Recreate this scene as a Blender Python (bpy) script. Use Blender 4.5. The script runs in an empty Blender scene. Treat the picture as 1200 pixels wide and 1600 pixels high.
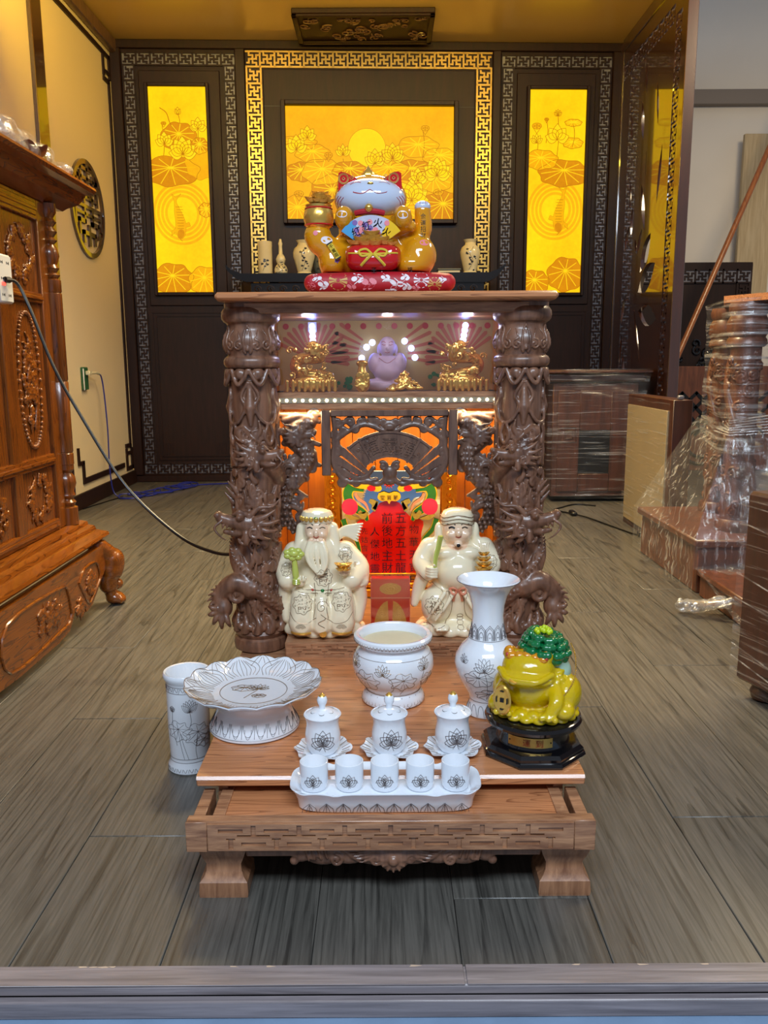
import bpy, bmesh, math, random
import numpy as np
from mathutils import Vector, Matrix
random.seed(7)
S = bpy.context.scene
COL = S.collection
PI = math.pi

# ---------------------------------------------------------------- camera
pitch, roll = math.atan(.182), math.radians(.32)
fwd = Vector((0, math.cos(pitch), -math.sin(pitch)))
up0 = Vector((0, math.sin(pitch), math.cos(pitch)))
rt0 = Vector((1, 0, 0))
rt = math.cos(roll) * rt0 - math.sin(roll) * up0
up = math.cos(roll) * up0 + math.sin(roll) * rt0
cam_data = bpy.data.cameras.new('camera')
cam = bpy.data.objects.new('camera', cam_data)
COL.objects.link(cam)
cam.matrix_world = Matrix(((rt.x, up.x, -fwd.x, 0), (rt.y, up.y, -fwd.y, 0), (rt.z, up.z, -fwd.z, .786), (0, 0, 0, 1)))
cam_data.sensor_fit = 'VERTICAL'
cam_data.sensor_height = 36
cam_data.lens = 1300 / 1600 * 36
cam_data.clip_start = .02
S.camera = cam

# ---------------------------------------------------------------- world, lights, exposure
W = bpy.data.worlds.new('shop_air'); S.world = W; W.use_nodes = True
W.node_tree.nodes['Background'].inputs[0].default_value = (.84, .88, 1.0, 1)
W.node_tree.nodes['Background'].inputs[1].default_value = .20


def area(name, loc, target, sx, sy, power, color):
    l = bpy.data.lights.new(name, 'AREA'); l.shape = 'RECTANGLE'; l.size = sx; l.size_y = sy
    l.energy = power; l.color = color
    o = bpy.data.objects.new(name, l); COL.objects.link(o); o.location = loc
    o.rotation_euler = (Vector(target) - Vector(loc)).to_track_quat('-Z', 'Y').to_euler()
    return o


area('shop_front_lamp', (.1, -.9, 2.75), (0, 1.5, .2), 2.4, .6, 104, (.72, .85, 1.0))
area('recess_lamp', (-.1, 3.2, 2.66), (-.1, 3.1, 0), 1.0, .25, 66, (1.0, .80, .46)).data.spread = math.radians(120)
area('ceiling_fill', (-.1, 3.62, 2.42), (-.1, 4.1, 2.75), 2.7, .06, 40, (1.0, .66, .05))  # added unseen uplight that brings the recess ceiling up to amber
area('aisle_lamp', (2.3, 3.4, 2.8), (2.2, 3.9, 0), .5, 1.2, 62, (1.0, .78, .48))
S.view_settings.view_transform = 'Standard'
S.view_settings.look = 'None'
S.view_settings.exposure = 0.12
S.view_settings.gamma = 1.0
S.view_settings.use_curve_mapping = False
S.cycles.max_bounces = 8
S.cycles.transparent_max_bounces = 12
S.cycles.caustics_reflective = False
S.cycles.caustics_refractive = False
S.cycles.use_denoising = True
S.cycles.sample_clamp_indirect = 4


# ---------------------------------------------------------------- materials
def srgb(r, g, b):
    f = lambda c: (c / 255 / 12.92) if c / 255 <= .04045 else ((c / 255 + .055) / 1.055) ** 2.4
    return (f(r), f(g), f(b), 1)


def newmat(name):
    m = bpy.data.materials.new(name); m.use_nodes = True
    nt = m.node_tree
    return m, nt, nt.nodes['Principled BSDF']


def N(nt, typ, **kw):
    n = nt.nodes.new(typ)
    for k, v in kw.items():
        if k in n.inputs: n.inputs[k].default_value = v
        else: setattr(n, k, v)
    return n


def plain(name, col, rough=.5, metal=0, coat=0, emit=None, es=0, spec=.5, bump=0, bscale=60, alpha=1, sss=0, trans=0, var=0, vscale=8):
    m, nt, b = newmat(name)
    b.inputs['Base Color'].default_value = col
    b.inputs['Roughness'].default_value = rough
    b.inputs['Metallic'].default_value = metal
    b.inputs['Coat Weight'].default_value = coat
    b.inputs['Coat Roughness'].default_value = .06
    b.inputs['Specular IOR Level'].default_value = spec
    b.inputs['Alpha'].default_value = alpha
    if trans: b.inputs['Transmission Weight'].default_value = trans
    if sss:
        b.inputs['Subsurface Weight'].default_value = sss
        b.inputs['Subsurface Radius'].default_value = (.02, .014, .004)
    if emit:
        b.inputs['Emission Color'].default_value = emit
        b.inputs['Emission Strength'].default_value = es
    tc = N(nt, 'ShaderNodeTexCoord')
    if var:
        nz = N(nt, 'ShaderNodeTexNoise', Scale=vscale, Detail=5.0)
        nt.links.new(tc.outputs['Object'], nz.inputs['Vector'])
        mx = N(nt, 'ShaderNodeMix', data_type='RGBA')
        mx.inputs[6].default_value = tuple(c * (1 - var) for c in col[:3]) + (1,)
        mx.inputs[7].default_value = tuple(min(1, c * (1 + var)) for c in col[:3]) + (1,)
        nt.links.new(nz.outputs['Fac'], mx.inputs[0])
        nt.links.new(mx.outputs[2], b.inputs['Base Color'])
    if bump:
        nz2 = N(nt, 'ShaderNodeTexNoise', Scale=bscale, Detail=4.0)
        nt.links.new(tc.outputs['Object'], nz2.inputs['Vector'])
        bp = N(nt, 'ShaderNodeBump', Strength=bump, Distance=.004)
        nt.links.new(nz2.outputs['Fac'], bp.inputs['Height'])
        nt.links.new(bp.outputs['Normal'], b.inputs['Normal'])
    return m


def wood(name, c1, c2, scale=(60, 4, 60), rough=.35, coat=.3, dist=2.5, bump=.15, rnd=False, wave=False, coatr=.15):
    """grain runs along the axis with the small scale"""
    m, nt, b = newmat(name)
    tc = N(nt, 'ShaderNodeTexCoord')
    mp = N(nt, 'ShaderNodeMapping')
    src = tc.outputs['Object']
    oi = N(nt, 'ShaderNodeObjectInfo')
    if rnd:
        ad = N(nt, 'ShaderNodeVectorMath', operation='ADD')
        cb = N(nt, 'ShaderNodeCombineXYZ')
        ml = N(nt, 'ShaderNodeMath', operation='MULTIPLY'); ml.inputs[1].default_value = 37.0
        nt.links.new(oi.outputs['Random'], ml.inputs[0])
        for i in range(3): nt.links.new(ml.outputs[0], cb.inputs[i])
        nt.links.new(src, ad.inputs[0]); nt.links.new(cb.outputs[0], ad.inputs[1]); src = ad.outputs[0]
    nt.links.new(src, mp.inputs['Vector'])
    mp.inputs['Scale'].default_value = scale
    n1 = N(nt, 'ShaderNodeTexNoise', Scale=1.0, Detail=8.0, Roughness=.6, Distortion=dist * .2)
    nt.links.new(mp.outputs[0], n1.inputs['Vector'])
    fac = n1.outputs['Fac']
    if wave:
        mixf, nring = (.16 if rnd else .28, 18.0)
        mp2 = N(nt, 'ShaderNodeMapping'); mp2.inputs['Scale'].default_value = tuple(s * wave for s in scale)
        nt.links.new(src, mp2.inputs['Vector'])
        nl = N(nt, 'ShaderNodeTexNoise', Scale=1.0, Detail=2.0, Roughness=.45, Distortion=.3)
        nt.links.new(mp2.outputs[0], nl.inputs['Vector'])
        mm = N(nt, 'ShaderNodeMath', operation='MULTIPLY'); mm.inputs[1].default_value = nring
        nt.links.new(nl.outputs['Fac'], mm.inputs[0])
        fr0 = N(nt, 'ShaderNodeMath', operation='FRACT'); nt.links.new(mm.outputs[0], fr0.inputs[0])
        fr = N(nt, 'ShaderNodeMapRange', interpolation_type='SMOOTHSTEP'); nt.links.new(fr0.outputs[0], fr.inputs[0])
        fr.inputs[1].default_value = 0; fr.inputs[2].default_value = .35
        # rings: fract(noise * n) mixed with the fine fibres
        ri = N(nt, 'ShaderNodeMix', data_type='FLOAT'); ri.inputs[0].default_value = mixf
        nt.links.new(fac, ri.inputs[2]); nt.links.new(fr.outputs[0], ri.inputs[3]); fac = ri.outputs[0]
    rp = N(nt, 'ShaderNodeValToRGB')
    rp.color_ramp.elements[0].position = .32; rp.color_ramp.elements[0].color = c1
    rp.color_ramp.elements[1].position = .68; rp.color_ramp.elements[1].color = c2
    nt.links.new(fac, rp.inputs[0])
    out = rp.outputs[0]
    if rnd:
        hs = N(nt, 'ShaderNodeHueSaturation')
        mr = N(nt, 'ShaderNodeMapRange'); mr.inputs['To Min'].default_value = .92; mr.inputs['To Max'].default_value = 1.08
        nt.links.new(oi.outputs['Random'], mr.inputs[0]); nt.links.new(mr.outputs[0], hs.inputs['Value'])
        nt.links.new(out, hs.inputs['Color']); out = hs.outputs[0]
    nt.links.new(out, b.inputs['Base Color'])
    b.inputs['Roughness'].default_value = rough
    b.inputs['Coat Weight'].default_value = coat
    b.inputs['Coat Roughness'].default_value = coatr
    if bump:
        bp = N(nt, 'ShaderNodeBump', Strength=bump, Distance=.002)
        nt.links.new(fac, bp.inputs['Height']); nt.links.new(bp.outputs['Normal'], b.inputs['Normal'])
    return m


def lightpanel(name, c1, c2, strength, scale=30, var=.35):
    m, nt, b = newmat(name)
    tc = N(nt, 'ShaderNodeTexCoord')
    n1 = N(nt, 'ShaderNodeTexNoise', Scale=scale, Detail=6.0, Roughness=.7)
    n2 = N(nt, 'ShaderNodeTexNoise', Scale=3.0, Detail=2.0)
    nt.links.new(tc.outputs['Object'], n1.inputs['Vector']); nt.links.new(tc.outputs['Object'], n2.inputs['Vector'])
    mx = N(nt, 'ShaderNodeMix', data_type='FLOAT'); mx.inputs[0].default_value = .6
    nt.links.new(n1.outputs['Fac'], mx.inputs[2]); nt.links.new(n2.outputs['Fac'], mx.inputs[3])
    rp = N(nt, 'ShaderNodeValToRGB')
    rp.color_ramp.elements[0].position = .5 - var * .5; rp.color_ramp.elements[0].color = c1
    rp.color_ramp.elements[1].position = .5 + var * .5; rp.color_ramp.elements[1].color = c2
    nt.links.new(mx.outputs[0], rp.inputs[0])
    b.inputs['Base Color'].default_value = (.02, .015, 0, 1)
    b.inputs['Specular IOR Level'].default_value = .12
    nt.links.new(rp.outputs[0], b.inputs['Emission Color'])
    b.inputs['Emission Strength'].default_value = strength
    b.inputs['Roughness'].default_value = .4
    return m


def film(name, tint=(.9, .9, .88, 1), scale=(3, 3, 90), rough=.12, lo=.47, hi=.62, amount=.75, base=.04):
    """clear stretch film: mostly see-through, glossy along its stretched creases"""
    m = bpy.data.materials.new(name); m.use_nodes = True; nt = m.node_tree
    nt.nodes.remove(nt.nodes['Principled BSDF'])
    out = nt.nodes['Material Output']
    tc = N(nt, 'ShaderNodeTexCoord'); mp = N(nt, 'ShaderNodeMapping'); mp.inputs['Scale'].default_value = scale
    mp.inputs['Rotation'].default_value = (.12, .18, 0)
    nt.links.new(tc.outputs['Object'], mp.inputs[0])
    nz = N(nt, 'ShaderNodeTexNoise', Scale=1.0, Detail=7.0, Roughness=.65, Distortion=.35)
    nt.links.new(mp.outputs[0], nz.inputs['Vector'])
    rp = N(nt, 'ShaderNodeMapRange'); rp.inputs[1].default_value = lo; rp.inputs[2].default_value = hi
    rp.inputs[3].default_value = base; rp.inputs[4].default_value = amount
    nt.links.new(nz.outputs['Fac'], rp.inputs[0])
    bp = N(nt, 'ShaderNodeBump', Strength=.7, Distance=.006); nt.links.new(nz.outputs['Fac'], bp.inputs['Height'])
    gl = N(nt, 'ShaderNodeBsdfGlossy', Roughness=rough); gl.inputs['Color'].default_value = tint
    nt.links.new(bp.outputs[0], gl.inputs['Normal'])
    df = N(nt, 'ShaderNodeBsdfDiffuse'); df.inputs['Color'].default_value = tint
    gd = N(nt, 'ShaderNodeMixShader'); gd.inputs[0].default_value = .42  # pale diffuse share paints highlight streaks into the crease colour
    nt.links.new(gl.outputs[0], gd.inputs[1]); nt.links.new(df.outputs[0], gd.inputs[2])
    tr = N(nt, 'ShaderNodeBsdfTransparent')
    mx = N(nt, 'ShaderNodeMixShader')
    nt.links.new(rp.outputs[0], mx.inputs[0]); nt.links.new(tr.outputs[0], mx.inputs[1]); nt.links.new(gd.outputs[0], mx.inputs[2])
    nt.links.new(mx.outputs[0], out.inputs['Surface'])
    return m


def glassmat(name, refl=.10, tint=(1, 1, 1, 1)):
    m = bpy.data.materials.new(name); m.use_nodes = True; nt = m.node_tree
    nt.nodes.remove(nt.nodes['Principled BSDF'])
    out = nt.nodes['Material Output']
    gl = N(nt, 'ShaderNodeBsdfGlossy', Roughness=.02)
    tr = N(nt, 'ShaderNodeBsdfTransparent'); tr.inputs[0].default_value = tint
    mx = N(nt, 'ShaderNodeMixShader'); mx.inputs[0].default_value = refl
    nt.links.new(tr.outputs[0], mx.inputs[1]); nt.links.new(gl.outputs[0], mx.inputs[2])
    nt.links.new(mx.outputs[0], out.inputs['Surface'])
    return m


M = {}
M['altar'] = wood('altar_wood', srgb(122, 79, 54), srgb(188, 138, 100), (14, 120, 120), .36, .3, coatr=.12)
M['altar_v'] = wood('altar_wood_upright', srgb(122, 79, 54), srgb(182, 132, 96), (90, 90, 9), .38, .3, coatr=.12)
M['carve'] = wood('carved_wood', srgb(90, 58, 42), srgb(140, 98, 74), (70, 70, 9), .38, .35, bump=.05, coatr=.15)
M['slab'] = wood('slab_wood', srgb(138, 84, 52), srgb(200, 134, 88), (5, 90, 90), .28, .45, wave=.28, coatr=.1)
M['darkcarve'] = wood('dark_carved_wood', srgb(80, 55, 44), srgb(122, 90, 72), (60, 60, 12), .38, .3, bump=.05)
M['dark'] = wood('dark_panel_wood', srgb(28, 13, 9), srgb(41, 20, 14), (50, 50, 5), .5, .04, bump=.04, coatr=.25)
M['dark'].node_tree.nodes['Principled BSDF'].inputs['Specular IOR Level'].default_value = .28
M['lacquer'] = wood('lacquered_panel', srgb(48, 24, 16), srgb(60, 31, 20), (40, 40, 5), .30, 1.0, bump=.01, coatr=.05)
M['lacquer'].node_tree.nodes['Principled BSDF'].inputs['Coat IOR'].default_value = 1.9
M['blackwood'] = plain('black_lacquer', srgb(14, 13, 16), .12, coat=.6)
M['cabinet'] = wood('cabinet_wood', srgb(86, 41, 8), srgb(136, 74, 18), (60, 7, 60), .25, .5, wave=.3, coatr=.1)
M['cabinet_v'] = wood('cabinet_wood_upright', srgb(80, 39, 9), srgb(122, 66, 18), (60, 60, 6), .27, .5, wave=.25, coatr=.1)
M['floor'] = wood('grey_oak', srgb(52, 50, 46), srgb(100, 96, 89), (190, 7, 190), .36, .25, rnd=True, wave=.042, bump=.12, coatr=.3)
M['strip'] = wood('grey_strip', srgb(104, 96, 98), srgb(150, 140, 142), (5, 120, 120), .4, .2)
M['porcelain'] = plain('white_porcelain', srgb(234, 238, 244), .12, coat=.8, sss=0)
M['ivory'] = plain('ivory_porcelain', srgb(244, 230, 196), .16, coat=.8)
M['ash'] = plain('cream_ash', srgb(214, 203, 170), .8, bump=.2)
M['line'] = plain('platinum_line', srgb(112, 104, 104), .35, metal=.35)
M['goldline'] = plain('dull_gold_line', srgb(138, 112, 84), .3, metal=.4)
M['gold'] = plain('bright_gold', srgb(240, 190, 92), .24, metal=.72, bump=.12, bscale=140)
M['goldfoil'] = plain('gold_foil_print', srgb(226, 178, 84), .3, metal=.3, bump=.3, bscale=200)
M['goldcarve'] = plain('gilded_carving', srgb(214, 140, 34), .32, metal=.9, bump=.4, bscale=160)
M['brass'] = plain('brushed_brass', srgb(196, 160, 84), .32, metal=.85)
M['silver'] = plain('silver_backing', srgb(128, 126, 132), .35, metal=.3)
M['wallpaint'] = plain('cream_paint', srgb(222, 204, 168), .6, bump=.03, var=.04, vscale=2)
M['whitewall'] = plain('grey_white_paint', srgb(226, 218, 206), .7, var=.06, vscale=3)
M['black'] = plain('black_plastic', srgb(12, 12, 14), .35)
M['white'] = plain('white_plastic', srgb(225, 225, 222), .35)
M['bluecord'] = plain('blue_insulation', srgb(30, 40, 130), .4)
M['red'] = plain('red_glaze', srgb(196, 20, 26), .12, coat=.7)
M['redprint'] = plain('red_print', srgb(214, 22, 14), .15, coat=.5)
M['catgold'] = plain('amber_glaze', srgb(216, 146, 18), .12, coat=.8)
M['catwhite'] = plain('white_glaze', srgb(196, 206, 226), .12, coat=.8)
M['ink'] = plain('black_ink', srgb(16, 14, 18), .4)
M['inkred'] = plain('red_ink', srgb(176, 24, 26), .4)
M['pink'] = plain('pink_print', srgb(238, 24, 96), .2, coat=.3)
M['green'] = plain('green_print', srgb(18, 120, 48), .25, coat=.3, var=.3, vscale=150)
M['yellow'] = plain('yellow_print', srgb(240, 190, 24), .25, coat=.3)
M['orangered'] = plain('orange_red_print', srgb(232, 60, 20), .25, coat=.3)
M['olive'] = plain('olive_gold_print', srgb(186, 168, 84), .25, metal=.3, var=.3, vscale=200)
M['mirror'] = plain('mirror_glass', srgb(190, 196, 200), .03, metal=1)
M['mirrorprint'] = plain('mirror_letter', srgb(66, 48, 62), .12, metal=.6)
M['amberwood'] = wood('amber_back_wood', srgb(172, 92, 20), srgb(206, 122, 36), (40, 40, 3), .35, .3, bump=.03)
M['toad'] = plain('yellow_resin', srgb(212, 180, 8), .16, coat=.7, sss=.5, bump=.25, bscale=160)
M['toadhead'] = plain('amber_resin', srgb(214, 140, 14), .14, coat=.7, sss=.3)
M['jade'] = plain('green_jade', srgb(6, 110, 58), .14, coat=.6, sss=.15, bump=.3, bscale=120)
M['palejade'] = plain('pale_jade', srgb(172, 200, 176), .18, coat=.5, sss=.3)
M['lime'] = plain('lime_flower', srgb(190, 210, 30), .3, sss=.3)
M['ruyi'] = plain('pale_green_glaze', srgb(190, 200, 92), .18, coat=.6)
M['cloth'] = plain('red_brocade', srgb(176, 18, 34), .55, bump=.1)
M['petalwhite'] = plain('white_print', srgb(236, 226, 230), .5)
M['petalpink'] = plain('rose_print', srgb(232, 130, 140), .5)
M['petalgold'] = plain('gold_print', srgb(206, 160, 80), .5)
M['violet'] = plain('violet_print', srgb(120, 90, 160), .4)
M['skyprint'] = plain('blue_print', srgb(60, 150, 200), .4)
M['paleprint'] = plain('pale_print', srgb(190, 190, 210), .4, var=.25, vscale=120)
M['led'] = plain('led_warm', (1, .86, .55, 1), .3, emit=(1, .80, .45, 1), es=14)
M['ledblue'] = plain('led_blue', (.6, .7, 1, 1), .3, emit=(.34, .46, 1, 1), es=5)
M['ledred'] = plain('led_red', (1, .1, .1, 1), .3, emit=(1, .05, .03, 1), es=3)
M['strip_led'] = plain('led_tape', srgb(140, 132, 112), .5)
M['film'] = film('stretch_film', lo=.54, hi=.72, amount=.55, base=.025)
M['filmside'] = film('stretch_film_bands', scale=(2, 2, 60), lo=.50, hi=.66, amount=.75, base=.04)
M['filmdrape'] = film('draped_film', scale=(55, 55, 5), lo=.55, hi=.66, amount=.7, base=.09)
M['clearbag'] = film('clear_bag', scale=(16, 16, 16), lo=.45, hi=.62, amount=.7, base=.06)
M['glass'] = glassmat('display_glass', .08)
M['acetate'] = glassmat('clear_acetate', .16, (1, .93, .93, 1))
M['rug'] = plain('blue_grey_ground', srgb(126, 150, 178), .6, bump=.4, bscale=30, var=.2, vscale=14)
M['pine'] = wood('pine_stud', srgb(168, 146, 110), srgb(196, 176, 140), (60, 60, 4), .6, 0)
M['pole'] = wood('varnished_pole', srgb(122, 66, 26), srgb(160, 96, 46), (60, 60, 5), .35, .3)
M['tan'] = plain('tan_board', srgb(150, 134, 104), .5, var=.08, vscale=6)
M['brownwrap'] = wood('brown_carcass', srgb(54, 28, 19), srgb(80, 43, 29), (40, 40, 4), .4, .2)
M['redbrown'] = wood('red_brown_wood', srgb(78, 43, 28), srgb(118, 68, 44), (50, 50, 6), .4, .3)
M['cave'] = plain('grey_green_ceramic', srgb(96, 100, 92), .3, coat=.3, var=.3, vscale=40)
M['creamvase'] = plain('cream_crackle_glaze', srgb(206, 196, 160), .2, coat=.6, var=.05, vscale=60)
M['cobalt'] = plain('cobalt_ink', srgb(40, 46, 62), .3)
M['outletgreen'] = plain('green_film', srgb(44, 92, 58), .3)
M['skin'] = plain('warm_porcelain', srgb(240, 206, 172), .2, coat=.6)
M['lipred'] = plain('lip_red', srgb(186, 70, 56), .3)
M['ribbon'] = plain('salmon_ribbon', srgb(228, 150, 120), .25, coat=.4)
M['bowgold'] = plain('bow_yellow', srgb(222, 190, 60), .2, coat=.5)
M['panelart'] = plain('halo_backdrop', srgb(186, 152, 78), .5, var=.25, vscale=14)
M['rayred'] = plain('halo_ray_red', srgb(176, 84, 40), .5)
M['rayyellow'] = plain('halo_ray_yellow', srgb(226, 186, 80), .5)
M['lilac'] = plain('lilac_porcelain', srgb(226, 208, 226), .4)
# ---------------------------------------------------------------- mesh helpers
class MB:
    """collects shapes and builds them as one mesh"""
    def __init__(s): s.v = []; s.f = []
    def add(s, vs, fs, mat=None):
        n = len(s.v)
        s.v += [tuple(mat @ Vector(v)) if mat is not None else tuple(v) for v in vs]
        s.f += [tuple(i + n for i in f) for f in fs]
        return s
    def box(s, x0, x1, y0, y1, z0, z1, b=0, mat=None):
        if b <= 0:
            v = [(x, y, z) for z in (z0, z1) for y in (y0, y1) for x in (x0, x1)]
            f = [(0, 2, 3, 1), (4, 5, 7, 6), (0, 1, 5, 4), (2, 6, 7, 3), (0, 4, 6, 2), (1, 3, 7, 5)]
            return s.add(v, f, mat)
        b = min(b, (x1 - x0) * .45, (y1 - y0) * .45, (z1 - z0) * .45)
        lo, hi = (x0, y0, z0), (x1, y1, z1)
        v, idx = [], {}
        for sx in (0, 1):
            for sy in (0, 1):
                for sz in (0, 1):
                    for a in range(3):
                        p = []
                        for k, q in enumerate((sx, sy, sz)):
                            e = hi[k] if q else lo[k]
                            if k != a: e += -b if q else b
                            p.append(e)
                        idx[sx, sy, sz, a] = len(v); v.append(tuple(p))
        f = []
        for a in range(3):
            o = [k for k in range(3) if k != a]
            for q in (0, 1):
                c = []
                for u, w in ((0, 0), (1, 0), (1, 1), (0, 1)):
                    t = [0, 0, 0]; t[a] = q; t[o[0]] = u; t[o[1]] = w
                    c.append(idx[t[0], t[1], t[2], a])
                f.append(tuple(c))
            for u in (0, 1):
                for w in (0, 1):
                    t0 = [0, 0, 0]; t0[o[0]] = u; t0[o[1]] = w
                    t1 = list(t0); t1[a] = 1
                    f.append((idx[(*t0, o[0])], idx[(*t1, o[0])], idx[(*t1, o[1])], idx[(*t0, o[1])]))
        for sx in (0, 1):
            for sy in (0, 1):
                for sz in (0, 1): f.append(tuple(idx[sx, sy, sz, a] for a in range(3)))
        return s.add(v, f, mat)
    def tube(s, pts, r, seg=6, closed=False, mat=None, flat=1.0):
        P = [Vector(p) for p in pts]; n = len(P)
        if n < 2: return s
        R = [float(q) for q in r] if isinstance(r, (list, tuple)) else [float(r)] * n
        v, f = [], []
        nrm = None
        for i in range(n):
            a = P[(i - 1) % n] if closed or i else P[0]
            c = P[(i + 1) % n] if closed or i < n - 1 else P[-1]
            t = (c - a)
            if t.length < 1e-9: t = Vector((0, 0, 1))
            t.normalize()
            if nrm is None:
                nrm = t.orthogonal().normalized()
            nrm = (nrm - t * nrm.dot(t))
            if nrm.length < 1e-6: nrm = t.orthogonal()
            nrm.normalize(); bn = t.cross(nrm)
            for k in range(seg):
                an = 2 * PI * k / seg
                v.append(tuple(P[i] + R[i] * (math.cos(an) * nrm + flat * math.sin(an) * bn)))
        m = n if closed else n - 1
        for i in range(m):
            for k in range(seg):
                a, b2 = i * seg + k, i * seg + (k + 1) % seg
                c, d = ((i + 1) % n) * seg + (k + 1) % seg, ((i + 1) % n) * seg + k
                f.append((a, b2, c, d))
        if not closed:
            f.append(tuple(range(seg))[::-1]); f.append(tuple((n - 1) * seg + k for k in range(seg)))
        return s.add(v, f, mat)
    def lathe(s, prof, seg=48, c=(0, 0, 0), fn=None, mat=None):
        """prof: (radius, z) list; fn(angle, r, z) -> (r, z)"""
        v, f = [], []
        for r, z in prof:
            for k in range(seg):
                a = 2 * PI * k / seg
                rr, zz = fn(a, r, z) if fn else (r, z)
                v.append((c[0] + rr * math.cos(a), c[1] + rr * math.sin(a), c[2] + zz))
        for i in range(len(prof) - 1):
            for k in range(seg):
                f.append((i * seg + k, i * seg + (k + 1) % seg, (i + 1) * seg + (k + 1) % seg, (i + 1) * seg + k))
        if prof[0][0] > 1e-6: f.append(tuple(range(seg))[::-1])
        if prof[-1][0] > 1e-6: f.append(tuple((len(prof) - 1) * seg + k for k in range(seg)))
        return s.add(v, f, mat)
    def prism(s, poly, d0, d1, axis='y', mat=None):
        """poly: 2D outline; axis 'y': (x,z) extruded in y; 'z': (x,y) in z; 'x': (y,z) in x"""
        put = {'y': lambda p, d: (p[0], d, p[1]), 'z': lambda p, d: (p[0], p[1], d), 'x': lambda p, d: (d, p[0], p[1])}[axis]
        n = len(poly)
        v = [put(p, d0) for p in poly] + [put(p, d1) for p in poly]
        f = [tuple(range(n)), tuple(range(n, 2 * n))[::-1]] + [(i, i + n, (i + 1) % n + n, (i + 1) % n) for i in range(n)]
        return s.add(v, f, mat)
    def ball(s, c, r, u=10, w=7, mat=None):
        r = r if isinstance(r, (list, tuple)) else (r, r, r)
        v, f = [(c[0], c[1], c[2] - r[2])], []
        for i in range(1, w):
            t = -PI / 2 + PI * i / w
            for k in range(u):
                a = 2 * PI * k / u
                v.append((c[0] + r[0] * math.cos(t) * math.cos(a), c[1] + r[1] * math.cos(t) * math.sin(a), c[2] + r[2] * math.sin(t)))
        v.append((c[0], c[1], c[2] + r[2]))
        for k in range(u): f.append((0, 1 + (k + 1) % u, 1 + k))
        for i in range(w - 2):
            for k in range(u):
                f.append((1 + i * u + k, 1 + i * u + (k + 1) % u, 1 + (i + 1) * u + (k + 1) % u, 1 + (i + 1) * u + k))
        o = 1 + (w - 2) * u
        for k in range(u): f.append((o + k, o + (k + 1) % u, len(v) - 1))
        return s.add(v, f, mat)
    def build(s, name, mat, parent=None, sharp=38, loc=None, rotz=0, flat=False):
        me = bpy.data.meshes.new(name)
        me.from_pydata(s.v, [], s.f)
        bm = bmesh.new(); bm.from_mesh(me)
        bmesh.ops.recalc_face_normals(bm, faces=bm.faces)
        bm.to_mesh(me); bm.free()
        return link(name, me, mat, parent, sharp, loc, rotz, flat)


def link(name, me, mat, parent=None, sharp=38, loc=None, rotz=0, flat=False):
    me.materials.append(mat)
    if not flat:
        me.shade_smooth()
        if sharp < 180: me.set_sharp_from_angle(angle=math.radians(sharp))
    o = bpy.data.objects.new(name, me); COL.objects.link(o)
    if parent is not None: o.parent = parent
    if loc is not None: o.location = loc
    if rotz: o.rotation_euler = (0, 0, rotz)
    return o


def tag(o, label=None, cat=None, group=None, kind=None):
    if label: o['label'] = label
    if cat: o['category'] = cat
    if group: o['group'] = group
    if kind: o['kind'] = kind
    return o


def thing(name, label, cat, loc=(0, 0, 0), rotz=0, group=None):
    o = bpy.data.objects.new(name, None); COL.objects.link(o)
    o.empty_display_size = .05
    o.location = loc; o.rotation_euler = (0, 0, rotz)
    return tag(o, label, cat, group)


def dup(root, loc, label, group=None, rotz=None):
    r = root.copy(); COL.objects.link(r); r.location = loc
    if rotz is not None: r.rotation_euler = (0, 0, rotz)
    r['label'] = label
    if group: r['group'] = group
    for ch in list(root.children):
        c = ch.copy(); COL.objects.link(c); c.parent = r
        for g in list(ch.children):
            d = g.copy(); COL.objects.link(d); d.parent = c
    return r


def arc(cx, cy, r, a0, a1, n=10, ry=None):
    ry = r if ry is None else ry
    return [(cx + r * math.cos(math.radians(a0 + (a1 - a0) * i / n)), cy + ry * math.sin(math.radians(a0 + (a1 - a0) * i / n))) for i in range(n + 1)]


def spiral(cx, cy, r0, turns=1.6, start=0, sgn=1, n=22, rmin=.12):
    return [(cx + r0 * (1 - (1 - rmin) * i / n) * math.cos(start + sgn * 2 * PI * turns * i / n),
             cy + r0 * (1 - (1 - rmin) * i / n) * math.sin(start + sgn * 2 * PI * turns * i / n)) for i in range(n + 1)]


def smooth(pts, n=6):
    """Catmull-Rom through points of any dimension"""
    P = [np.array(p, float) for p in pts]
    if len(P) < 3: return pts
    P = [2 * P[0] - P[1]] + P + [2 * P[-1] - P[-2]]
    out = []
    for i in range(1, len(P) - 2):
        a, b, c, d = P[i - 1:i + 3]
        for k in range(n):
            t = k / n
            out.append(tuple(.5 * ((2 * b) + (c - a) * t + (2 * a - 5 * b + 4 * c - d) * t * t + (3 * b - a - 3 * c + d) * t ** 3)))
    out.append(tuple(P[-2]))
    return out


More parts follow.
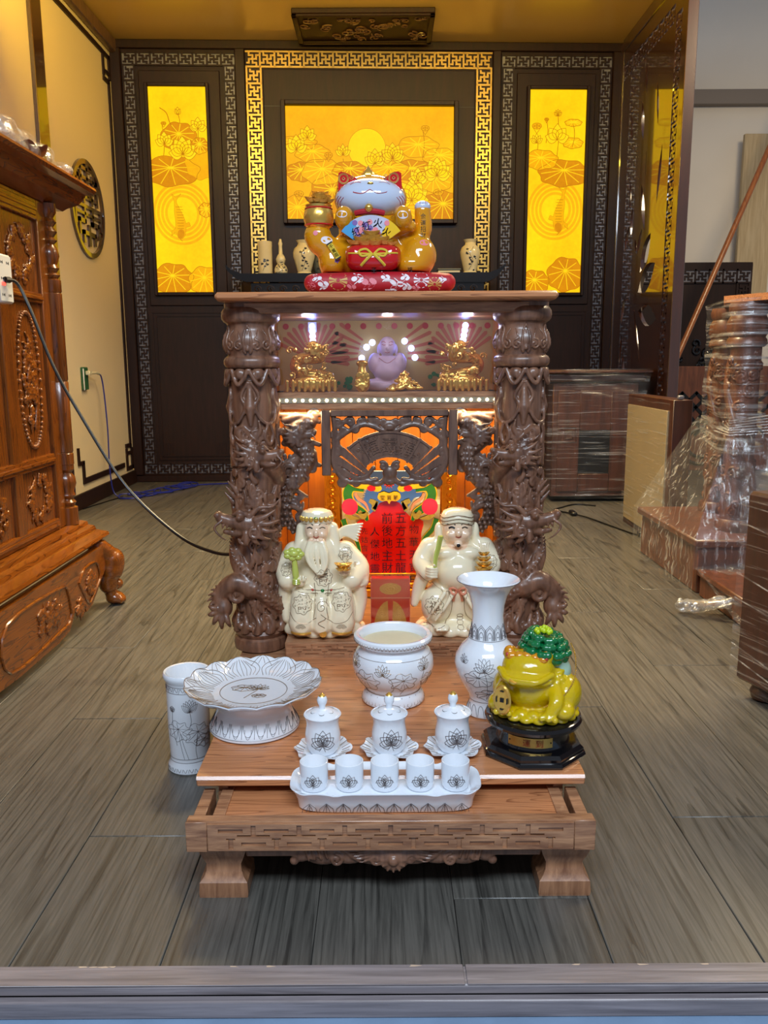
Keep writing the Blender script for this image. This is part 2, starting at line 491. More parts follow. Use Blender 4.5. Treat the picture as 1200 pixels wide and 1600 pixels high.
def bitmap(mb, rows, x0, z0, cw, ch, y0, y1, axis='y'):
    """raised cells of a bitmap ('#'), merged along rows, then columns, as boxes; row 0 on top. axis 'x': the board stands in the yz plane"""
    H = len(rows); Wd = max(len(r) for r in rows)
    g = [[c == '#' for c in r.ljust(Wd, '.')] for r in rows]
    used = [[False] * Wd for _ in range(H)]
    for i in range(H):
        for j in range(Wd):
            if not g[i][j] or used[i][j]: continue
            w = 1
            while j + w < Wd and g[i][j + w] and not used[i][j + w]: w += 1
            h = 1
            if w == 1:
                while i + h < H and g[i + h][j] and not used[i + h][j]: h += 1
            for a in range(h):
                for b in range(w): used[i + a][j + b] = True
            xa, xb = x0 + j * cw, x0 + (j + w) * cw
            zb, za = z0 - i * ch, z0 - (i + h) * ch
            if axis == 'y': mb.box(xa, xb, y0, y1, za, zb)
            else: mb.box(y0, y1, xa, xb, za, zb)
    return mb


FRET = ['.#.....', '.###.##', '...#.#.', '.#####.', '.#.#...', '##.###.', '.....#.']


# ---------------------------------------------------------------- sculpting with blended distance fields
class Sculpt:
    def __init__(s, lo, hi, h):
        s.lo = np.array(lo, float); s.h = h
        s.n = np.maximum(4, np.ceil((np.array(hi, float) - s.lo) / h).astype(int) + 1)
        s.f = np.full(s.n, 1.0, np.float32)
        s.ax = [(s.lo[i] + h * np.arange(s.n[i])).astype(np.float32) for i in range(3)]
    def _win(s, lo, hi, pad):
        a = np.clip(np.floor((np.array(lo) - pad - s.lo) / s.h).astype(int), 0, s.n)
        b = np.clip(np.ceil((np.array(hi) + pad - s.lo) / s.h).astype(int) + 1, 0, s.n)
        if np.any(b <= a): return None
        sl = tuple(slice(a[i], b[i]) for i in range(3))
        return sl, s.ax[0][sl[0]][:, None, None], s.ax[1][sl[1]][None, :, None], s.ax[2][sl[2]][None, None, :]
    def _mix(s, sl, d, k, sub):
        f = s.f[sl]
        if sub: f, d = -f, d
        if k > 0:
            hh = np.maximum(k - np.abs(f - d), 0) / k
            r = np.minimum(f, d) - hh * hh * k * .25
        else: r = np.minimum(f, d)
        s.f[sl] = -r if sub else r
    def ell(s, c, r, k=.006, rot=None, sub=False):
        r = np.array(r if isinstance(r, (list, tuple)) else (r, r, r), float)
        R = r.max()
        w = s._win(np.array(c) - R, np.array(c) + R, k + 3 * s.h)
        if w is None: return s
        sl, X, Y, Z = w
        X, Y, Z = X - c[0], Y - c[1], Z - c[2]
        if rot is not None:
            Q = np.array(rot)
            X, Y, Z = (Q[0, 0] * X + Q[1, 0] * Y + Q[2, 0] * Z, Q[0, 1] * X + Q[1, 1] * Y + Q[2, 1] * Z, Q[0, 2] * X + Q[1, 2] * Y + Q[2, 2] * Z)
        k0 = np.sqrt((X / r[0]) ** 2 + (Y / r[1]) ** 2 + (Z / r[2]) ** 2)
        k1 = np.sqrt((X / r[0] ** 2) ** 2 + (Y / r[1] ** 2) ** 2 + (Z / r[2] ** 2) ** 2) + 1e-6
        s._mix(sl, k0 * (k0 - 1) / k1, k, sub); return s
    def tube(s, pts, r, k=.004, sub=False, flat=None):
        P = [np.array(p, float) for p in pts]
        R = list(r) if isinstance(r, (list, tuple, np.ndarray)) else [r] * len(P)
        if len(R) == 2 and len(P) > 2: R = list(np.linspace(R[0], R[1], len(P)))
        mr = max(R)
        lo = np.min(P, axis=0) - mr; hi = np.max(P, axis=0) + mr
        w = s._win(lo, hi, k + 3 * s.h)
        if w is None: return s
        SL = w[0]
        tmp = np.full(s.f[SL].shape, 1.0, np.float32)
        off = [x.start for x in SL]
        for i in range(len(P) - 1):
            a, b = P[i], P[i + 1]; m = max(R[i], R[i + 1])
            w = s._win(np.minimum(a, b) - m, np.maximum(a, b) + m, k + 3 * s.h)
            if w is None: continue
            sl, X, Y, Z = w
            ls = tuple(slice(sl[j].start - off[j], sl[j].stop - off[j]) for j in range(3))
            d = b - a; L = float(d @ d) + 1e-12
            t = np.clip(((X - a[0]) * d[0] + (Y - a[1]) * d[1] + (Z - a[2]) * d[2]) / L, 0, 1)
            q = np.sqrt((X - a[0] - t * d[0]) ** 2 + (Y - a[1] - t * d[1]) ** 2 + (Z - a[2] - t * d[2]) ** 2) - (R[i] + t * (R[i + 1] - R[i]))
            tmp[ls] = np.minimum(tmp[ls], q)
        s._mix(SL, tmp, k, sub); return s
    def box(s, c, hf, rd=.002, k=0, rot=None, sub=False):
        R = float(np.linalg.norm(hf))
        w = s._win(np.array(c) - R, np.array(c) + R, k + 3 * s.h)
        if w is None: return s
        sl, X, Y, Z = w
        X, Y, Z = X - c[0], Y - c[1], Z - c[2]
        if rot is not None:
            Q = np.array(rot)
            X, Y, Z = (Q[0, 0] * X + Q[1, 0] * Y + Q[2, 0] * Z, Q[0, 1] * X + Q[1, 1] * Y + Q[2, 1] * Z, Q[0, 2] * X + Q[1, 2] * Y + Q[2, 2] * Z)
        qx, qy, qz = np.abs(X) - hf[0] + rd, np.abs(Y) - hf[1] + rd, np.abs(Z) - hf[2] + rd
        d = np.sqrt(np.maximum(qx, 0) ** 2 + np.maximum(qy, 0) ** 2 + np.maximum(qz, 0) ** 2) + np.minimum(np.maximum(qx, np.maximum(qy, qz)), 0) - rd
        s._mix(sl, d, k, sub); return s
    def cut_below(s, z):
        i = int(max(0, math.ceil((z - s.lo[2]) / s.h)))
        zz = s.ax[2][None, None, :]
        s.f = np.maximum(s.f, (z - zz)); return s
    def mesh(s, name, mirror=None):
        f = s.f
        f[0], f[-1] = np.maximum(f[0], s.h), np.maximum(f[-1], s.h)
        f[:, 0], f[:, -1] = np.maximum(f[:, 0], s.h), np.maximum(f[:, -1], s.h)
        f[:, :, 0], f[:, :, -1] = np.maximum(f[:, :, 0], s.h), np.maximum(f[:, :, -1], s.h)
        g = f < 0
        nx, ny, nz = f.shape
        cnt = np.zeros((nx - 1, ny - 1, nz - 1), np.int8)
        for i in (0, 1):
            for j in (0, 1):
                for k in (0, 1): cnt += g[i:nx - 1 + i, j:ny - 1 + j, k:nz - 1 + k]
        act = (cnt > 0) & (cnt < 8)
        I, J, K = np.nonzero(act)
        idx = np.full(act.shape, -1, np.int64); idx[I, J, K] = np.arange(len(I))
        pos = np.zeros((len(I), 3)); num = np.zeros(len(I))
        cs = [(i, j, k) for i in (0, 1) for j in (0, 1) for k in (0, 1)]
        for a in cs:
            for ax in range(3):
                if a[ax]: continue
                b = list(a); b[ax] = 1
                fa = f[I + a[0], J + a[1], K + a[2]]; fb = f[I + b[0], J + b[1], K + b[2]]
                m = (fa < 0) != (fb < 0)
                t = np.where(m, fa / np.where(m, fa - fb, 1), 0)
                p = np.stack([np.full(len(I), float(q)) for q in a], 1); p[:, ax] += t
                pos += p * m[:, None]; num += m
        pos = pos / num[:, None] + np.stack([I, J, K], 1)
        V = s.lo + pos * s.h
        F = []
        for ax in range(3):
            o = [q for q in range(3) if q != ax]
            A = [slice(1, -1)] * 3; A[ax] = slice(0, None)
            g0 = np.take(g, range(0, g.shape[ax] - 1), ax); g1 = np.take(g, range(1, g.shape[ax]), ax)
            e = np.nonzero(g0 != g1)
            e = np.stack(e, 1)
            ok = (e[:, o[0]] > 0) & (e[:, o[1]] > 0) & (e[:, o[0]] < g.shape[o[0]] - 1) & (e[:, o[1]] < g.shape[o[1]] - 1)
            e = e[ok]
            q = []
            for u, v in ((-1, -1), (0, -1), (0, 0), (-1, 0)):
                c = e.copy(); c[:, o[0]] += u; c[:, o[1]] += v
                q.append(idx[c[:, 0], c[:, 1], c[:, 2]])
            q = np.stack(q, 1)
            flip = g[e[:, 0], e[:, 1], e[:, 2]]
            if ax == 1: flip = ~flip
            q[~flip] = q[~flip][:, ::-1]
            F.append(q)
        F = np.concatenate(F)
        if mirror is not None:
            V = V.copy(); V[:, 0] = 2 * mirror - V[:, 0]; F = F[:, ::-1]
        me = bpy.data.meshes.new(name)
        me.vertices.add(len(V)); me.vertices.foreach_set('co', V.astype(np.float32).ravel())
        me.loops.add(F.size); me.loops.foreach_set('vertex_index', F.astype(np.int32).ravel())
        me.polygons.add(len(F))
        me.polygons.foreach_set('loop_start', np.arange(0, F.size, 4, dtype=np.int32))
        me.update(calc_edges=True); me.validate()
        return me
    def build(s, name, mat, parent=None, mirror=None, loc=None):
        return link(name, s.mesh(name, mirror), mat, parent, 180, loc)


def rotz3(a): return [[math.cos(a), -math.sin(a), 0], [math.sin(a), math.cos(a), 0], [0, 0, 1]]
def roty3(a): return [[math.cos(a), 0, math.sin(a)], [0, 1, 0], [-math.sin(a), 0, math.cos(a)]]
def rotx3(a): return [[1, 0, 0], [0, math.cos(a), -math.sin(a)], [0, math.sin(a), math.cos(a)]]


# ---------------------------------------------------------------- lettering (flat print as real thin geometry)
_TXT = {}
WORDS = ['前', '後', '地', '主', '財', '神', '五', '方', '土', '龍', '物', '華', '天', '寶', '日', '人', '傑', '靈', '先', '姑', '吉', '友', '之', '堂', '聚',
         '紅', '火', '金', '運', '招', '福', '王', '千', '萬', '兩', '到', '壽', '進']


def make_letters():
    tmp = []
    for w in WORDS:
        c = bpy.data.curves.new('t', 'FONT'); c.body = w; c.size = 1; c.align_x = 'CENTER'; c.align_y = 'CENTER'; c.resolution_u = 2
        c.extrude = .01
        o = bpy.data.objects.new('t', c); COL.objects.link(o); tmp.append((w, o))
    dg = bpy.context.evaluated_depsgraph_get(); dg.update()
    for w, o in tmp:
        me = bpy.data.meshes.new_from_object(o.evaluated_get(dg))
        vs = np.array([v.co[:] for v in me.vertices])
        if len(vs):
            lo, hi = vs.min(0), vs.max(0)
            vs[:, 0] -= (lo[0] + hi[0]) / 2; vs[:, 1] -= (lo[1] + hi[1]) / 2
            vs[:, :2] /= max(hi[0] - lo[0], hi[1] - lo[1], .3)
        _TXT[w] = (vs, [tuple(p.vertices) for p in me.polygons])
        bpy.data.meshes.remove(me)
    for w, o in tmp:
        c = o.data; bpy.data.objects.remove(o); bpy.data.curves.remove(c)


make_letters()


def letter(mb, ch, fn, size, x=0, z=0, thick=1.0):
    """add one character; fn(u, v, d) maps the flat glyph (u right, v up, d outward) into space"""
    vs, fs = _TXT[ch]
    mb.add([fn(x + p[0] * size, z + p[1] * size, (p[2] + .01) * thick * .02) for p in vs], fs)
    return mb


# ---------------------------------------------------------------- line drawings
def lotus2d(s=1.0, n=7, spread=70, bloom=1.0):
    """petal outlines of an opened lotus, base at the origin"""
    out = []
    for i in range(n):
        a = math.radians(90 + spread * (1 - 2 * i / (n - 1)))
        L = s * (1.0 - .18 * abs(1 - 2 * i / (n - 1)))
        wd = .2 * s * bloom
        p = []
        for t in [k / 8 for k in range(9)]:
            w = wd * math.sin(PI * t ** .8) * (1 if t < 1 else 0)
            p.append((t * L, w))
        q = [(x, y) for x, y in p] + [(x, -y) for x, y in p[::-1]]
        out.append([(x * math.cos(a) - y * math.sin(a), x * math.sin(a) + y * math.cos(a)) for x, y in q])
    return out


def leaf2d(s=1.0, veins=9, wav=.08, sq=.6, lobes=7):
    rim = [(s * (1 + wav * math.sin(lobes * t)) * math.cos(t), s * sq * (1 + wav * math.sin(lobes * t + 1)) * math.sin(t)) for t in [2 * PI * k / 48 for k in range(49)]]
    vs = []
    for k in range(veins):
        a = 2 * PI * k / veins + .3
        vs.append([(0, s * sq * .25), (.45 * s * math.cos(a), sq * s * (.12 + .45 * math.sin(a))), (.9 * s * math.cos(a), .9 * sq * s * math.sin(a))])
    return [rim] + vs


def xf(polys, dx=0, dy=0, sc=1, rot=0):
    c, s_ = math.cos(rot), math.sin(rot)
    return [[(dx + sc * (x * c - y * s_), dy + sc * (x * s_ + y * c)) for x, y in p] for p in polys]


def lines(mb, polys, fn, r=.0006, seg=3):
    """thin drawn lines; fn(u, v) -> point on the surface"""
    for p in polys:
        mb.tube([fn(u, v) for u, v in p], r, seg)
    return mb


def on_lathe(prof, c, a0, eps=.0003):
    """map (u metres around, v metres up) onto a lathe surface; the drawing centred at angle a0"""
    zs = [z for r, z in prof]; rs = [r for r, z in prof]
    def f(u, v):
        r = float(np.interp(v, zs, rs))
        a = a0 + u / max(r, .01)
        return (c[0] + (r + eps) * math.cos(a), c[1] + (r + eps) * math.sin(a), c[2] + v)
    return f
# ================================================================ the setting
def structure(o): o['kind'] = 'structure'; return o


fl = structure(MB().box(-1.72, 3.7, .968, 6.5, -.06, -.008).build('floor', M['floor']))
_pm = {}
random.seed(3)
kx = 0
x = .10 - 10 * .2
while x < 3.6:
    y = .972 - ((kx * 47) % 120) / 100.0
    if kx == 10: y = 1.112 - 1.2
    while y < 6.45:
        a, b = max(y, .972), min(y + 1.2, 6.45)
        xa, xb = max(x, -1.66), min(x + .2, 3.6)
        if b - a > .02 and xb - xa > .02:
            key = (round(b - a, 3), round(xb - xa, 3))
            if key in _pm:
                o = bpy.data.objects.new('plank', _pm[key]); COL.objects.link(o); o.parent = fl
            else:
                hx, hy = (xb - xa) / 2, (b - a) / 2
                o = MB().box(-hx + .0005, hx - .0005, -hy + .0005, hy - .0005, -.008, 0, .0012).build('plank', M['floor'], fl)
                _pm[key] = o.data
            o.location = ((xa + xb) / 2, (a + b) / 2, 0)
        y += 1.2
    x += .2; kx += 1

t1 = structure(MB().box(-1.7, 3.6, .934, .970, -.012, .0035, .003).build('trim_1', M['strip']))
t1b = MB()
for (xa, xb) in ((-1.7, .1), (.103, 3.6)): t1b.box(xa, xb, .9335, .9695, .0036, .0052, .0008)
t1b.build('nosing_face', M['strip'], t1)
t2 = structure(MB().box(-1.7, 3.6, .922, .934, -.034, -.009, .002).build('trim_2', M['strip']))
MB().box(-1.7, 3.6, .9335, .935, -.012, -.0085).build('joint_line', M['black'], t2)
structure(MB().box(-2.2, 3.6, -1.5, .925, -.075, -.034).build('ground', M['rug']))
chips = MB()
random.seed(5)
for cx_ in (-.40, -.385, -.37, -.36, -.2, -.155, .035, .25, .335, .42):
    chips.prism([(cx_ + random.uniform(.002, .012) * math.cos(a), .9665 + random.uniform(.0008, .002) * math.sin(a)) for a in [k * PI / 3 for k in range(6)]], .0052, .0058, 'z')
tag(chips.build('paint_chip', plain('raw_edge', srgb(196, 172, 150), .7), t1), kind='stuff')

# ---- ceiling of the display recess
ceil_m, nt, b = newmat('recess_ceiling')
b.inputs['Base Color'].default_value = srgb(206, 172, 106)
b.inputs['Roughness'].default_value = .38
b.inputs['Coat Weight'].default_value = 1.0
b.inputs['Coat Roughness'].default_value = .2
b.inputs['Specular IOR Level'].default_value = .9
M['ceil'] = ceil_m
structure(MB().box(-1.72, 1.56, 2.9, 5.75, 2.713, 2.80).build('ceiling', M['ceil']))
t = thing('carved_ceiling_plaque', 'dark carved board fixed flat under the yellow ceiling', 'carving', (-.1, 5.25, 2.713))
mb = MB()
mb.box(-.40, .40, -.215, .215, -.03, 0, .004)
mb.build('backboard', M['dark'], t)
mb = MB()
for s_ in (-1, 1):
    mb.box(-.40, .40, s_ * .215 - .015 * (1 + s_), s_ * .215 + .015 * (1 - s_), -.045, -.03, .004)
    mb.box(s_ * .40 - .015 * (1 + s_), s_ * .40 + .015 * (1 - s_), -.215, .215, -.045, -.03, .004)
mb.build('raised_border', M['dark'], t)
mb = MB(); random.seed(11)
for i in range(46):
    cx, cy = random.uniform(-.35, .35), random.uniform(-.16, .16)
    sp = spiral(cx, cy, random.uniform(.02, .045), 1.3, random.uniform(0, 6), random.choice((-1, 1)), 14)
    mb.tube([(p, q, -.034) for p, q in sp], .0045, 4)
tag(mb.build('scroll_relief', M['darkcarve'], t), kind='stuff')

# ---- wall_back in its own frame: x along the wall, y depth (minus is towards the room), z up
WB = structure(MB().box(-.05, 3.22, 0, .08, 0, 2.85).build('wall_back', M['dark']))
WB.location = (-1.655, 5.489, 0); WB.rotation_euler = (0, 0, math.radians(2.16))
bpy.context.view_layer.update()
WM = WB.matrix_world.copy()
mb = MB()
mb.box(0, 3.17, -.02, .01, 2.662, 2.713, .004); mb.box(0, 3.17, -.02, .01, 0, .047, .004)
mb.build('rail', M['dark'], WB)
for u0, u1 in ((0, .066), (.757, .818), (2.345, 2.397), (3.095, 3.17)):
    MB().box(u0, u1, -.03, .01, .047, 2.662, .005).build('stile', M['dark'], WB)


def lattice(mb, u0, u1, v0, v1, pitch, y0, y1, vertical, border=True):
    c = pitch / 8
    if vertical:
        n = max(1, round((v1 - v0) / pitch)); p = (v1 - v0) / n; cw, ch = (u1 - u0) / 9, p / 8
        for k in range(n):
            zt = v1 - k * p
            bitmap(mb, FRET, u0 + cw, zt - ch * .5, cw, ch, y0, y1)
            if k: mb.box(u0, u1, y0, y1, zt - ch * .5, zt + ch * .5)
        mb.box(u0, u0 + cw, y0, y1, v0, v1); mb.box(u1 - cw, u1, y0, y1, v0, v1)
    else:
        n = max(1, round((u1 - u0) / pitch)); p = (u1 - u0) / n; cw, ch = p / 8, (v1 - v0) / 9
        for k in range(n):
            xa = u0 + k * p
            bitmap(mb, FRET, xa + cw * .5, v1 - ch, cw, ch, y0, y1)
            if k: mb.box(xa - cw * .5, xa + cw * .5, y0, y1, v0, v1)
        mb.box(u0, u1, y0, y1, v0, v0 + ch); mb.box(u0, u1, y0, y1, v1 - ch, v1)
    return mb


def side_section(u):
    """lattice bands round a side panel; u is the left edge of the section"""
    L, R = u + .072, u + .758
    bands = ((L, R, 2.566, 2.645, False), (L, L + .074, .125, 2.566, True), (R - .074, R, .125, 2.566, True), (L, R, .048, .125, False))
    for a, b_, c, d, vert in bands:
        MB().box(a, b_, -.004, 0, c, d).build('lattice_backing', M['silver'], WB)
        lattice(MB(), a, b_, c, d, .0855, -.014, -.003, vert).build('lattice_band', M['dark'], WB)
    # lower moulded panel with stepped corner lines
    mb = MB()
    a, b_, c, d = u + .17, u + .655, .145, 1.10
    for o in (0, .022):
        x0, x1, z0, z1 = a + o, b_ - o, c + o, d - o
        mb.box(x0, x1, -.006, 0, z0, z0 + .006); mb.box(x0, x1, -.006, 0, z1 - .006, z1)
        mb.box(x0, x0 + .006, -.006, 0, z0, z1); mb.box(x1 - .006, x1, -.006, 0, z0, z1)
    for sx in (0, 1):
        for k in range(3):
            xx = a + .045 + k * .022 if sx == 0 else b_ - .051 - k * .022
            mb.box(xx, xx + .006, -.006, 0, c + .04, c + .11)
    mb.build('moulding_line', M['dark'], WB)
    # raised field round the light panel
    MB().box(u + .165, u + .66, -.012, 0, 1.14, 2.54, .004).build('raised_field', M['dark'], WB)


side_section(0.0)
side_section(2.335)
# gilded lattice frame of the centre
mb = MB()
MB().box(.821, 2.342, -.003, 0, 1.20, 2.655).build('gold_lattice_backing', M['dark'], WB)
for a, b_, c, d, vert in ((.821, 2.342, 2.558, 2.655, False), (.821, .919, 1.20, 2.558, True), (2.244, 2.342, 1.20, 2.558, True)):
    lattice(MB(), a, b_, c, d, .0895, -.016, -.002, vert).build('gold_lattice_band', M['brass'], WB)
MB().box(.925, 2.238, -.010, 0, 1.0, 2.552, .004).build('centre_field', M['dark'], WB)
MB().box(.925, 2.238, -.0112, -.0095, 2.338, 2.341).build('joint_line', M['black'], WB)

# ---- the three backlit pictures: a light source behind printed glass
LP1 = lightpanel('backlit_gold', (1.0, .46, .002, 1), (1.0, .66, .004, 1), 1.10)
LP2 = lightpanel('backlit_amber', (.92, .36, .002, 1), (1.0, .54, .004, 1), .95, scale=45)
LEAF = lightpanel('backlit_leaf', (.66, .21, .001, 1), (.86, .34, .002, 1), .9, scale=50)
LEAF2 = lightpanel('backlit_leaf_pale', (.86, .34, .001, 1), (1.0, .52, .002, 1), .95, scale=50)
VEIN = lightpanel('backlit_vein', (1, .56, .004, 1), (1, .68, .01, 1), 1.05)
LINE = lightpanel('backlit_line', (.60, .20, .001, 1), (.68, .25, .001, 1), .75)
MOON = lightpanel('backlit_moon', (1, .54, .002, 1), (1, .66, .005, 1), 1.08)


class Art:
    """printed shapes on one light panel, clipped to its rectangle; each kind of ink is a thin layer"""
    def __init__(s, root, x0, x1, z0, z1, y):
        s.root, s.r, s.y = root, (x0, x1, z0, z1), y; s.k = 0
    def clip(s, poly):
        x0, x1, z0, z1 = s.r
        for ax, lim, sg in ((0, x0, 1), (0, x1, -1), (1, z0, 1), (1, z1, -1)):
            out = []
            for i in range(len(poly)):
                a, b_ = poly[i - 1], poly[i]
                da, db = sg * (a[ax] - lim), sg * (b_[ax] - lim)
                if (da >= 0) != (db >= 0):
                    t_ = da / (da - db); out.append((a[0] + t_ * (b_[0] - a[0]), a[1] + t_ * (b_[1] - a[1])))
                if db >= 0: out.append(b_)
            poly = out
            if len(poly) < 3: return []
        return poly
    def fill(s, polys, mat, name, lift=1):
        mb = MB()
        s.k += 1
        y = s.y - .00012 * (s.k % 12) - .0002 * lift
        for p in polys:
            p = s.clip(list(p))
            if len(p) > 2: mb.prism(p, y, y - .0001)
        if mb.v: return mb.build(name, mat, s.root, flat=True)
    def stroke(s, polys, mat, name, w=.0022, lift=3):
        q = []
        for p in polys:
            for i in range(len(p) - 1):
                a, b_ = p[i], p[i + 1]
                dx, dz = b_[0] - a[0], b_[1] - a[1]; L = math.hypot(dx, dz) or 1
                nx, nz = -dz / L * w / 2, dx / L * w / 2
                q.append([(a[0] + nx, a[1] + nz), (b_[0] + nx, b_[1] + nz), (b_[0] - nx, b_[1] - nz), (a[0] - nx, a[1] - nz)])
        return s.fill(q, mat, name, lift)
    def leaf(s, x, z, r, sq=.6, mat=None, lobes=7, veins=11, dark=True):
        P = xf(leaf2d(r * 1.08, veins, .06, sq, lobes), x, z)
        s.fill([P[0]], mat or LEAF, 'lotus_leaf')
        s.stroke(P[1:], VEIN, 'leaf_vein', .0045, 4)
        s.stroke([P[0]], LINE if dark else LEAF, 'leaf_outline', .003, 5)
    def lotus(s, x, z, sc, n=7, spread=75, bud=False):
        sc *= 1.12
        P = xf(lotus2d(sc, n - 2 if n > 5 else n, spread, 1.7 if n > 5 else 1.3), x, z)
        P = [P[i] for i in sorted(range(len(P)), key=lambda i: -abs(i - (len(P) - 1) / 2))]
        s.fill(P, VEIN, 'lotus_flower', 6)
        s.stroke(P, LINE, 'flower_outline', .003, 8)
    def stem(s, x, z0, z1, bend=.01):
        s.stroke([smooth([(x, z0), (x + bend, (z0 + z1) / 2), (x, z1)], 5)], LINE, 'stem', .004, 2)
    def pod(s, x, z, r):
        s.fill([arc(x, z, r, 0, 360, 16, r * .6)], LEAF2, 'seed_pod', 6)
        s.stroke([arc(x, z, r, 0, 360, 16, r * .6), [(x - r, z), (x, z - r * 1.5), (x + r, z)]] + [arc(x + dx * r, z + dz * r, r * .16, 0, 360, 6) for dx, dz in ((-.5, 0), (0, .2), (.5, 0), (0, -.25))], LINE, 'pod_outline', .003, 8)


def lightbox(label, u0, u1, v0, v1, panel, depth=.03, fr=.02):
    c = WM @ Vector(((u0 + u1) / 2, -.012, (v0 + v1) / 2))
    w, h = (u1 - u0) / 2, (v1 - v0) / 2
    t = thing('backlit_picture', label, 'light box', c, math.radians(2.16), 'backlit pictures in the rear wall')
    for x0, x1, z0, z1 in ((-w - fr, -w, -h - fr, h + fr), (w, w + fr, -h - fr, h + fr), (-w, w, h, h + fr), (-w, w, -h - fr, -h)):
        MB().box(x0, x1, -depth, 0, z0, z1, .003).build('frame', M['dark'], t)
    MB().box(-w, w, -.012, -.002, -h, h).build('light_panel', panel, t, flat=True)
    return t, Art(t, -w, w, -h, h, -.012), w, h


def koi(A, x, z, sc, flip=1):
    """a carp seen from above, swimming downwards"""
    body = smooth([(0, -1), (.18, -.9), (.28, -.6), (.26, -.2), (.08, .25), (-.1, .62), (-.06, .8), (.12, 1.02), (-.12, .86), (-.3, 1.0), (-.2, .66), (-.22, .2), (-.18, -.2), (-.18, -.6), (-.1, -.9), (0, -1)], 4)
    T = lambda P: [[(x + flip * sc * p, z + sc * q) for p, q in c] for c in P]
    A.fill(T([body]), LEAF2, 'koi_carp', 3)
    sc_l = []
    for i in range(9):
        for j in range(4):
            cz = -.5 + i * .12; cx = -.1 + j * .07 + (.03 if i % 2 else 0) - .06 * max(0, cz * 1.2)
            sc_l.append(arc(cx + .03, cz, .04, 180, 360, 5))
    A.stroke(T(sc_l), LINE, 'koi_scale', .0022, 5)
    A.fill(T([smooth([(0, -1.02), (.17, -.88), (.2, -.66), (.05, -.56), (-.1, -.66), (-.1, -.9), (0, -1.02)], 3)]), LEAF, 'koi_head', 4)
    for fin in ([(.2, -.5), (.5, -.42), (.44, -.25), (.2, -.34)], [(-.13, -.5), (-.36, -.62), (-.4, -.85), (-.2, -.66)]): A.fill(T([fin]), LEAF2, 'koi_fin', 4)
    A.stroke(T([body, [(.2, -.5), (.5, -.42), (.44, -.25), (.2, -.34)], [(-.13, -.5), (-.36, -.62), (-.4, -.85), (-.2, -.66)], [(0, -1), (.1, -1.1)]]), LINE, 'koi_outline', .003, 7)


# left tall panel (half sizes about .176 x .61)
t, A, w, h = lightbox('tall glowing yellow lotus and carp picture beside the cream wall', .223, .574, 1.222, 2.443, LP1)
for k, r in enumerate((.175, .15, .125, .10)):
    A.stroke([arc(0, -.13, r, 0, 360, 40, r * 1.05)], LP2, 'ripple', .016, 1)
A.leaf(.0, .32, .1, .8); A.leaf(.125, .27, .05, .9); A.leaf(.13, .16, .09, .9, LEAF2)
A.stem(.0, .36, .46); A.stem(-.1, .2, .39); A.stem(.11, .28, .41)
A.leaf(-.06, .12, .165, .5)
A.lotus(.02, .22, .095, 9, 85); A.lotus(-.09, .28, .065, 7, 70); A.lotus(.12, .37, .06, 7, 80); A.lotus(.0, .45, .04, 3, 25); A.pod(-.09, .40, .016)
A.stroke([smooth([(-.11, .49), (-.07, .46), (-.05, .4), (-.02, .36)], 5)], LINE, 'reed', .005, 3)
koi(A, -.02, -.15, .135)
A.leaf(.15, -.11, .045, .9); A.leaf(-.08, -.53, .12, .75); A.leaf(.12, -.54, .09, .9, LEAF2)

# right tall panel
t, A, w, h = lightbox('tall glowing yellow lotus and carp picture beside the carved screen', 2.580, 2.936, 1.214, 2.440, LP1)
for k, r in enumerate((.17, .145, .12, .095)):
    A.stroke([arc(0, -.1, r, 0, 360, 40, r * 1.05)], LP2, 'ripple', .016, 1)
A.stem(.0, .2, .48); A.stem(-.07, .3, .44); A.stem(-.13, .22, .36); A.stem(.1, .28, .42)
A.leaf(-.1, .2, .1, .55, LEAF2); A.leaf(.1, .3, .06, .5, LEAF2)
A.leaf(.05, .12, .15, .5)
A.lotus(.0, .32, .085, 7, 75); A.lotus(-.13, .3, .05, 5, 55); A.lotus(.0, .46, .035, 5, 50); A.pod(-.07, .44, .014); A.pod(-.13, .40, .03)
A.leaf(.1, .42, .05, .4, LEAF2)
koi(A, .03, -.1, .14, -1)
A.leaf(.08, -.5, .11, .9); A.leaf(-.12, -.55, .09, .8)

# centre picture (half sizes about .525 x .335)
t, A, w, h = lightbox('wide glowing amber lotus pond picture with a full moon behind the cat', 1.058, 2.104, 1.665, 2.337, LP2, .05, .026)
A.fill([arc(-.02, .09, .118, 0, 360, 40)], MOON, 'full_moon', 1)
A.stroke([arc(-.02, .09, .118, 0, 360, 40)], LEAF, 'moon_outline', .003, 2)
random.seed(21)
for (x_, z_, r_, sq, mt) in ((-.45, .12, .11, .35, LEAF2), (-.36, .06, .1, .5, LEAF2), (-.30, -.05, .12, .6, LEAF2), (.30, .10, .12, .5, LEAF2), (.44, .04, .1, .5, LEAF2), (.12, -.03, .11, .4, LEAF2), (-.13, -.04, .1, .5, LEAF)):
    A.leaf(x_, z_, r_, sq, mt, 6)
for (x_, z_, r_, sq, mt) in ((-.43, -.05, .09, .6, LEAF), (-.24, -.18, .13, .8, LEAF), (-.46, -.28, .12, .7, LEAF2), (.40, -.10, .11, .6, LEAF2), (.26, -.04, .13, .45, LEAF), (.46, -.26, .13, .7, LEAF), (.20, -.28, .13, .6, LEAF2), (0, -.26, .16, .6, LEAF2)):
    A.leaf(x_, z_, r_, sq, mt, 8, 13)
for (x_, z_) in ((-.40, .16), (-.24, .01), (-.17, .03), (.13, .05), (.33, .2), (.43, .02)): A.stem(x_, z_ - .16, z_)
A.lotus(-.46, .08, .08, 7, 70); A.lotus(-.39, .15, .065, 7, 75); A.lotus(-.17, .05, .06, 5, 60); A.lotus(.03, .0, .08, 7, 60); A.lotus(.14, .03, .085, 9, 80)
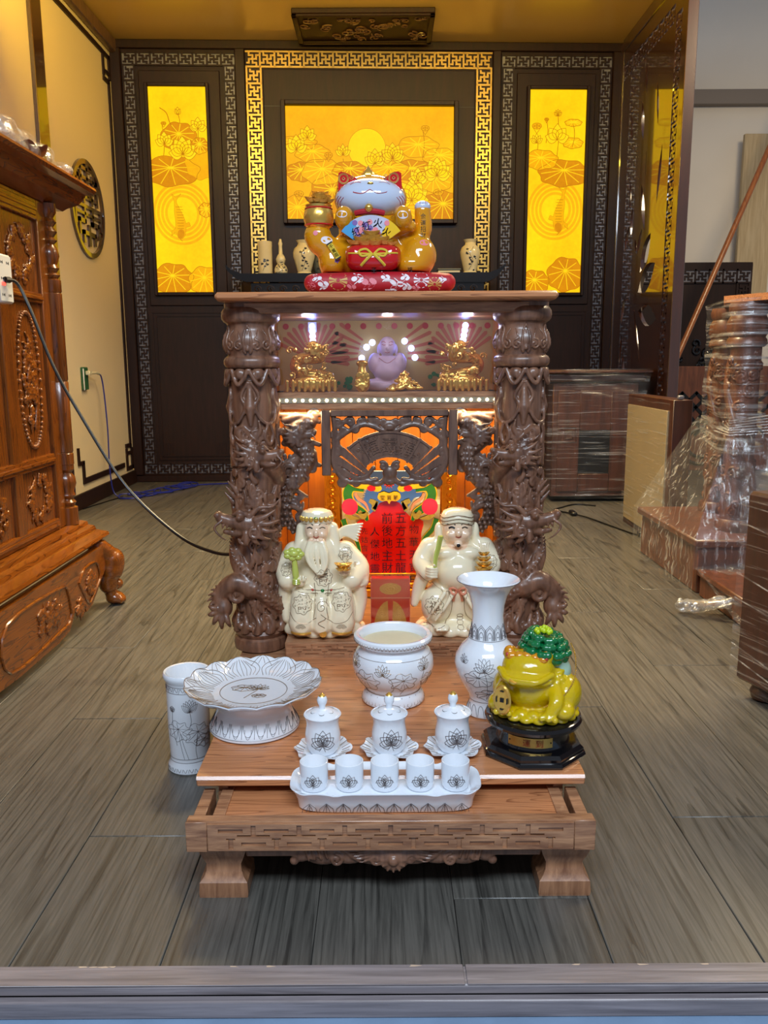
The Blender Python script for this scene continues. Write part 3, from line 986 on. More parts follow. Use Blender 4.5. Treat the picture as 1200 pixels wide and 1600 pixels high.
A.lotus(.26, -.22, .12, 9, 88); A.lotus(.42, -.07, .10, 9, 85); A.lotus(.30, -.1, .07, 7, 80)
A.pod(-.26, .05, .026); A.pod(.345, .21, .026); A.pod(.43, -.17, .032); A.pod(-.45, -.18, .03)

# ---- wall_left
WL = structure(MB().box(-1.75, -1.65, 2.2, 5.6, 0, 2.85).build('wall_left', M['wallpaint']))
structure(MB().box(-1.65, -1.635, 2.2, 5.49, .0, .085, .003).build('baseboard_left', M['dark']))
structure(MB().box(-1.65, -1.61, 2.2, 5.5, 2.632, 2.713, .006).build('trim_3', M['darkcarve']))
mb = MB()
mb.box(-1.65, -1.628, 4.225, 4.325, .09, 2.632, .003); mb.box(-1.65, -1.634, 4.335, 4.365, .09, 2.632, .003)
structure(mb.build('trim_4', M['lacquer']))
mb = MB()
xa, xb = -1.65, -1.640
mb.box(xa, xb, 4.44, 5.30, 2.575, 2.602); mb.box(xa, xb, 5.385, 5.410, .24, 2.46); mb.box(xa, xb, 4.52, 5.25, .128, .158)
for z0, sg in ((2.46, 1), (.24, -1)):       # stepped fret corners
    zz = lambda a, b_: (min(z0 + sg * a, z0 + sg * b_), max(z0 + sg * a, z0 + sg * b_))
    for y0, y1, a, b_ in ((5.30, 5.325, -.0, .14), (5.30, 5.41, -.03, -.005), (5.325, 5.43, .115, .14), (5.405, 5.43, .0, .14), (5.34, 5.405, .02, .04)):
        q = zz(a, b_); mb.box(xa, xb, y0, y1, q[0], q[1])
for y0, y1, z0, z1 in ((4.52, 4.545, .158, .25), (4.46, 4.545, .235, .255), (4.46, 4.48, .255, .33)):
    mb.box(xa, xb, y0, y1, z0, z1)
structure(mb.build('trim_5', M['dark']))

# ---- far wall of the aisle, beyond the screen
WR = structure(MB().box(1.35, 4.4, 6.45, 6.55, 0, 3.4).build('wall_right', M['whitewall']))
structure(MB().box(1.35, 4.4, 6.38, 6.45, 2.58, 2.68, .004).build('trim_6', plain('grey_beam', srgb(128, 118, 110), .6)))


def sheet(name, outer, holes, depth, mat, parent=None, place=None):
    """a board with cut-out holes: filled 2D curve, extruded, as a mesh. place maps (u, v, d) to 3D"""
    c = bpy.data.curves.new('t', 'CURVE'); c.dimensions = '2D'; c.fill_mode = 'BOTH'; c.extrude = depth / 2
    for poly in [outer] + holes:
        sp = c.splines.new('POLY'); sp.points.add(len(poly) - 1); sp.use_cyclic_u = True
        for p, q in zip(sp.points, poly): p.co = (q[0], q[1], 0, 1)
    o = bpy.data.objects.new('t', c); COL.objects.link(o)
    dg = bpy.context.evaluated_depsgraph_get(); dg.update()
    me = bpy.data.meshes.new_from_object(o.evaluated_get(dg))
    bpy.data.objects.remove(o); bpy.data.curves.remove(c)
    me.name = name
    if place:
        for v in me.vertices: v.co = place(*v.co)
    return link(name, me, mat, parent, 30)


# ---- carved screen that closes the recess on the right (board in the yz plane)
SC = thing('carved_screen', 'tall lacquered wooden screen with lotus cut-outs and fret edge', 'screen', (1.49, 4.40, 0))
U1, V1 = 1.17, 2.70                                   # u runs from the near edge (0) to the rear wall
pet = lambda x, z, L, wd, a: [(x + t_ * L * math.cos(a) - wd * math.sin(PI * t_) * math.sin(a) * sg, z + t_ * L * math.sin(a) + wd * math.sin(PI * t_) * math.cos(a) * sg) for sg, rg in ((1, range(0, 9)), (-1, range(8, 0, -1))) for t_ in [k / 8 for k in rg]]
holes = []
D = math.radians
for x, z, L, wd, a in ((.36, 1.62, .30, .022, 100), (.31, 1.55, .30, .026, 84), (.27, 1.46, .30, .026, 68),    # fan of slim petals
                       (.55, 1.50, .30, .03, 70), (.62, 1.44, .30, .032, 96), (.70, 1.34, .26, .04, 118),
                       (.60, 1.28, .26, .06, 130), (.62, 1.17, .32, .07, 155), (.60, 1.06, .34, .06, 190), (.66, 1.36, .18, .03, 60),
                       (.44, .98, .34, .022, 62), (.52, .76, .36, .02, 62), (.66, .86, .30, .02, 95), (.50, .60, .4, .018, 80),
                       (.62, 2.2, .3, .022, 80), (.66, 2.02, .22, .03, 78), (.40, 2.03, .24, .016, 80), (.46, 2.02, .18, .014, 110), (.36, 1.98, .18, .014, 50),
                       (.85, 1.66, .2, .02, 80), (.90, 1.62, .2, .02, 100), (.82, 1.5, .18, .03, 95), (.94, 1.44, .16, .03, 120),
                       (.82, .6, .24, .03, 75), (.9, .55, .24, .03, 95), (.74, .5, .26, .026, 60), (.86, .3, .26, .03, 110), (.7, .26, .28, .024, 70), (.95, .74, .2, .02, 100), (.95, 1.0, .18, .03, 110),
                       (.88, 2.05, .2, .016, 80), (.93, 2.0, .18, .016, 105)):
    holes.append(pet(x, z, L, wd, D(a)))
for x, z0, z1, wd in ((.58, 1.64, 2.02, .009), (.54, 1.0, 1.26, .005), (.49, .92, 1.3, .005), (.68, .55, .84, .008)):
    holes.append([(x, z0), (x + wd, z0), (x + wd, z1), (x, z1)])
holes.append([(.095, .10), (.185, .10), (.185, 2.50), (.095, 2.50)])
holes.append([(.205, 2.47), (1.12, 2.47), (1.12, 2.56), (.205, 2.56)])


def apart(polys, outer):
    """keep cut-outs from touching: shrink or drop those that meet an earlier one"""
    def inside(p, q):
        r = False
        for i in range(len(q)):
            a, b_ = q[i - 1], q[i]
            if (a[1] > p[1]) != (b_[1] > p[1]) and p[0] < (b_[0] - a[0]) * (p[1] - a[1]) / (b_[1] - a[1]) + a[0]: r = not r
        return r
    def dense(p): return [(p[i - 1][0] + (p[i][0] - p[i - 1][0]) * k / 4, p[i - 1][1] + (p[i][1] - p[i - 1][1]) * k / 4) for i in range(len(p)) for k in range(4)]
    kept = []
    for p in polys:
        for sc in (1, .8, .6):
            cx, cy = sum(a[0] for a in p) / len(p), sum(a[1] for a in p) / len(p)
            q = [(cx + sc * (a[0] - cx), cy + sc * (a[1] - cy)) for a in p]
            grown = dense([(cx + 1.06 * sc * (a[0] - cx) + (.003 if a[0] > cx else -.003), cy + 1.05 * sc * (a[1] - cy)) for a in p])
            if not any(inside(a, k) for k in kept for a in grown) and not any(inside(a, grown) for k in kept for a in dense(k)) and all(outer[0] < a[0] < outer[1] and outer[2] < a[1] < outer[3] for a in grown):
                kept.append(q); break
    return kept


holes = apart(holes[:-2], (.21, 1.10, .08, 2.45)) + holes[-2:]
sheet('panel', [(.06, .03), (U1 - .03, .03), (U1 - .03, V1), (.06, V1)], holes, .022, M['lacquer'], SC, lambda u, v, d: Vector((.014 + d, u, v)))
MB().box(-.004, .052, 0, .06, .0, V1, .003).build('near_post', M['lacquer'], SC)
MB().box(-.004, .052, U1 - .035, U1 + .02, .0, V1, .003).build('far_post', M['lacquer'], SC)
MB().box(-.004, .052, .06, U1 - .035, V1 - .06, V1 + .012, .003).build('top_rail', M['lacquer'], SC)
MB().box(-.004, .052, .06, U1 - .035, 0.0, .05, .003).build('bottom_rail', M['lacquer'], SC)
mb = MB()
n = 27; p = 2.40 / n
for k in range(n):
    bitmap(mb, [r[::-1] for r in FRET], .100, 2.50 - k * p - p / 16, .085 / 7, p / 8, .006, .022, 'x')
    if k: mb.box(.006, .022, .095, .185, 2.50 - k * p - p / 16, 2.50 - k * p + p / 16)
mb.build('fret_strip', M['lacquer'], SC)
mb = MB()
n = 10; p = .915 / n
for k in range(n):
    bitmap(mb, [r[::-1] for r in FRET], .205 + k * p + p / 16, 2.555, p / 8, .0115, .006, .022, 'x')
    if k: mb.box(.006, .022, .205 + k * p - p / 16, .205 + k * p + p / 16, 2.47, 2.56)
mb.build('fret_strip', M['lacquer'], SC)
# ================================================================ the floor altar
AX, SZ = .0075, .156                                   # axis in x, height of the pulled-out shelf top
AL = thing('altar', 'carved brown wooden floor altar with dragon columns and pulled-out shelf', 'altar', (AX, 1.8, 0))
def alt(mb, name, mat, parent=None, **k):
    o = mb.build(name, mat, AL if parent is None else parent, **k)
    if parent is None: o.location = (-AX, -1.8, 0)
    return o


# --- body base and sides
mb = MB(); mb.box(-.318, .333, 1.715, 2.20, .0, .1525, .003); alt(mb, 'base', M['altar'])
mb = MB(); mb.box(-.335, .350, 1.700, 2.21, .9045, .9215, .006); alt(mb, 'top_board', M['slab'])
mb = MB(); mb.box(-.285, .300, 1.745, 2.19, .8815, .9040, .002); alt(mb, 'top_frame', M['altar'])
# left and right walls and the amber rear wall of the shrine
for x in (-.262, .272): alt(MB().box(x - .006, x + .006, 2.0, 2.19, .1527, .6900).box(x - .006, x + .006, 1.86, 2.19, .7145, .8812), 'side_wall', M['amberwood'])
for k in range(9):
    x0 = -.256 + k * .0585
    alt(MB().box(x0 + .0006, x0 + .0579, 2.150, 2.160, .1527, .8812, .0012), 'rear_board', M['amberwood'])
# --- sliding front shelf
mb = MB()
mb.box(-.2925, .3085, 1.190, 1.712, .139, .152, .002); mb.prism([(1.190, .150), (1.1935, .1545), (1.200, SZ), (1.712, SZ), (1.712, .150)], -.2925, .3085, 'x')
alt(mb, 'shelf', M['slab'])
alt(MB().box(-.262, -.246, 1.205, 1.70, .02, .139, .002).box(.262, .278, 1.205, 1.70, .02, .139, .002), 'shelf_side', M['altar'])
# --- pull-out tray table with front panel and two legs
DR = alt(MB().box(-.250, .266, 1.104, 1.66, .117, .1245, .001), 'pull_out_table', M['slab'])
for x in (-.2555, .2535): MB().box(x, x + .018, 1.104, 1.55, .10, .1275, .001).build('side_rail', M['altar'], DR)
for x in (-.284, .280): MB().box(x, x + .018, 1.102, 1.19, .088, .128, .001).build('outer_rail', M['altar'], DR)
MB().box(-.289, .303, 1.084, 1.103, .0862, .1335, .0018).build('front_panel', M['altar'], DR)
# fret relief on the front panel
def fret_board(name, x0, x1, z0, z1, y0, y1, n, mat, parent, g=1.0):
    """board with T-shaped grooves and slots cut through it, laid on a solid board"""
    w = (x1 - x0) / n; h = z1 - z0; e = h * .05 * g; hol = []
    rect = lambda a, b_, c, d: [(a, c), (b_, c), (b_, d), (a, d)]
    for k in range(n + 1):
        xc = x0 + k * w
        if 0 < k < n:                                  # T hanging from the upper edge, slot below it
            t0, t1, zb = z1 - h * .05, z1 - h * .40, z1 - h * .47
            hol.append([(xc - e, t0), (xc + e, t0), (xc + e, t1), (xc + w * .36, t1), (xc + w * .36, zb), (xc - w * .36, zb), (xc - w * .36, t1), (xc - e, t1)])
            hol.append(rect(xc - w * .27, xc + w * .27, z0 + h * .18, z0 + h * .32))
        if k < n:
            xm = xc + w / 2
            t0, t1, zb = z0 + h * .05, z0 + h * .40, z0 + h * .47
            wl = .36 if k < n else 0
            zt = z0 + h * .62
            hol.append([(xm - e, t0), (xm + e, t0), (xm + e, t1), (xm + w * .10, t1), (xm + w * .10, zb), (xm - w * .10, zb), (xm - w * .10, t1), (xm - e, t1)])
            hol.append(rect(xm - w * .27, xm + w * .27, z1 - h * .32, z1 - h * .18))
    return sheet(name, rect(x0, x1, z0, z1), hol, y1 - y0, mat, parent, lambda u, v, d: Vector((u, (y0 + y1) / 2 + d, v)))


fret_board('fret_relief', -.257, .271, .0890, .1305, 1.0808, 1.0842, 8, M['altar'], DR, 1.7)
for x in (-.289, .2725): MB().box(x, x + .0305, 1.0822, 1.0842, .0864, .1333, .0008).build('end_block', M['altar'], DR)
# legs: block feet with a waist
for sx, x0, x1 in ((-1, -.277, -.206), (1, .228, .303)):
    xc, hw = (x0 + x1) / 2, (x1 - x0) / 2
    prof = [(0, 1.0), (.006, 1.03), (.022, 1.0), (.028, .84), (.036, .74), (.046, .72), (.058, .86), (.070, .98), (.0795, 1.0)]
    vs, fs = [], []
    for z, k in prof:
        z *= .0862 / .0795; vs += [(xc - hw * k, 1.133 - .032 * k, z), (xc + hw * k, 1.133 - .032 * k, z), (xc + hw * k, 1.133 + .032 * k, z), (xc - hw * k, 1.133 + .032 * k, z)]
    n = len(prof)
    for i in range(n - 1):
        for j in range(4): fs.append((4 * i + j, 4 * i + (j + 1) % 4, 4 * i + 4 + (j + 1) % 4, 4 * i + 4 + j))
    fs += [(0, 1, 2, 3), (4 * n - 4, 4 * n - 3, 4 * n - 2, 4 * n - 1)]
    MB().add(vs, fs).build('leg', M['altar_v'], DR, sharp=25)
# carved apron under the panel: stepped brackets, leaves and scrolls
sc = Sculpt((-.21, 1.080, .036), (.232, 1.116, .0835), .0018)
sc.box((.011, 1.1, .078), (.216, .006, .006), .001)
for s_ in (-1, 1):
    X = lambda u: .011 + s_ * u
    sc.box((X(.17), 1.1, .0735), (.046, .006, .008), .002, .003)
    sc.ell((X(.136), 1.1, .066), (.014, .007, .012), .003); sc.ell((X(.146), 1.1, .056), (.007, .006, .007), .002)
    for cx, cz, rx, rz in ((.103, .068, .030, .019), (.066, .067, .028, .017), (.030, .066, .028, .017)):
        sc.ell((X(cx), 1.1, cz), (rx, .007, rz), .003)
    sc.tube([(X(.084) + p, 1.0935, .060 + q) for p, q in spiral(0, 0, .010, 1.4, PI / 2, s_)], .0026, .001)
    sc.tube([(X(.118) + p, 1.0935, .066 + q) for p, q in spiral(0, 0, .007, 1.3, 0, -s_)], .0022, .001)
    for i in range(4): sc.tube([(X(.128 - i * .009), 1.0935, .079), (X(.124 - i * .009), 1.092, .060 + .001 * i)], (.003, .0015), .001)
    for i in range(4): sc.tube(smooth([(X(.075 - .004 * i), 1.0935, .077 - .004 * i), (X(.06 - .004 * i), 1.092, .071 - .0045 * i), (X(.036), 1.0935, .075 - .005 * i)], 4), .0016, .001)
    sc.tube([(X(.026) + p, 1.0935, .060 + q) for p, q in spiral(0, 0, .009, 1.3, 0, s_)], .0024, .001)
sc.ell((.011, 1.098, .061), (.024, .009, .021), .003); sc.ell((.011, 1.090, .060), (.008, .006, .008), .002)
for a in range(7): sc.tube([(.011, 1.091, .060), (.011 + .018 * math.cos(PI + a * PI / 6), 1.092, .060 + .019 * math.sin(PI + a * PI / 6))], (.003, .0018), .001)
sc.build('carved_apron', M['carve'], DR, loc=(0, 0, .0055))
DR.location.y += .016

# --- step that the two figures sit on, with fret relief
mb = MB(); mb.box(-.215, .232, 1.712, 2.148, .1527, .190, .002); alt(mb, 'figure_step', M['altar'])
o = fret_board('step_fret', -.212, .229, .156, .187, 1.7095, 1.7125, 8, M['altar'], AL); o.location = (-AX, -1.8, 0)

# --- shelf between shrine and display case, with the LED tape
LEDR = alt(MB().box(-.232, .248, 1.815, 2.148, .6905, .7140, .002), 'case_floor', M['altar'])
MB().box(-.232, .248, 1.8115, 1.8152, .6825, .7200, .001).build('front_rail', M['altar'], LEDR)
mb = MB(); mb.box(-.232, .248, 1.8098, 1.8114, .6965, .7075)
TAPE = alt(mb, 'led_tape', M['strip_led'])
lm = None
for k in range(28):
    x = -.226 + k * .0173
    if lm is None:
        o = MB().lathe([(.0034, 0), (.0032, .001), (.002, .0018), (0, .002)], 10, mat=Matrix.Rotation(PI / 2, 4, 'X')).build('led', M['led'], TAPE); lm = o.data
    else:
        o = bpy.data.objects.new('led', lm); COL.objects.link(o); o.parent = TAPE
    o.location = (x, 1.8097, .702)
l = bpy.data.lights.new('led_tape_glow', 'AREA'); l.shape = 'RECTANGLE'; l.size = .46; l.size_y = .008; l.energy = .55; l.color = (1, .78, .42)
o = bpy.data.objects.new('led_tape_glow', l); COL.objects.link(o); o.location = (AX, 1.800, .6805); o.rotation_euler = (math.radians(14), 0, 0)
# the shrine's own warm lamp, under the case floor
l = bpy.data.lights.new('shrine_lamp', 'AREA'); l.shape = 'RECTANGLE'; l.size = .42; l.size_y = .1; l.energy = 4.0; l.color = (1, .72, .34)
o = bpy.data.objects.new('shrine_lamp', l); COL.objects.link(o); o.location = (AX, 1.98, .684); o.rotation_euler = (math.radians(4), 0, 0)
alt(MB().box(-.205, .22, 1.93, 2.03, .6855, .6903, .001), 'lamp_tray', M['strip_led'])

# --- carved columns
def dragon_head(sc, o, fx, fz, s_, k=.0015, y=-1):
    """o: centre, (fx, fz): facing direction in the xz plane, s_: size; y: which way the near side points"""
    ux, uz = -fz, fx
    if uz < 0: ux, uz = -ux, -uz
    P = lambda f, u, d=0: (o[0] + s_ * (f * fx + u * ux), o[1] + y * s_ * d, o[2] + s_ * (f * fz + u * uz))
    sc.ell(P(0, 0), (s_ * .55, s_ * .5, s_ * .46), .006)
    sc.tube([P(.2, .05, .1), P(.7, .08, .1), P(1.15, .22, .08)], [s_ * .34, s_ * .26, s_ * .22], .005)        # upper jaw
    sc.tube([P(.05, -.3, .1), P(.55, -.42, .1), P(.95, -.36, .08)], [s_ * .24, s_ * .15, s_ * .11], .004)     # lower jaw
    sc.ell(P(1.25, .34, .22), s_ * .15, .003); sc.ell(P(1.25, .34, -.1), s_ * .15, .003)                       # nostrils
    for f in (.45, .65, .85, 1.02): sc.tube([P(f, -.08, .24), P(f + .02, -.22, .26)], [s_ * .07, s_ * .02], .001)
    for f in (.5, .7): sc.tube([P(f, -.36, .2), P(f, -.24, .24)], [s_ * .05, s_ * .015], .001)
    sc.ell(P(.28, .3, .42), s_ * .17, .002); sc.ell(P(.30, .31, .56), s_ * .08, .0005)                         # eye
    sc.tube([P(.02, .42, .35), P(.3, .56, .42), P(.6, .4, .36)], [s_ * .1, s_ * .1, s_ * .05], .002)           # brow
    for d in (.28, -.2): sc.tube(smooth([P(-.1, .35, d), P(-.5, .7, d), P(-1.0, .75, d), P(-1.3, 1.0, d)], 4), (s_ * .13, s_ * .03), .002)
    sc.tube(smooth([P(1.1, .1, .3), P(1.35, -.15, .4), P(1.1, -.5, .45), P(.8, -.7, .4)], 4), (s_ * .07, s_ * .025), .001)
    for i, a in enumerate((150, 175, 200, 225, 250, 275)):                                                       # mane
        ca, sa = math.cos(D(a)), math.sin(D(a))
        pts = [P(.45 * ca, .4 * sa, .35), P(.85 * ca - .05, .75 * sa, .4 + .05 * (i % 2)), P(1.25 * ca - .1, 1.05 * sa + .12, .3)]
        sc.tube(smooth(pts, 4), (s_ * .17, s_ * .03), .0015)
    q = spiral(0, 0, .3, 1.4, 2.2, 1, 16)
    sc.tube([P(-.3 + a, -.3 + b_, .5) for a, b_ in q], s_ * .075, .001)
    q = spiral(0, 0, .24, 1.3, 0, -1, 14)
    sc.tube([P(.1 + a, -.62 + b_, .42) for a, b_ in q], s_ * .065, .001)


def make_column_sculpt():
    cx, cy = -.279, 1.80
    sc = Sculpt((-.410, 1.695, .196), (-.165, 1.865, .772), .0022)
    sc.tube([(cx, cy, .2), (cx, cy, .78)], .0455, 0)
    cyl = lambda a, z, r: (cx + r * math.sin(a), cy - r * math.cos(a), z)     # a = 0 faces the room
    # lotus collar under the capital
    for k in range(8):
        a = k * PI / 4 + PI / 8
        pts = [cyl(a - .36, .768, .054), cyl(a - .2, .750, .056), cyl(a, .738, .058), cyl(a + .2, .750, .056), cyl(a + .36, .768, .054)]
        sc.tube(smooth(pts, 4), .0045, .002)
        sc.ell(cyl(a, .760, .046), .014, .003)
    # tall lotus petals below it
    for k in range(4):
        a = k * PI / 2
        for sg in (-1, 1):
            sc.tube(smooth([cyl(a + sg * .08, .742, .048), cyl(a + sg * .38, .715, .049), cyl(a + sg * .22, .690, .050), cyl(a + sg * .5, .662, .052), cyl(a + sg * .85, .655, .053)], 5), .0036, .0015)
            sc.tube(smooth([cyl(a + sg * .85, .655, .053), cyl(a + sg * 1.0, .628, .054), cyl(a + sg * .75, .612, .053), cyl(a + sg * .62, .63, .052)], 5), .0036, .0015)
        sc.tube([cyl(a, .735, .044), cyl(a, .69, .047), cyl(a, .655, .046)], [.004, .012, .004], .004)
    random.seed(4)
    # the dragon's body winds round the shaft
    body = []
    for i in range(70):
        t_ = i / 69
        body.append(cyl(-.5 + 8.2 * t_, .635 - .40 * t_, .044 + .004 * math.sin(9 * t_)))
    sc.tube(body, [.017 + .005 * math.sin(PI * i / 69) for i in range(70)], .004)
    for i in range(2, 68):                                                   # scales and back fins
        p = np.array(body[i]); c = np.array((cx, cy, p[2])); o_ = (p - c) / np.linalg.norm(p - c)
        for dz in (-.011, -.002, .007):
            sc.ell(tuple(p + o_ * (.0165 - abs(dz + .002) * .4) + np.array((0, 0, dz + .003 * (i % 2)))), .0052, .0008)
        sc.tube([tuple(p + o_ * .012 + np.array((0, 0, .013))), tuple(p + o_ * .020 + np.array((0, 0, .022)))], (.0045, .0015), .0015)
    # clouds and waves between the coils
    for i in range(120):
        a, z = random.uniform(-1.9, 1.9), random.uniform(.21, .64)
        q = spiral(0, 0, random.uniform(.009, .016), 1.4, random.uniform(0, 6), random.choice((-1, 1)), 14)
        sc.tube([cyl(a + u / .05, z + v, .0495) for u, v in q], .0038, .0012)
    for i in range(60):                                                      # flame and leaf tips
        a, z, sg = random.uniform(-2, 2), random.uniform(.21, .64), random.choice((-1, 1))
        sc.tube(smooth([cyl(a, z, .047), cyl(a + .16 * sg, z + .014, .052), cyl(a + .10 * sg, z + .034, .053)], 3), (.0075, .0018), .001)
    # two heads, one at mid height facing out, one higher facing the shrine
    dragon_head(sc, (-.290, 1.746, .446), -.98, .02, .052)
    dragon_head(sc, (-.266, 1.752, .590), .93, -.10, .042)
    for a, z in ((-1.2, .485), (-1.0, .5), (-.8, .512)): sc.tube([cyl(a, z, .05), cyl(a - .1, z + .022, .068)], (.007, .002), .002)
    # big claw with the pearl near the foot
    sc.tube(smooth([cyl(-.2, .30, .05), cyl(-.7, .315, .068), cyl(-1.05, .285, .088), (-.352, 1.752, .262)], 5), (.022, .019), .004)
    sc.ell((-.352, 1.750, .255), .020, .004)
    for i, (dx, dz) in enumerate(((-.024, .008), (-.026, -.008), (-.018, -.024), (-.002, -.032), (.014, -.028))):
        sc.tube(smooth([(-.352, 1.745, .255), (-.352 + dx * .8, 1.733, .255 + dz * .8), (-.352 + dx * 1.1, 1.737, .255 + dz * 1.25)], 4), (.009, .0035), .0015)
    for i in range(11):
        a = D(70 + i * 19)
        sc.tube(smooth([(-.340 + .018 * math.cos(a), 1.750, .272 + .018 * math.sin(a)), (-.342 + .032 * math.cos(a), 1.744 + .006 * (i % 2), .272 + .032 * math.sin(a)), (-.344 + .042 * math.cos(a + .25), 1.748, .272 + .042 * math.sin(a + .25))], 3), (.0075, .0018), .002)
    sc.tube([(-.318 + u, 1.742, .288 + v) for u, v in spiral(0, 0, .022, 1.3, 1, 1, 18)], .0065, .0015)
    # leaf wreath at the foot
    for k in range(12):
        a = k * PI / 6
        sc.tube(smooth([cyl(a, .200, .052), cyl(a + .12, .218, .056), cyl(a, .236, .052)], 4), (.012, .004), .003)
        sc.ell(cyl(a + .26, .212, .053), .009, .002)
    return sc


def column(mirror):
    cx, cy = -.279, 1.80
    X = (lambda x: x) if not mirror else (lambda x: 2 * AX - x)
    cap = MB().lathe([(.056, .866), (.0605, .872), (.0615, .880), (.0605, .888), (.057, .893), (.0545, .896), (.0545, .9042)], 40, (X(cx), cy, 0))
    col_ = alt(cap, 'column', M['carve'])
    MB().lathe([(.048, .770), (.056, .774), (.0595, .780), (.0595, .788), (.056, .794), (.0505, .797), (.0505, .800), (.054, .806), (.0585, .816), (.059, .826), (.056, .838), (.051, .848), (.0485, .856), (.050, .862), (.0555, .867)], 44, (X(cx), cy, 0)).build('capital', M['carve'], col_)
    sc = Sculpt((cx - .075, cy - .075, .795), (cx + .075, cy + .04, .872), .0019)
    cyl = lambda a, z, r: (cx + r * math.sin(a), cy - r * math.cos(a), z)
    rr = lambda z: float(np.interp(z, [.80, .806, .816, .826, .838, .848, .856, .866], [.0505, .054, .0585, .059, .056, .051, .0485, .053]))
    for k in range(-2, 3):
        a0 = k * 1.05
        for sg in (-1, 1):
            sc.tube(smooth([cyl(a0 + sg * .1, .803, rr(.803)), cyl(a0 + sg * .14, .825, rr(.825)), cyl(a0 + sg * .1, .848, rr(.848)), cyl(a0, .858, rr(.858) + .001)], 4), (.0034, .0022), .001)
            q = spiral(0, 0, .011, 1.4, PI / 2, -sg, 14)
            sc.tube([cyl(a0 + sg * .33 + u / .056, .818 + v, rr(.818 + v)) for u, v in q], .0026, .001)
            sc.tube(smooth([cyl(a0 + sg * .14, .806, rr(.806)), cyl(a0 + sg * .3, .835, rr(.835)), cyl(a0 + sg * .42, .850, rr(.85))], 4), (.003, .0015), .001)
        sc.tube([cyl(a0, .81, rr(.81)), cyl(a0, .845, rr(.845))], (.0045, .002), .001)
    o = sc.build('leaf_relief', M['carve'], col_, mirror=AX if mirror else None)
    link('dragon_shaft', COLSC[1 if mirror else 0], M['carve'], col_, 180)
    MB().lathe([(.052, .1527), (.0585, .156), (.0605, .168), (.058, .180), (.053, .184), (.056, .188), (.0585, .194), (.055, .201), (.04, .205)], 44, (X(cx), cy, 0)).build('foot', M['carve'], col_)


_s = make_column_sculpt()
COLSC = (_s.mesh('dragon_shaft'), _s.mesh('dragon_shaft', mirror=AX))
column(False); column(True)

# --- openwork dragon brackets beside the fan panel
def bracket():
    sc = Sculpt((-.242, 1.785, .385), (-.125, 1.84, .690), .0023)
    y = 1.812
    pts = smooth([(-.165, y, .655), (-.200, y, .625), (-.165, y, .585), (-.185, y, .545), (-.214, y, .50), (-.215, y, .45), (-.19, y, .415)], 7)
    sc.tube(pts, [.020] * (len(pts) // 2) + list(np.linspace(.021, .008, len(pts) - len(pts) // 2)), .003)
    for i, p in enumerate(pts):
        if i % 2 == 0:
            for dx in (-.011, 0, .011): sc.ell((p[0] + dx, y - .018, p[2]), .0045, .001)
        if i % 3 == 0: sc.tube([(p[0] - .012, y, p[2]), (p[0] - .026, y, p[2] + .012)], (.006, .002), .002)
    dragon_head(sc, (-.185, 1.804, .628), .85, -.05, .033)
    dragon_head(sc, (-.195, 1.804, .530), .8, .25, .026)
    random.seed(9)
    for i in range(56):
        x = random.uniform(-.232, -.150); z = random.uniform(.43, .675)
        if x > -.18 and z < .53: continue
        q = spiral(0, 0, random.uniform(.008, .014), 1.3, random.uniform(0, 6), random.choice((-1, 1)), 12)
        sc.tube([(x + u, y - .004, z + v) for u, v in q], .0036, .0012)
    sc.tube([(-.232, y, .42), (-.232, y, .68)], .007, .003); sc.tube([(-.238, y, .672), (-.135, y, .672)], .006, .003)
    for z in (.66, .61, .565): sc.tube(smooth([(-.215, y, z), (-.175, y - .006, z + .008), (-.140, y, z - .004)], 4), (.008, .005), .003)
    for z in (.55, .50, .46): sc.tube(smooth([(-.23, y, z), (-.205, y - .008, z + .012), (-.17, y, z - .008)], 4), (.009, .004), .003)
    return sc
_b = bracket()
for mir in (None, AX):
    o = link('dragon_bracket', _b.mesh('dragon_bracket', mirror=mir), M['darkcarve'], AL, 180); o.location = (-AX, -1.8, 0)

# --- fan panel in its square frame
FP = alt(MB().box(-.1345, -.1145, 1.795, 1.815, .540, .6820, .002), 'fan_panel', M['darkcarve'])
MB().box(.1405, .1605, 1.795, 1.815, .540, .6820, .002).build('upright', M['darkcarve'], FP)
MB().box(-.1143, .1403, 1.795, 1.815, .6680, .6822, .002).build('top_bar', M['darkcarve'], FP)
fc = (.013, .503)
Q = lambda a, r: (fc[0] + r * math.sin(D(a)), fc[1] + r * math.cos(D(a)))
mb = MB()
outer = [Q(-42 + 84 * i / 24, .130) for i in range(25)]; inner = [Q(42 - 84 * i / 24, .080) for i in range(25)]
mb.prism(outer + inner, 1.800, 1.810)
for (r0, r1) in ((.129, .1335), (.0765, .081)):
    mb.prism([Q(-43 + 86 * i / 24, r1) for i in range(25)] + [Q(43 - 86 * i / 24, r0) for i in range(25)], 1.797, 1.812)
for a in (-43, -30, 30, 43):
    mb.prism([Q(a - 1.4, .074), Q(a - 1.0, .135), Q(a + 1.0, .135), Q(a + 1.4, .074)], 1.7975, 1.811)
for s_ in (-1, 1):
    for a, r1 in ((49, .140), (58, .138), (67, .134)):
        mb.prism([Q(s_ * (a - 4), .062), Q(s_ * (a - 3.6), r1), Q(s_ * (a + 3.6), r1), Q(s_ * (a + 4), .062)], 1.800 + .0005 * (a % 3), 1.811)
mb.build('fan', M['darkcarve'], FP)
mb = MB()
for ch, a in (('福', -22), ('壽', 0), ('福', 22)):
    ca, sa = math.cos(D(-a)), math.sin(D(-a))
    c_ = Q(a, .1045)
    letter(mb, ch, lambda u, v, d, c_=c_, ca=ca, sa=sa: (c_[0] + u * ca - v * sa, 1.8 - d * 2, c_[1] + u * sa + v * ca), .032, thick=3)
random.seed(14)
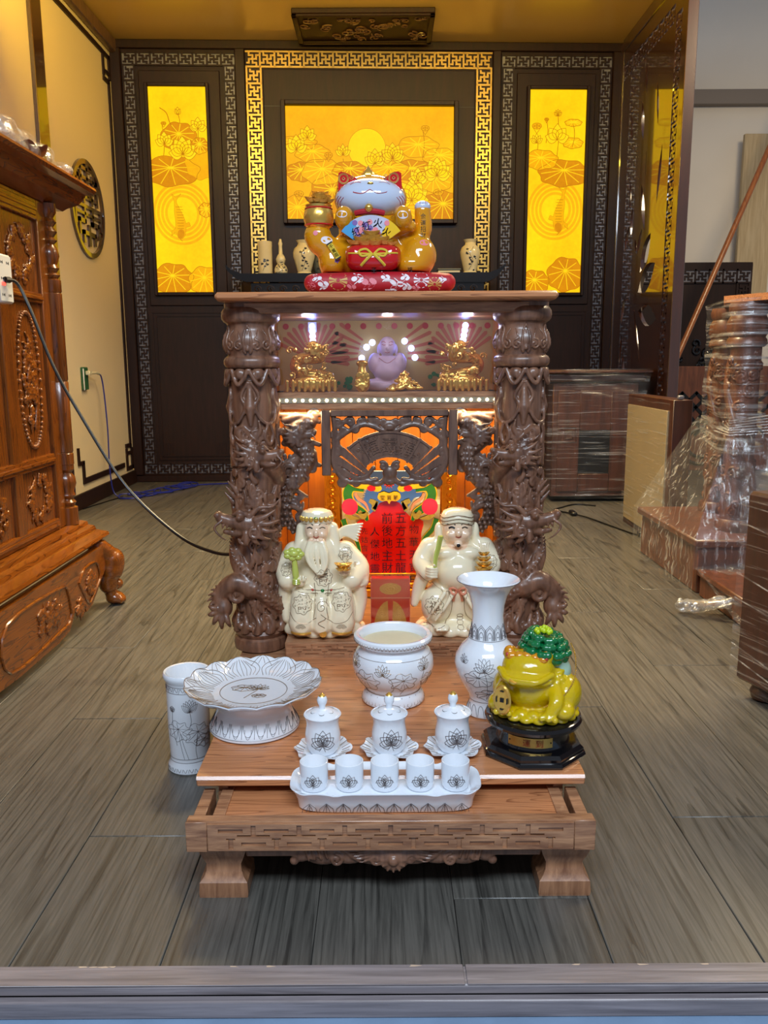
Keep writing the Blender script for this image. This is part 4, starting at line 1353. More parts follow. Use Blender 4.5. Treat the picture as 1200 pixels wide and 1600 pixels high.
for i in range(30):
    a, r = random.uniform(-38, 38), random.uniform(.084, .126)
    c_ = Q(a, r)
    mb.tube([(c_[0] + u, 1.7995, c_[1] + v) for u, v in spiral(0, 0, .006, 1.2, random.uniform(0, 6), 1, 10)], .0013, 4)
tag(mb.build('fan_relief', M['darkcarve'], FP), kind='stuff')
sc = Sculpt((-.125, 1.785, .505), (.152, 1.825, .676), .0021)
y = 1.805
for s_ in (-1, 1):
    X = lambda u: .013 + s_ * u
    for (cx, cz, r, st) in ((.098, .636, .009, 5), (.075, .640, .008, 2), (.118, .610, .009, 1), (.119, .578, .009, 4), (.055, .530, .010, 2), (.075, .522, .010, 0), (.03, .655, .008, 2), (.105, .524, .010, 3), (.085, .655, .011, 0), (.062, .657, .010, 2), (.040, .662, .009, 1), (.112, .655, .012, 3), (.116, .625, .012, 0), (.113, .593, .011, 2), (.116, .562, .013, 1), (.10, .540, .012, 4), (.012, .655, .009, 3)):
        sc.tube([(X(cx) + s_ * u, y, cz + v) for u, v in spiral(0, 0, r, 1.4, st, 1, 16)], .0042, .0015)
    sc.tube(smooth([(X(.012), y, .636), (X(.05), y, .650), (X(.085), y, .638), (X(.122), y, .612)], 5), (.006, .005), .002)
    sc.tube(smooth([(X(.122), y, .672), (X(.118), y, .62), (X(.124), y, .57), (X(.10), y, .53), (X(.06), y, .525), (X(.03), y, .53)], 6), .0055, .002)
    sc.tube(smooth([(X(.10), y, .552), (X(.075), y, .535), (X(.05), y, .54), (X(.035), y, .556)], 5), .005, .002)
    sc.tube(smooth([(X(.0), y, .54), (X(.025), y, .52), (X(.05), y, .527)], 4), .006, .002)
    sc.tube([(X(.014) + s_ * u, y - .004, .560 + v) for u, v in spiral(0, 0, .010, 1.3, 1, 1, 14)], .0038, .001)
sc.ell((.013, y, .545), (.016, .010, .016), .003); sc.ell((.013, y, .525), (.012, .008, .008), .003); sc.ell((.013, y, .645), (.014, .009, .010), .003)
sc.build('scroll_openwork', M['darkcarve'], FP)

# --- gilded strips and sill round the red tablet
for x0, x1 in ((-.150, -.112), (.146, .184)):
    o = alt(MB().box(x0, x1, 2.085, 2.10, .1905, .535, .002), 'gilded_strip', M['goldcarve'])
    mb = MB()
    for k in range(20):
        z = .2 + k * .0168
        s_ = 1 if k % 2 else -1
        mb.tube([((x0 + x1) / 2 + .0 + u * s_, 2.084, z + v) for u, v in spiral(0, 0, .011, 1.2, 0, 1, 10)], .0022, 4)
    mb.box(x0, x0 + .004, 2.08, 2.09, .1905, .535); mb.box(x1 - .004, x1, 2.08, 2.09, .1905, .535)
    tag(mb.build('scroll_relief', M['goldcarve'], o), kind='stuff')
mb = MB(); mb.box(-.112, .146, 2.05, 2.10, .1905, .212, .003); mb.box(-.112, .146, 2.06, 2.10, .213, .226, .003); mb.box(-.112, .146, 2.07, 2.10, .227, .25, .002)
alt(mb, 'gilded_sill', M['goldcarve'])
# ================================================================ display case of the altar
from mathutils.bvhtree import BVHTree


def on_mesh(ob, eps=.0004):
    """project drawings on the front (towards -y) of an object"""
    me = ob.data
    t_ = BVHTree.FromPolygons([v.co[:] for v in me.vertices], [tuple(p.vertices) for p in me.polygons])
    def f(u, v, d=0):
        h = t_.ray_cast(Vector((u, -5, v)), Vector((0, 1, 0)))
        y = h[0].y if h[0] is not None else f.last
        f.last = y
        return Vector((u, y - eps - d, v))
    f.last = 0
    return f


alt(MB().box(-.2325, .2475, 1.820, 1.8225, .7145, .8812), 'display_glass', M['glass'])
YB = 2.06
BP = alt(MB().box(-.255, .270, YB, YB + .004, .7145, .8812), 'backdrop', M['panelart'])
mbr, mby = MB(), MB()
for cx, cz, r0, r1 in ((-.170, .790, .03, .085), (.0, .800, .06, .125), (.190, .790, .03, .085)):
    for k in range(19):
        a = D(-8 + 196 * k / 18)
        wd = .0048
        ca, sa = math.cos(a), math.sin(a)
        mbr.prism([(cx + r0 * ca - wd * .5 * sa, cz + r0 * sa + wd * .5 * ca), (cx + r1 * ca - wd * sa, cz + r1 * sa + wd * ca), (cx + (r1 + .005) * ca, cz + (r1 + .005) * sa), (cx + r1 * ca + wd * sa, cz + r1 * sa - wd * ca), (cx + r0 * ca + wd * .5 * sa, cz + r0 * sa - wd * .5 * ca)], YB - .0006, YB - .0002) if cz + r1 * sa < .878 and cz + r1 * sa > .716 and -.25 < cx + r1 * ca < .265 else None
tag(mbr.build('halo_ray', M['rayred'], BP), kind='stuff')
mb = MB()
for k in range(14): mb.prism(arc(-.235 + .0375 * k, .868, .0075, 0, 360, 10), YB - .0012, YB - .0006)
tag(mb.build('lantern_print', M['inkred'], BP), kind='stuff')
mb = MB(); random.seed(2)
for i in range(26):
    x = random.choice((-.11, .135)) + random.uniform(-.03, .03); z = random.uniform(.72, .755)
    mb.prism(arc(x, z, random.uniform(.003, .007), 0, 360, 7), YB - .0012 - .00002 * i, YB - .0006)
tag(mb.build('lotus_print', M['green'], BP), kind='stuff')

bm_ = None
LB = alt(MB().box(-.18, -.16, YB - .012, YB - .0005, .855, .878), 'light_holder', M['white'])
for px, pz in ((-.1705, .868), (-.1702, .856), (-.1698, .844), (-.1693, .833), (.1985, .868), (.197, .857), (.195, .845), (.1932, .834),
               (-.026, .829), (-.040, .818), (-.052, .792), (.052, .832), (.068, .815), (.077, .793)):
    if bm_ is None:
        o = MB().ball((0, 0, 0), .0078, 10, 6).build('light_bulb', M['ledblue'], AL); bm_ = o.data
    else:
        o = bpy.data.objects.new('light_bulb', bm_); COL.objects.link(o); o.parent = AL
    o.location = (px - AX, YB - .010 - 1.8, pz)
for x, z in ((-.17, .85), (.196, .85), (-.045, .812), (.066, .812)):
    l = bpy.data.lights.new('blue_halo', 'POINT'); l.energy = .055; l.color = (.14, .22, 1); l.shadow_soft_size = .012
    o = bpy.data.objects.new('blue_halo', l); COL.objects.link(o); o.location = (x, YB - .032, z)
for x in (-.17, .19, .01):
    l = bpy.data.lights.new('case_fill', 'POINT'); l.energy = .20; l.color = (.80, .78, 1); l.shadow_soft_size = .01  # added fill, no bulb here: lights the case figures from the front
    o = bpy.data.objects.new('case_fill', l); COL.objects.link(o); o.location = (x, YB - .16, .862)

CZ = .7142
# buddha seated in the middle of the case
t = thing('buddha_figure', 'pale lilac seated buddha figure in the middle of the display case', 'figurine', (.010, 2.02, CZ))
sc = Sculpt((-.07, -.035, -.001), (.07, .035, .15), .0016)
sc.ell((0, 0, .012), (.058, .028, .016), .004); sc.ell((-.028, -.012, .018), (.026, .016, .012), .004); sc.ell((.028, -.012, .018), (.026, .016, .012), .004)
sc.ell((0, 0, .050), (.034, .024, .036), .006); sc.ell((0, -.01, .044), (.028, .02, .024), .005)
sc.ell((-.03, 0, .066), (.016, .016, .024), .006); sc.ell((.03, 0, .066), (.016, .016, .024), .006)
sc.ell((0, -.002, .104), (.020, .020, .024), .004); sc.ell((-.0205, 0, .098), (.004, .005, .012), .002); sc.ell((.0205, 0, .098), (.004, .005, .012), .002)
sc.ell((0, -.021, .100), (.003, .004, .005), .002); sc.cut_below(0)
bd = sc.build('body', M['lilac'], t)
pr = on_mesh(bd)
mb = MB()
for s_ in (-1, 1):
    lines(mb, [smooth([(s_ * .004, .1085), (s_ * .008, .1075), (s_ * .013, .1095)], 4), smooth([(s_ * .004, .113), (s_ * .009, .116), (s_ * .014, .114)], 4)], pr, .0006)
lines(mb, [smooth([(-.006, .092), (0, .090), (.006, .092)], 4), smooth([(-.02, .078), (0, .066), (.02, .078)], 5)], pr, .0006)
mb.build('face_lines', M['inkred'], t)


def gold_heap(name, label, x, y, parts, w, seed):
    t = thing(name, label, 'figurine', (x, y, CZ))
    random.seed(seed)
    sc = Sculpt((-w, -.04, -.001), (w, .04, .135), .0019)
    parts(sc)
    sc.cut_below(0)
    sc.build('body', M['gold'], t)
    return t


def dragon_pile(flip):
    def f(sc):
        sc.ell((0, 0, .02), (.058, .03, .022), .004)
        for k in range(9): sc.tube([(-.055 + .0137 * k, -.026, .006), (-.055 + .0137 * k, -.026, .026)], .0045, .001)
        body = smooth([(-.04 * flip, 0, .035), (.03 * flip, -.005, .05), (.03 * flip, .005, .075), (-.02 * flip, 0, .08), (-.005 * flip, -.005, .105)], 6)
        sc.tube(body, [.013] * len(body), .003)
        for i in range(0, len(body), 2): sc.ell((body[i][0], body[i][1] - .012, body[i][2]), .005, .001)
        dragon_head(sc, (-.012 * flip, -.006, .098), -flip * .95, .1, .022)
        for i in range(22):
            q = spiral(0, 0, random.uniform(.005, .009), 1.2, random.uniform(0, 6), 1, 10); a, b_ = random.uniform(-.05, .05), random.uniform(.02, .1)
            sc.tube([(a + u, -.018 - random.uniform(0, .004), b_ + v) for u, v in q], .0022, .001)
    return f


gold_heap('gold_dragon_figure', 'gold dragon on an ingot pile at the left end of the display case', -.165, 1.95, dragon_pile(-1), .08, 31)
gold_heap('gold_dragon_figure', 'gold dragon on a coin pile at the right end of the display case', .182, 1.95, dragon_pile(1), .08, 32)


def pouch(sc):
    sc.ell((0, 0, .024), (.018, .016, .026), .003); sc.tube([(0, 0, .045), (0, 0, .06)], (.012, .008), .003); sc.ell((0, 0, .066), (.014, .010, .008), .002)
    for i in range(16):
        a, b_ = random.uniform(-.013, .013), random.uniform(.008, .045)
        q = spiral(0, 0, .0055, 1.2, random.uniform(0, 6), 1, 10); sc.tube([(a + u, -.0155, b_ + v) for u, v in q], .0018, .001)


def ingots(sc):
    for i in range(26):
        r = random.random() ** .5; a = random.uniform(0, 2 * PI)
        x, y = .034 * r * math.cos(a), .02 * r * math.sin(a); z = .006 + .036 * (1 - r)
        sc.ell((x, y, z), (.012, .008, .005), .0012); sc.ell((x, y, z + .004), (.005, .005, .005), .001)


gold_heap('gold_pouch_figure', 'small upright gold pouch left of the lilac buddha', -.048, 1.93, pouch, .03, 5)
gold_heap('gold_ingot_pile', 'heap of gold ingots right of the lilac buddha', .050, 1.93, ingots, .06, 6)

# ================================================================ red spirit tablet printed on mirror glass
TB = thing('spirit_tablet', 'red mirror tablet with twin dragons and columns of characters in the shrine', 'tablet', (.0175, 2.075, .2505))
TY = 2.072
tx = lambda X, Y: (-.1074 + (520 + X / 6.156 - 533) * .001612, .5145 - (720 + Y / 6.154 - 735) * .001673)


def tb(mb, name, mat, **k):
    o = mb.build(name, mat, TB, **k); o.location = (-.0175, -2.075, -.2505); return o


tb(MB().box(-.107, .1425, TY, TY + .006, .2505, .5145, .001), 'mirror', M['mirror'])
LY = [TY - .0003]


def layer(polys, mat, name, conv=True):
    LY[0] -= .00025
    mb = MB()
    for p in polys: mb.prism([tx(*q) for q in p] if conv else p, LY[0], LY[0] + .0002)
    return tb(mb, name, mat, flat=True)


def ribbon(pts, w):
    """outline of a tapering band along a path"""
    P = smooth(pts, 6); n = len(P); L, R_ = [], []
    for i, p in enumerate(P):
        a, b_ = P[max(i - 1, 0)], P[min(i + 1, n - 1)]
        dx, dy = b_[0] - a[0], b_[1] - a[1]; q = math.hypot(dx, dy) or 1
        ww = np.interp(i / (n - 1), np.linspace(0, 1, len(w)), w) / 2
        L.append((p[0] - dy / q * ww, p[1] + dx / q * ww)); R_.append((p[0] + dy / q * ww, p[1] - dx / q * ww))
    return L + R_[::-1]


mir = lambda poly: [(1092 - p[0], p[1]) for p in poly][::-1]
body = smooth([(450, 395), (540, 370), (640, 395), (700, 480), (760, 530), (870, 570), (850, 690), (855, 800), (850, 1000), (830, 1230), (545, 1240), (270, 1230), (250, 1000), (240, 800), (240, 690), (225, 580), (330, 520), (390, 470)], 3)
layer([body], M['redprint'], 'red_field')
for side in (False, True):
    f = mir if side else (lambda p: p)
    nm = 'dragon_print'
    tail = [(95, 545), (130, 640), (215, 740), (250, 860), (255, 1000)]
    coil = [(300, 250), (180, 240), (140, 320), (190, 420), (290, 490), (330, 560)]
    layer([f(ribbon(tail, [62, 54, 46, 36, 18]))], M['yellow'], 'dragon_fin'); layer([f(ribbon(tail, [50, 42, 36, 28, 12]))], M['green'], nm)
    layer([f(ribbon(coil, [96, 112, 104, 98, 84, 34]))], M['yellow'], 'dragon_fin'); layer([f(ribbon(coil, [80, 88, 82, 80, 66, 24]))], M['green'], nm)
    layer([f(ribbon([(215, 300), (240, 350), (310, 400), (345, 470)], [22, 30, 26, 14]))], M['ribbon'], 'dragon_belly')
    layer([f(arc(160, 430, 78, 0, 360, 30))], M['pink'], 'pink_disc')
    layer([f(ribbon([(110, 505), (170, 530), (250, 540)], [14, 50, 10])), f(ribbon([(250, 470), (290, 520), (330, 480)], [30, 60, 20])), f(ribbon([(350, 370), (400, 400), (390, 460), (430, 380)], [40, 60, 40, 20]))], M['olive'], 'dragon_claw')
    head = [(150, 215), (230, 200), (330, 195), (440, 220), (470, 260), (430, 290), (330, 265), (220, 250)]
    layer([f(smooth(head + head[:1], 3))], M['yellow'], 'dragon_jaw')
    layer([f(smooth([(120, 190), (160, 150), (260, 125), (350, 150), (330, 180), (230, 195), (150, 205)], 3))], M['orangered'], 'dragon_mane')
    layer([f([(130 + 26 * i, 160 - 10 * math.sin(i)), (150 + 26 * i, 105 - 12 * math.sin(i * .9)), (165 + 26 * i, 158)]) for i in range(8)], M['orangered'], 'dragon_mane')
    layer([f(arc(385, 200, 60, 0, 360, 16, 26)), f(arc(235, 215, 34, 0, 360, 12, 20))], M['green'], 'dragon_brow')
    layer([f(arc(370, 255, 42, 0, 360, 12, 28))], M['redprint'], 'dragon_tongue')
layer([arc(540, 200, 40, 0, 360, 16)] + [[(540 + 30 * math.cos(a - .25), 200 + 30 * math.sin(a - .25)), (540 + 62 * math.cos(a), 200 + 62 * math.sin(a)), (540 + 30 * math.cos(a + .25), 200 + 30 * math.sin(a + .25))] for a in [k * PI / 6 for k in range(12)]], M['orangered'], 'fire_pearl')
layer([smooth([(440, 300), (490, 285), (540, 300), (590, 285), (640, 300), (650, 345), (610, 375), (560, 372), (540, 400), (520, 372), (470, 375), (430, 345), (440, 300)], 4)], M['yellow'], 'plaque_print')
layer([mir(p) if k else p for k in (0, 1) for p in ([(270, 1240), (375, 1240), (375, 1330), (270, 1330)],)], M['goldcarve'], 'gold_foot_print')


def tchars(chars, X, y0, dy, size, mat, name):
    LY[0] -= .00012
    mb = MB()
    for i, c in enumerate(chars):
        x, z = tx(X, y0 + dy * i)
        letter(mb, c, lambda u, v, d: (u, LY[0] - .0003 + d * .01, v), size, x, z, .3)
    return tb(mb, name, mat, flat=True)


tchars('前後地主財神', 520, 535, 118, .0275, M['mirrorprint'], 'character_print')
tchars('五方五土龍神', 650, 535, 118, .0270, M['mirrorprint'], 'character_print')
tchars('物華天寶日', 778, 640, 122, .0235, M['mirrorprint'], 'character_print')
tchars('人傑地靈', 400, 660, 118, .0235, M['mirrorprint'], 'character_print')
tchars('先姑吉友之', 300, 655, 82, .0165, M['mirrorprint'], 'character_print')
for c, X in (('堂', 478), ('寶', 540), ('聚', 602)): tchars(c, X, 340, 0, .0118, M['ink'], 'character_print')


# ================================================================ red packet box in front of the tablet
t = thing('red_packet_box', 'clear-lidded red box with gold print between the two seated figures', 'box', (.013, 1.77, .1905))
MB().box(-.043, .043, -.012, .012, 0, .128, .002).build('box', M['redprint'], t)
MB().box(-.0435, .0435, -.0155, -.0125, .001, .138, .001).build('clear_sleeve', M['acetate'], t)
mb = MB()
for s_ in (-1, 1):
    mb.prism([(s_ * .003, .008), (s_ * .037, .008)] + [(s_ * (.037 - .034 * (1 - math.cos(D(a)))), .008 + .070 * math.sin(D(a))) for a in (10, 25, 40, 55, 70, 85)], -.0125, -.012)
    for i in range(9): mb.tube([(s_ * (.018 + u), -.0128, .03 + .004 * i + v) for u, v in spiral(0, 0, .006, 1, i, 1, 8)], .0012, 4)
mb.prism(arc(0, .105, .024, 0, 360, 18, .013), -.0125, -.012)
mb.tube([(u * 1.5, -.0128, .105 + v) for u, v in spiral(0, 0, .010, 2, 0, 1, 16)], .0012, 4)
mb.build('gold_print', M['goldfoil'], t)
MB().box(-.043, .043, -.0125, -.012, .083, .0855).build('lid_edge', M['ribbon'], t)


# ================================================================ the two porcelain figures
def cloud_base(sc, w, d):
    sc.ell((0, 0, .012), (w, d, .022), .006)
    for k in range(14):
        a = k * 2 * PI / 14
        sc.ell((w * .86 * math.cos(a), d * .86 * math.sin(a), .010), (.018, .016, .014), .006)
    for k in range(7):
        x = -.07 + .0233 * k
        sc.tube([(x + u, -d * math.sqrt(max(.1, 1 - (x / w) ** 2)) * .96, .013 + v) for u, v in spiral(0, 0, .008, 1.2, k, 1, 12)], .002, .0015)


def face(pr, mbd, mbr, cx, cz, s_, brow=1.0):
    for sg in (-1, 1):
        lines(mbd, [smooth([(cx + sg * .25 * s_, cz), (cx + sg * .45 * s_, cz + .07 * s_), (cx + sg * .65 * s_, cz - .02 * s_)], 4)], pr, .0013 * brow)
        lines(mbd, [smooth([(cx + sg * .2 * s_, cz + .22 * s_), (cx + sg * .45 * s_, cz + .36 * s_), (cx + sg * .75 * s_, cz + .22 * s_)], 4)], pr, .0010 * brow)
    lines(mbr, [smooth([(cx - .2 * s_, cz - .58 * s_), (cx, cz - .66 * s_), (cx + .2 * s_, cz - .58 * s_)], 4)], pr, .0013)


def tint(ob, mat, test):
    """give the polygons of one region (a face) their own glaze"""
    me = ob.data; me.materials.append(mat)
    for p in me.polygons:
        if test(p.center): p.material_index = 1


def medallion(mb, pr, cx, cz, r, ch='壽'):
    """round good-luck sign with a scalloped rim, drawn in gold"""
    lines(mb, [[(cx + r * (1 + .09 * math.sin(8 * a)) * math.cos(a), cz + r * (1 + .09 * math.sin(8 * a)) * math.sin(a)) for a in [2 * PI * k / 48 for k in range(49)]]], pr, .0006)
    for k in range(8):
        a = 2 * PI * k / 8 + .2
        lines(mb, [[(cx + .8 * r * math.cos(a) + u, cz + .8 * r * math.sin(a) + v) for u, v in spiral(0, 0, r * .13, 1, a, 1, 6)]], pr, .0005)
    letter(mb, ch, lambda u, v, d: pr(u, v, d * .04), r * 1.15, cx, cz)


def cup_on(pr, mb, c): pass


LF = thing('wealth_god_figure', 'white porcelain bearded elder figure holding a green sceptre and gold ingot', 'figurine', (-.137, 1.795, .1903))
sc = Sculpt((-.112, -.078, -.001), (.112, .075, .295), .0019)
cloud_base(sc, .088, .058)
sc.ell((0, .005, .095), (.066, .046, .085), .012)                                    # seated torso
sc.ell((0, .008, .150), (.060, .040, .060), .014); sc.ell((-.012, .0, .185), (.046, .036, .036), .012)
for s_ in (-1, 1):
    sc.ell((s_ * .040, -.030, .062), (.032, .030, .052), .008)                       # knees under the robe
    sc.tube([(s_ * .042, -.040, .09), (s_ * .042, -.050, .035)], (.024, .031), .008)
    sc.ell((s_ * .044, -.060, .022), (.022, .014, .009), .003)                       # shoes
    sc.tube(smooth([(s_ * .055 - .005, .005, .178), (s_ * .080, -.005, .145), (s_ * .070 - .004, -.032, .125)], 5), (.026, .022), .008)
    sc.tube(smooth([(s_ * .075, -.02, .125), (s_ * .084, -.015, .08), (s_ * .078, -.02, .035)], 5), (.018, .012), .006)    # hanging sleeves
sc.tube(smooth([(0, -.052, .085), (.002, -.060, .06), (0, -.058, .03)], 4), (.016, .022), .006)
# hands with fingers
for hx, hz, hy in ((-.046, .125, -.054), (.050, .148, -.052)):
    sc.ell((hx, hy, hz), (.013, .011, .009), .003)
    for i in range(4):
        sc.tube(smooth([(hx - .009 + .006 * i, hy - .004, hz + .002), (hx - .010 + .0065 * i, hy - .012, hz + .008), (hx - .009 + .006 * i, hy - .010, hz + .017)], 3), (.0034, .0024), .001)
    sc.tube([(hx + .010, hy - .002, hz), (hx + .014, hy - .006, hz + .012)], (.0036, .0025), .001)
sc.tube([(.088, -.01, .13), (.090, -.02, .118)], (.016, .013), .005)
for i in range(4): sc.tube([(.096, -.024, .135 - .007 * i), (.086, -.034, .134 - .007 * i)], .0038, .001)
# head, hair, beard
hx = -.010
sc.ell((hx, -.006, .232), (.030, .030, .036), .006); sc.ell((hx, .006, .228), (.039, .028, .042), .004)
for s_ in (-1, 1):
    sc.tube(smooth([(hx + s_ * .034, .0, .235), (hx + s_ * .040, -.006, .205), (hx + s_ * .044, -.014, .178)], 4), (.012, .008), .005)
    sc.ell((hx + s_ * .013, -.030, .225), (.008, .007, .007), .004)
sc.ell((hx, -.036, .228), (.0055, .006, .009), .003)
for dx in (-.016, -.009, 0, .009, .016):
    sc.tube(smooth([(hx + dx * .8, -.032, .206 + abs(dx) * .2), (hx + dx * 1.3, -.042, .185), (hx + dx * 1.1 + .004, -.046, .163), (hx + dx * .3 + .008, -.050, .142)], 5), (.0072, .0025), .0025)
for s_ in (-1, 1): sc.tube(smooth([(hx + s_ * .003, -.036, .214), (hx + s_ * .012, -.038, .205), (hx + s_ * .016, -.042, .185)], 4), (.004, .002), .001)
for i in range(7):                                                                    # horse-tail whisk over the shoulder
    sc.tube(smooth([(.030, .01, .205 + .002 * i), (.052, .0, .218 + .003 * i), (.078 + .002 * i, -.004, .205 + .0065 * i)], 5), (.006, .0022), .002)
for k in range(9):
    sc.tube([(.048 + .012 * (k % 3), -.03, .168 - .002 * k), (.05 + .012 * (k % 3), -.036, .166)], .002, .001)
# robe folds
for i in range(6):
    x = -.06 + .024 * i
    sc.tube(smooth([(x, -.058, .02), (x * .9, -.064, .05), (x * .8, -.060, .085)], 4), (.0032, .0015), .0025)
sc.cut_below(0)
LBod = sc.build('body', M['ivory'], LF)
pr = on_mesh(LBod)
tint(LBod, M['skin'], lambda c: c.y < -.022 and ((c.x + .010) / .029) ** 2 + ((c.z - .228) / .030) ** 2 < 1 and not (c.z < .212 and abs(c.x + .010) < .020 and c.y < -.030))
md, mr, mg = MB(), MB(), MB()
face(pr, md, mr, hx, .240, .030)
md.build('eyes', M['ink'], LF); mr.build('mouth', M['lipred'], LF)
medallion(mg, pr, .004, .132, .019); medallion(mg, pr, -.040, .080, .020); medallion(mg, pr, .044, .085, .020); medallion(mg, pr, .052, .180, .014); medallion(mg, pr, -.076, .150, .012)
for s_ in (-1, 1):
    lines(mg, [smooth([(s_ * .010, .052), (s_ * .030, .040), (s_ * .055, .045), (s_ * .068, .06)], 5), smooth([(s_ * .016, .12), (s_ * .012, .08), (s_ * .016, .05)], 4)], pr, .0007)
    for k in range(5): lines(mg, [[(s_ * .044 + p, .026 + q) for p, q in arc(0, 0, .004 + .002 * k, 20, 160, 6)]], pr, .0005)
lines(mg, [[(.002 + u, .075 + v) for u, v in spiral(0, 0, .014, 1.5, 0, 1, 20)], [(-.012, .095), (.002, .085), (.016, .095)], smooth([(0, .06), (.01, .05), (-.006, .04), (.008, .03)], 4), smooth([(-.05, .112), (0, .103), (.05, .112)], 5), smooth([(-.05, .106), (0, .097), (.05, .106)], 5)], pr, .0008)
mg.build('gold_drawing', M['goldline'], LF)
mb = MB()
for s_ in (-1, 1): mb.tube([tuple(pr(s_ * .044 + u, .016)) for u in np.linspace(-.020, .020, 9)], .0034, 6)
mb.lathe([(.0, -.002), (.008, -.002), (.008, .0015), (0, .0025)], 16, mat=Matrix.Translation(pr(.004, .016)) @ Matrix.Rotation(PI / 2, 4, 'X'))
mb.build('gold_trim', M['gold'], LF)
mb = MB(); mb.lathe([(.034, -.004), (.0365, .0), (.036, .012), (.031, .021), (.016, .026), (0, .027)], 28, (hx, -.002, .252), lambda a, r, z: (r * (1 - .12 * abs(math.sin(a))), z))
CAP = mb.build('cap', M['ivory'], LF)
mb = MB()
for k in range(9):
    a = -PI / 2 + (k - 4) * .32
    mb.ball((hx + .0345 * math.cos(a), -.002 + .033 * math.sin(a), .259), (.0055, .004, .006), 7, 5)
mb.build('gold_band', M['gold'], CAP)
MB().ball((hx, -.035, .260), (.0052, .0035, .0052), 10, 6).build('green_jewel', M['green'], CAP)
mb = MB(); mb.tube(smooth([(-.052, -.064, .128), (-.054, -.062, .155), (-.056, -.060, .182)], 4), [.0052, .006, .0072, .0075, .0072, .0066, .006, .006, .006], 10)
for k in range(7): mb.ball((-.056 + .015 * math.cos(k * .9), -.061 - .003, .190 + .009 * math.sin(k * .9)), (.0085, .006, .007), 8, 6)
mb.ball((-.056, -.066, .191), (.012, .006, .008), 8, 6)
for k in range(3): mb.lathe([(.0085, -.002), (.0095, 0), (.0085, .002)], 12, (-.052, -.064, .126 + .004 * k))
mb.build('lotus_sceptre', M['ruyi'], LF)
def ingot(mb, c, s_):
    mb.lathe([(0, -.35 * s_), (.55 * s_, -.3 * s_), (.8 * s_, 0), (1.05 * s_, .22 * s_), (.95 * s_, .22 * s_), (.6 * s_, .1 * s_), (.45 * s_, .3 * s_), (.2 * s_, .42 * s_), (0, .44 * s_)], 18, c, lambda a, r, z: (r * (1 + .35 * math.cos(a) ** 2), z + (.28 * s_ * math.cos(a) ** 2 if z > 0 and r > .7 * s_ else 0)))
mb = MB(); ingot(mb, (.049, -.064, .164), .014); ingot(mb, (.044, -.070, .157), .008); ingot(mb, (.055, -.069, .157), .008)
mb.build('ingot', M['gold'], LF)
mb = MB()
for x, m_ in ((.002, 'g'),): mb.ball(pr(x, .103), (.0045, .003, .0038), 8, 5)
mb.build('green_belt_stone', M['green'], LF)
mb = MB()
for x in (-.020, .022): mb.ball(pr(x, .105), (.0035, .003, .003), 8, 5)
tag(mb.build('red_belt_stones', M['lipred'], LF), kind='stuff')

RF = thing('earth_god_figure', 'white porcelain laughing pot-bellied figure with a pink sash and ingot stack', 'figurine', (.160, 1.795, .1903))
sc = Sculpt((-.115, -.080, -.001), (.105, .075, .290), .0019)
cloud_base(sc, .086, .058)
sc.ell((0, .005, .085), (.066, .046, .075), .012); sc.ell((.0, .006, .165), (.062, .040, .048), .016)
sc.ell((0, -.022, .140), (.048, .042, .042), .008)                                   # round belly
for s_ in (-1, 1):
    sc.ell((s_ * .024, -.028, .182), (.026, .018, .016), .008)                       # chest
    sc.ell((s_ * .046, -.026, .066), (.034, .034, .044), .010)
    sc.tube(smooth([(s_ * .060, .0, .190), (s_ * .078, -.012, .160), (s_ * .066, -.036, .142)], 5), (.022, .019), .008)
    sc.tube(smooth([(s_ * .070, -.026, .140), (s_ * .086, -.02, .100), (s_ * .094, -.02, .068)], 5), (.017, .009), .006)
    sc.ell((s_ * .036, -.062, .024), (.018, .012, .010), .003)
    for i in range(4): sc.ell((s_ * .036 - .010 + .0065 * i, -.072, .022), (.0036, .004, .0036), .001)
    sc.tube(smooth([(s_ * .012, -.058, .10), (s_ * .03, -.066, .07), (s_ * .05, -.06, .04)], 4), (.005, .0025), .003)
    sc.tube(smooth([(s_ * .03, -.055, .10), (s_ * .05, -.064, .07), (s_ * .066, -.05, .04)], 4), (.005, .0025), .003)
for hx_, hz, hy in ((-.056, .150, -.056), (.050, .142, -.058)):
    sc.ell((hx_, hy, hz), (.013, .012, .012), .003)
    for i in range(4): sc.tube(smooth([(hx_ - .012, hy - .004, hz + .008 - .006 * i), (hx_ - .004, hy - .014, hz + .008 - .006 * i), (hx_ + .008, hy - .011, hz + .007 - .006 * i)], 3), (.0038, .003), .001)
    sc.tube([(hx_ + .006, hy - .004, hz + .008), (hx_ + .002, hy - .014, hz + .016)], (.004, .003), .001)
sc.tube([(0, .002, .190), (0, -.002, .225)], (.026, .026), .008)
sc.ell((0, -.008, .236), (.035, .033, .034), .005); sc.ell((0, -.014, .220), (.031, .028, .020), .006)
for s_ in (-1, 1):
    sc.ell((s_ * .040, .0, .222), (.010, .012, .024), .006); sc.ell((s_ * .044, -.004, .200), (.012, .010, .014), .006)
    sc.ell((s_ * .016, -.036, .225), (.010, .008, .008), .005)
sc.ell((0, -.043, .229), (.007, .007, .008), .003); sc.ell((0, -.040, .205), (.010, .006, .006), .004)
sc.tube(smooth([(-.004, -.062, .118), (0, -.066, .117), (.004, -.062, .118)], 3), .002, .001, sub=True)
sc.cut_below(0)
RB = sc.build('body', M['ivory'], RF)
pr = on_mesh(RB)
tint(RB, M['skin'], lambda c: c.y < -.012 and (c.x / .033) ** 2 + ((c.z - .226) / .036) ** 2 < 1)
md, mr, mg = MB(), MB(), MB()
face(pr, md, mr, 0, .240, .031, 1.6)
md.ball(pr(0, .203), (.0042, .002, .0042), 8, 5)
md.build('eyes_and_goatee', M['ink'], RF); mr.build('mouth', M['lipred'], RF)
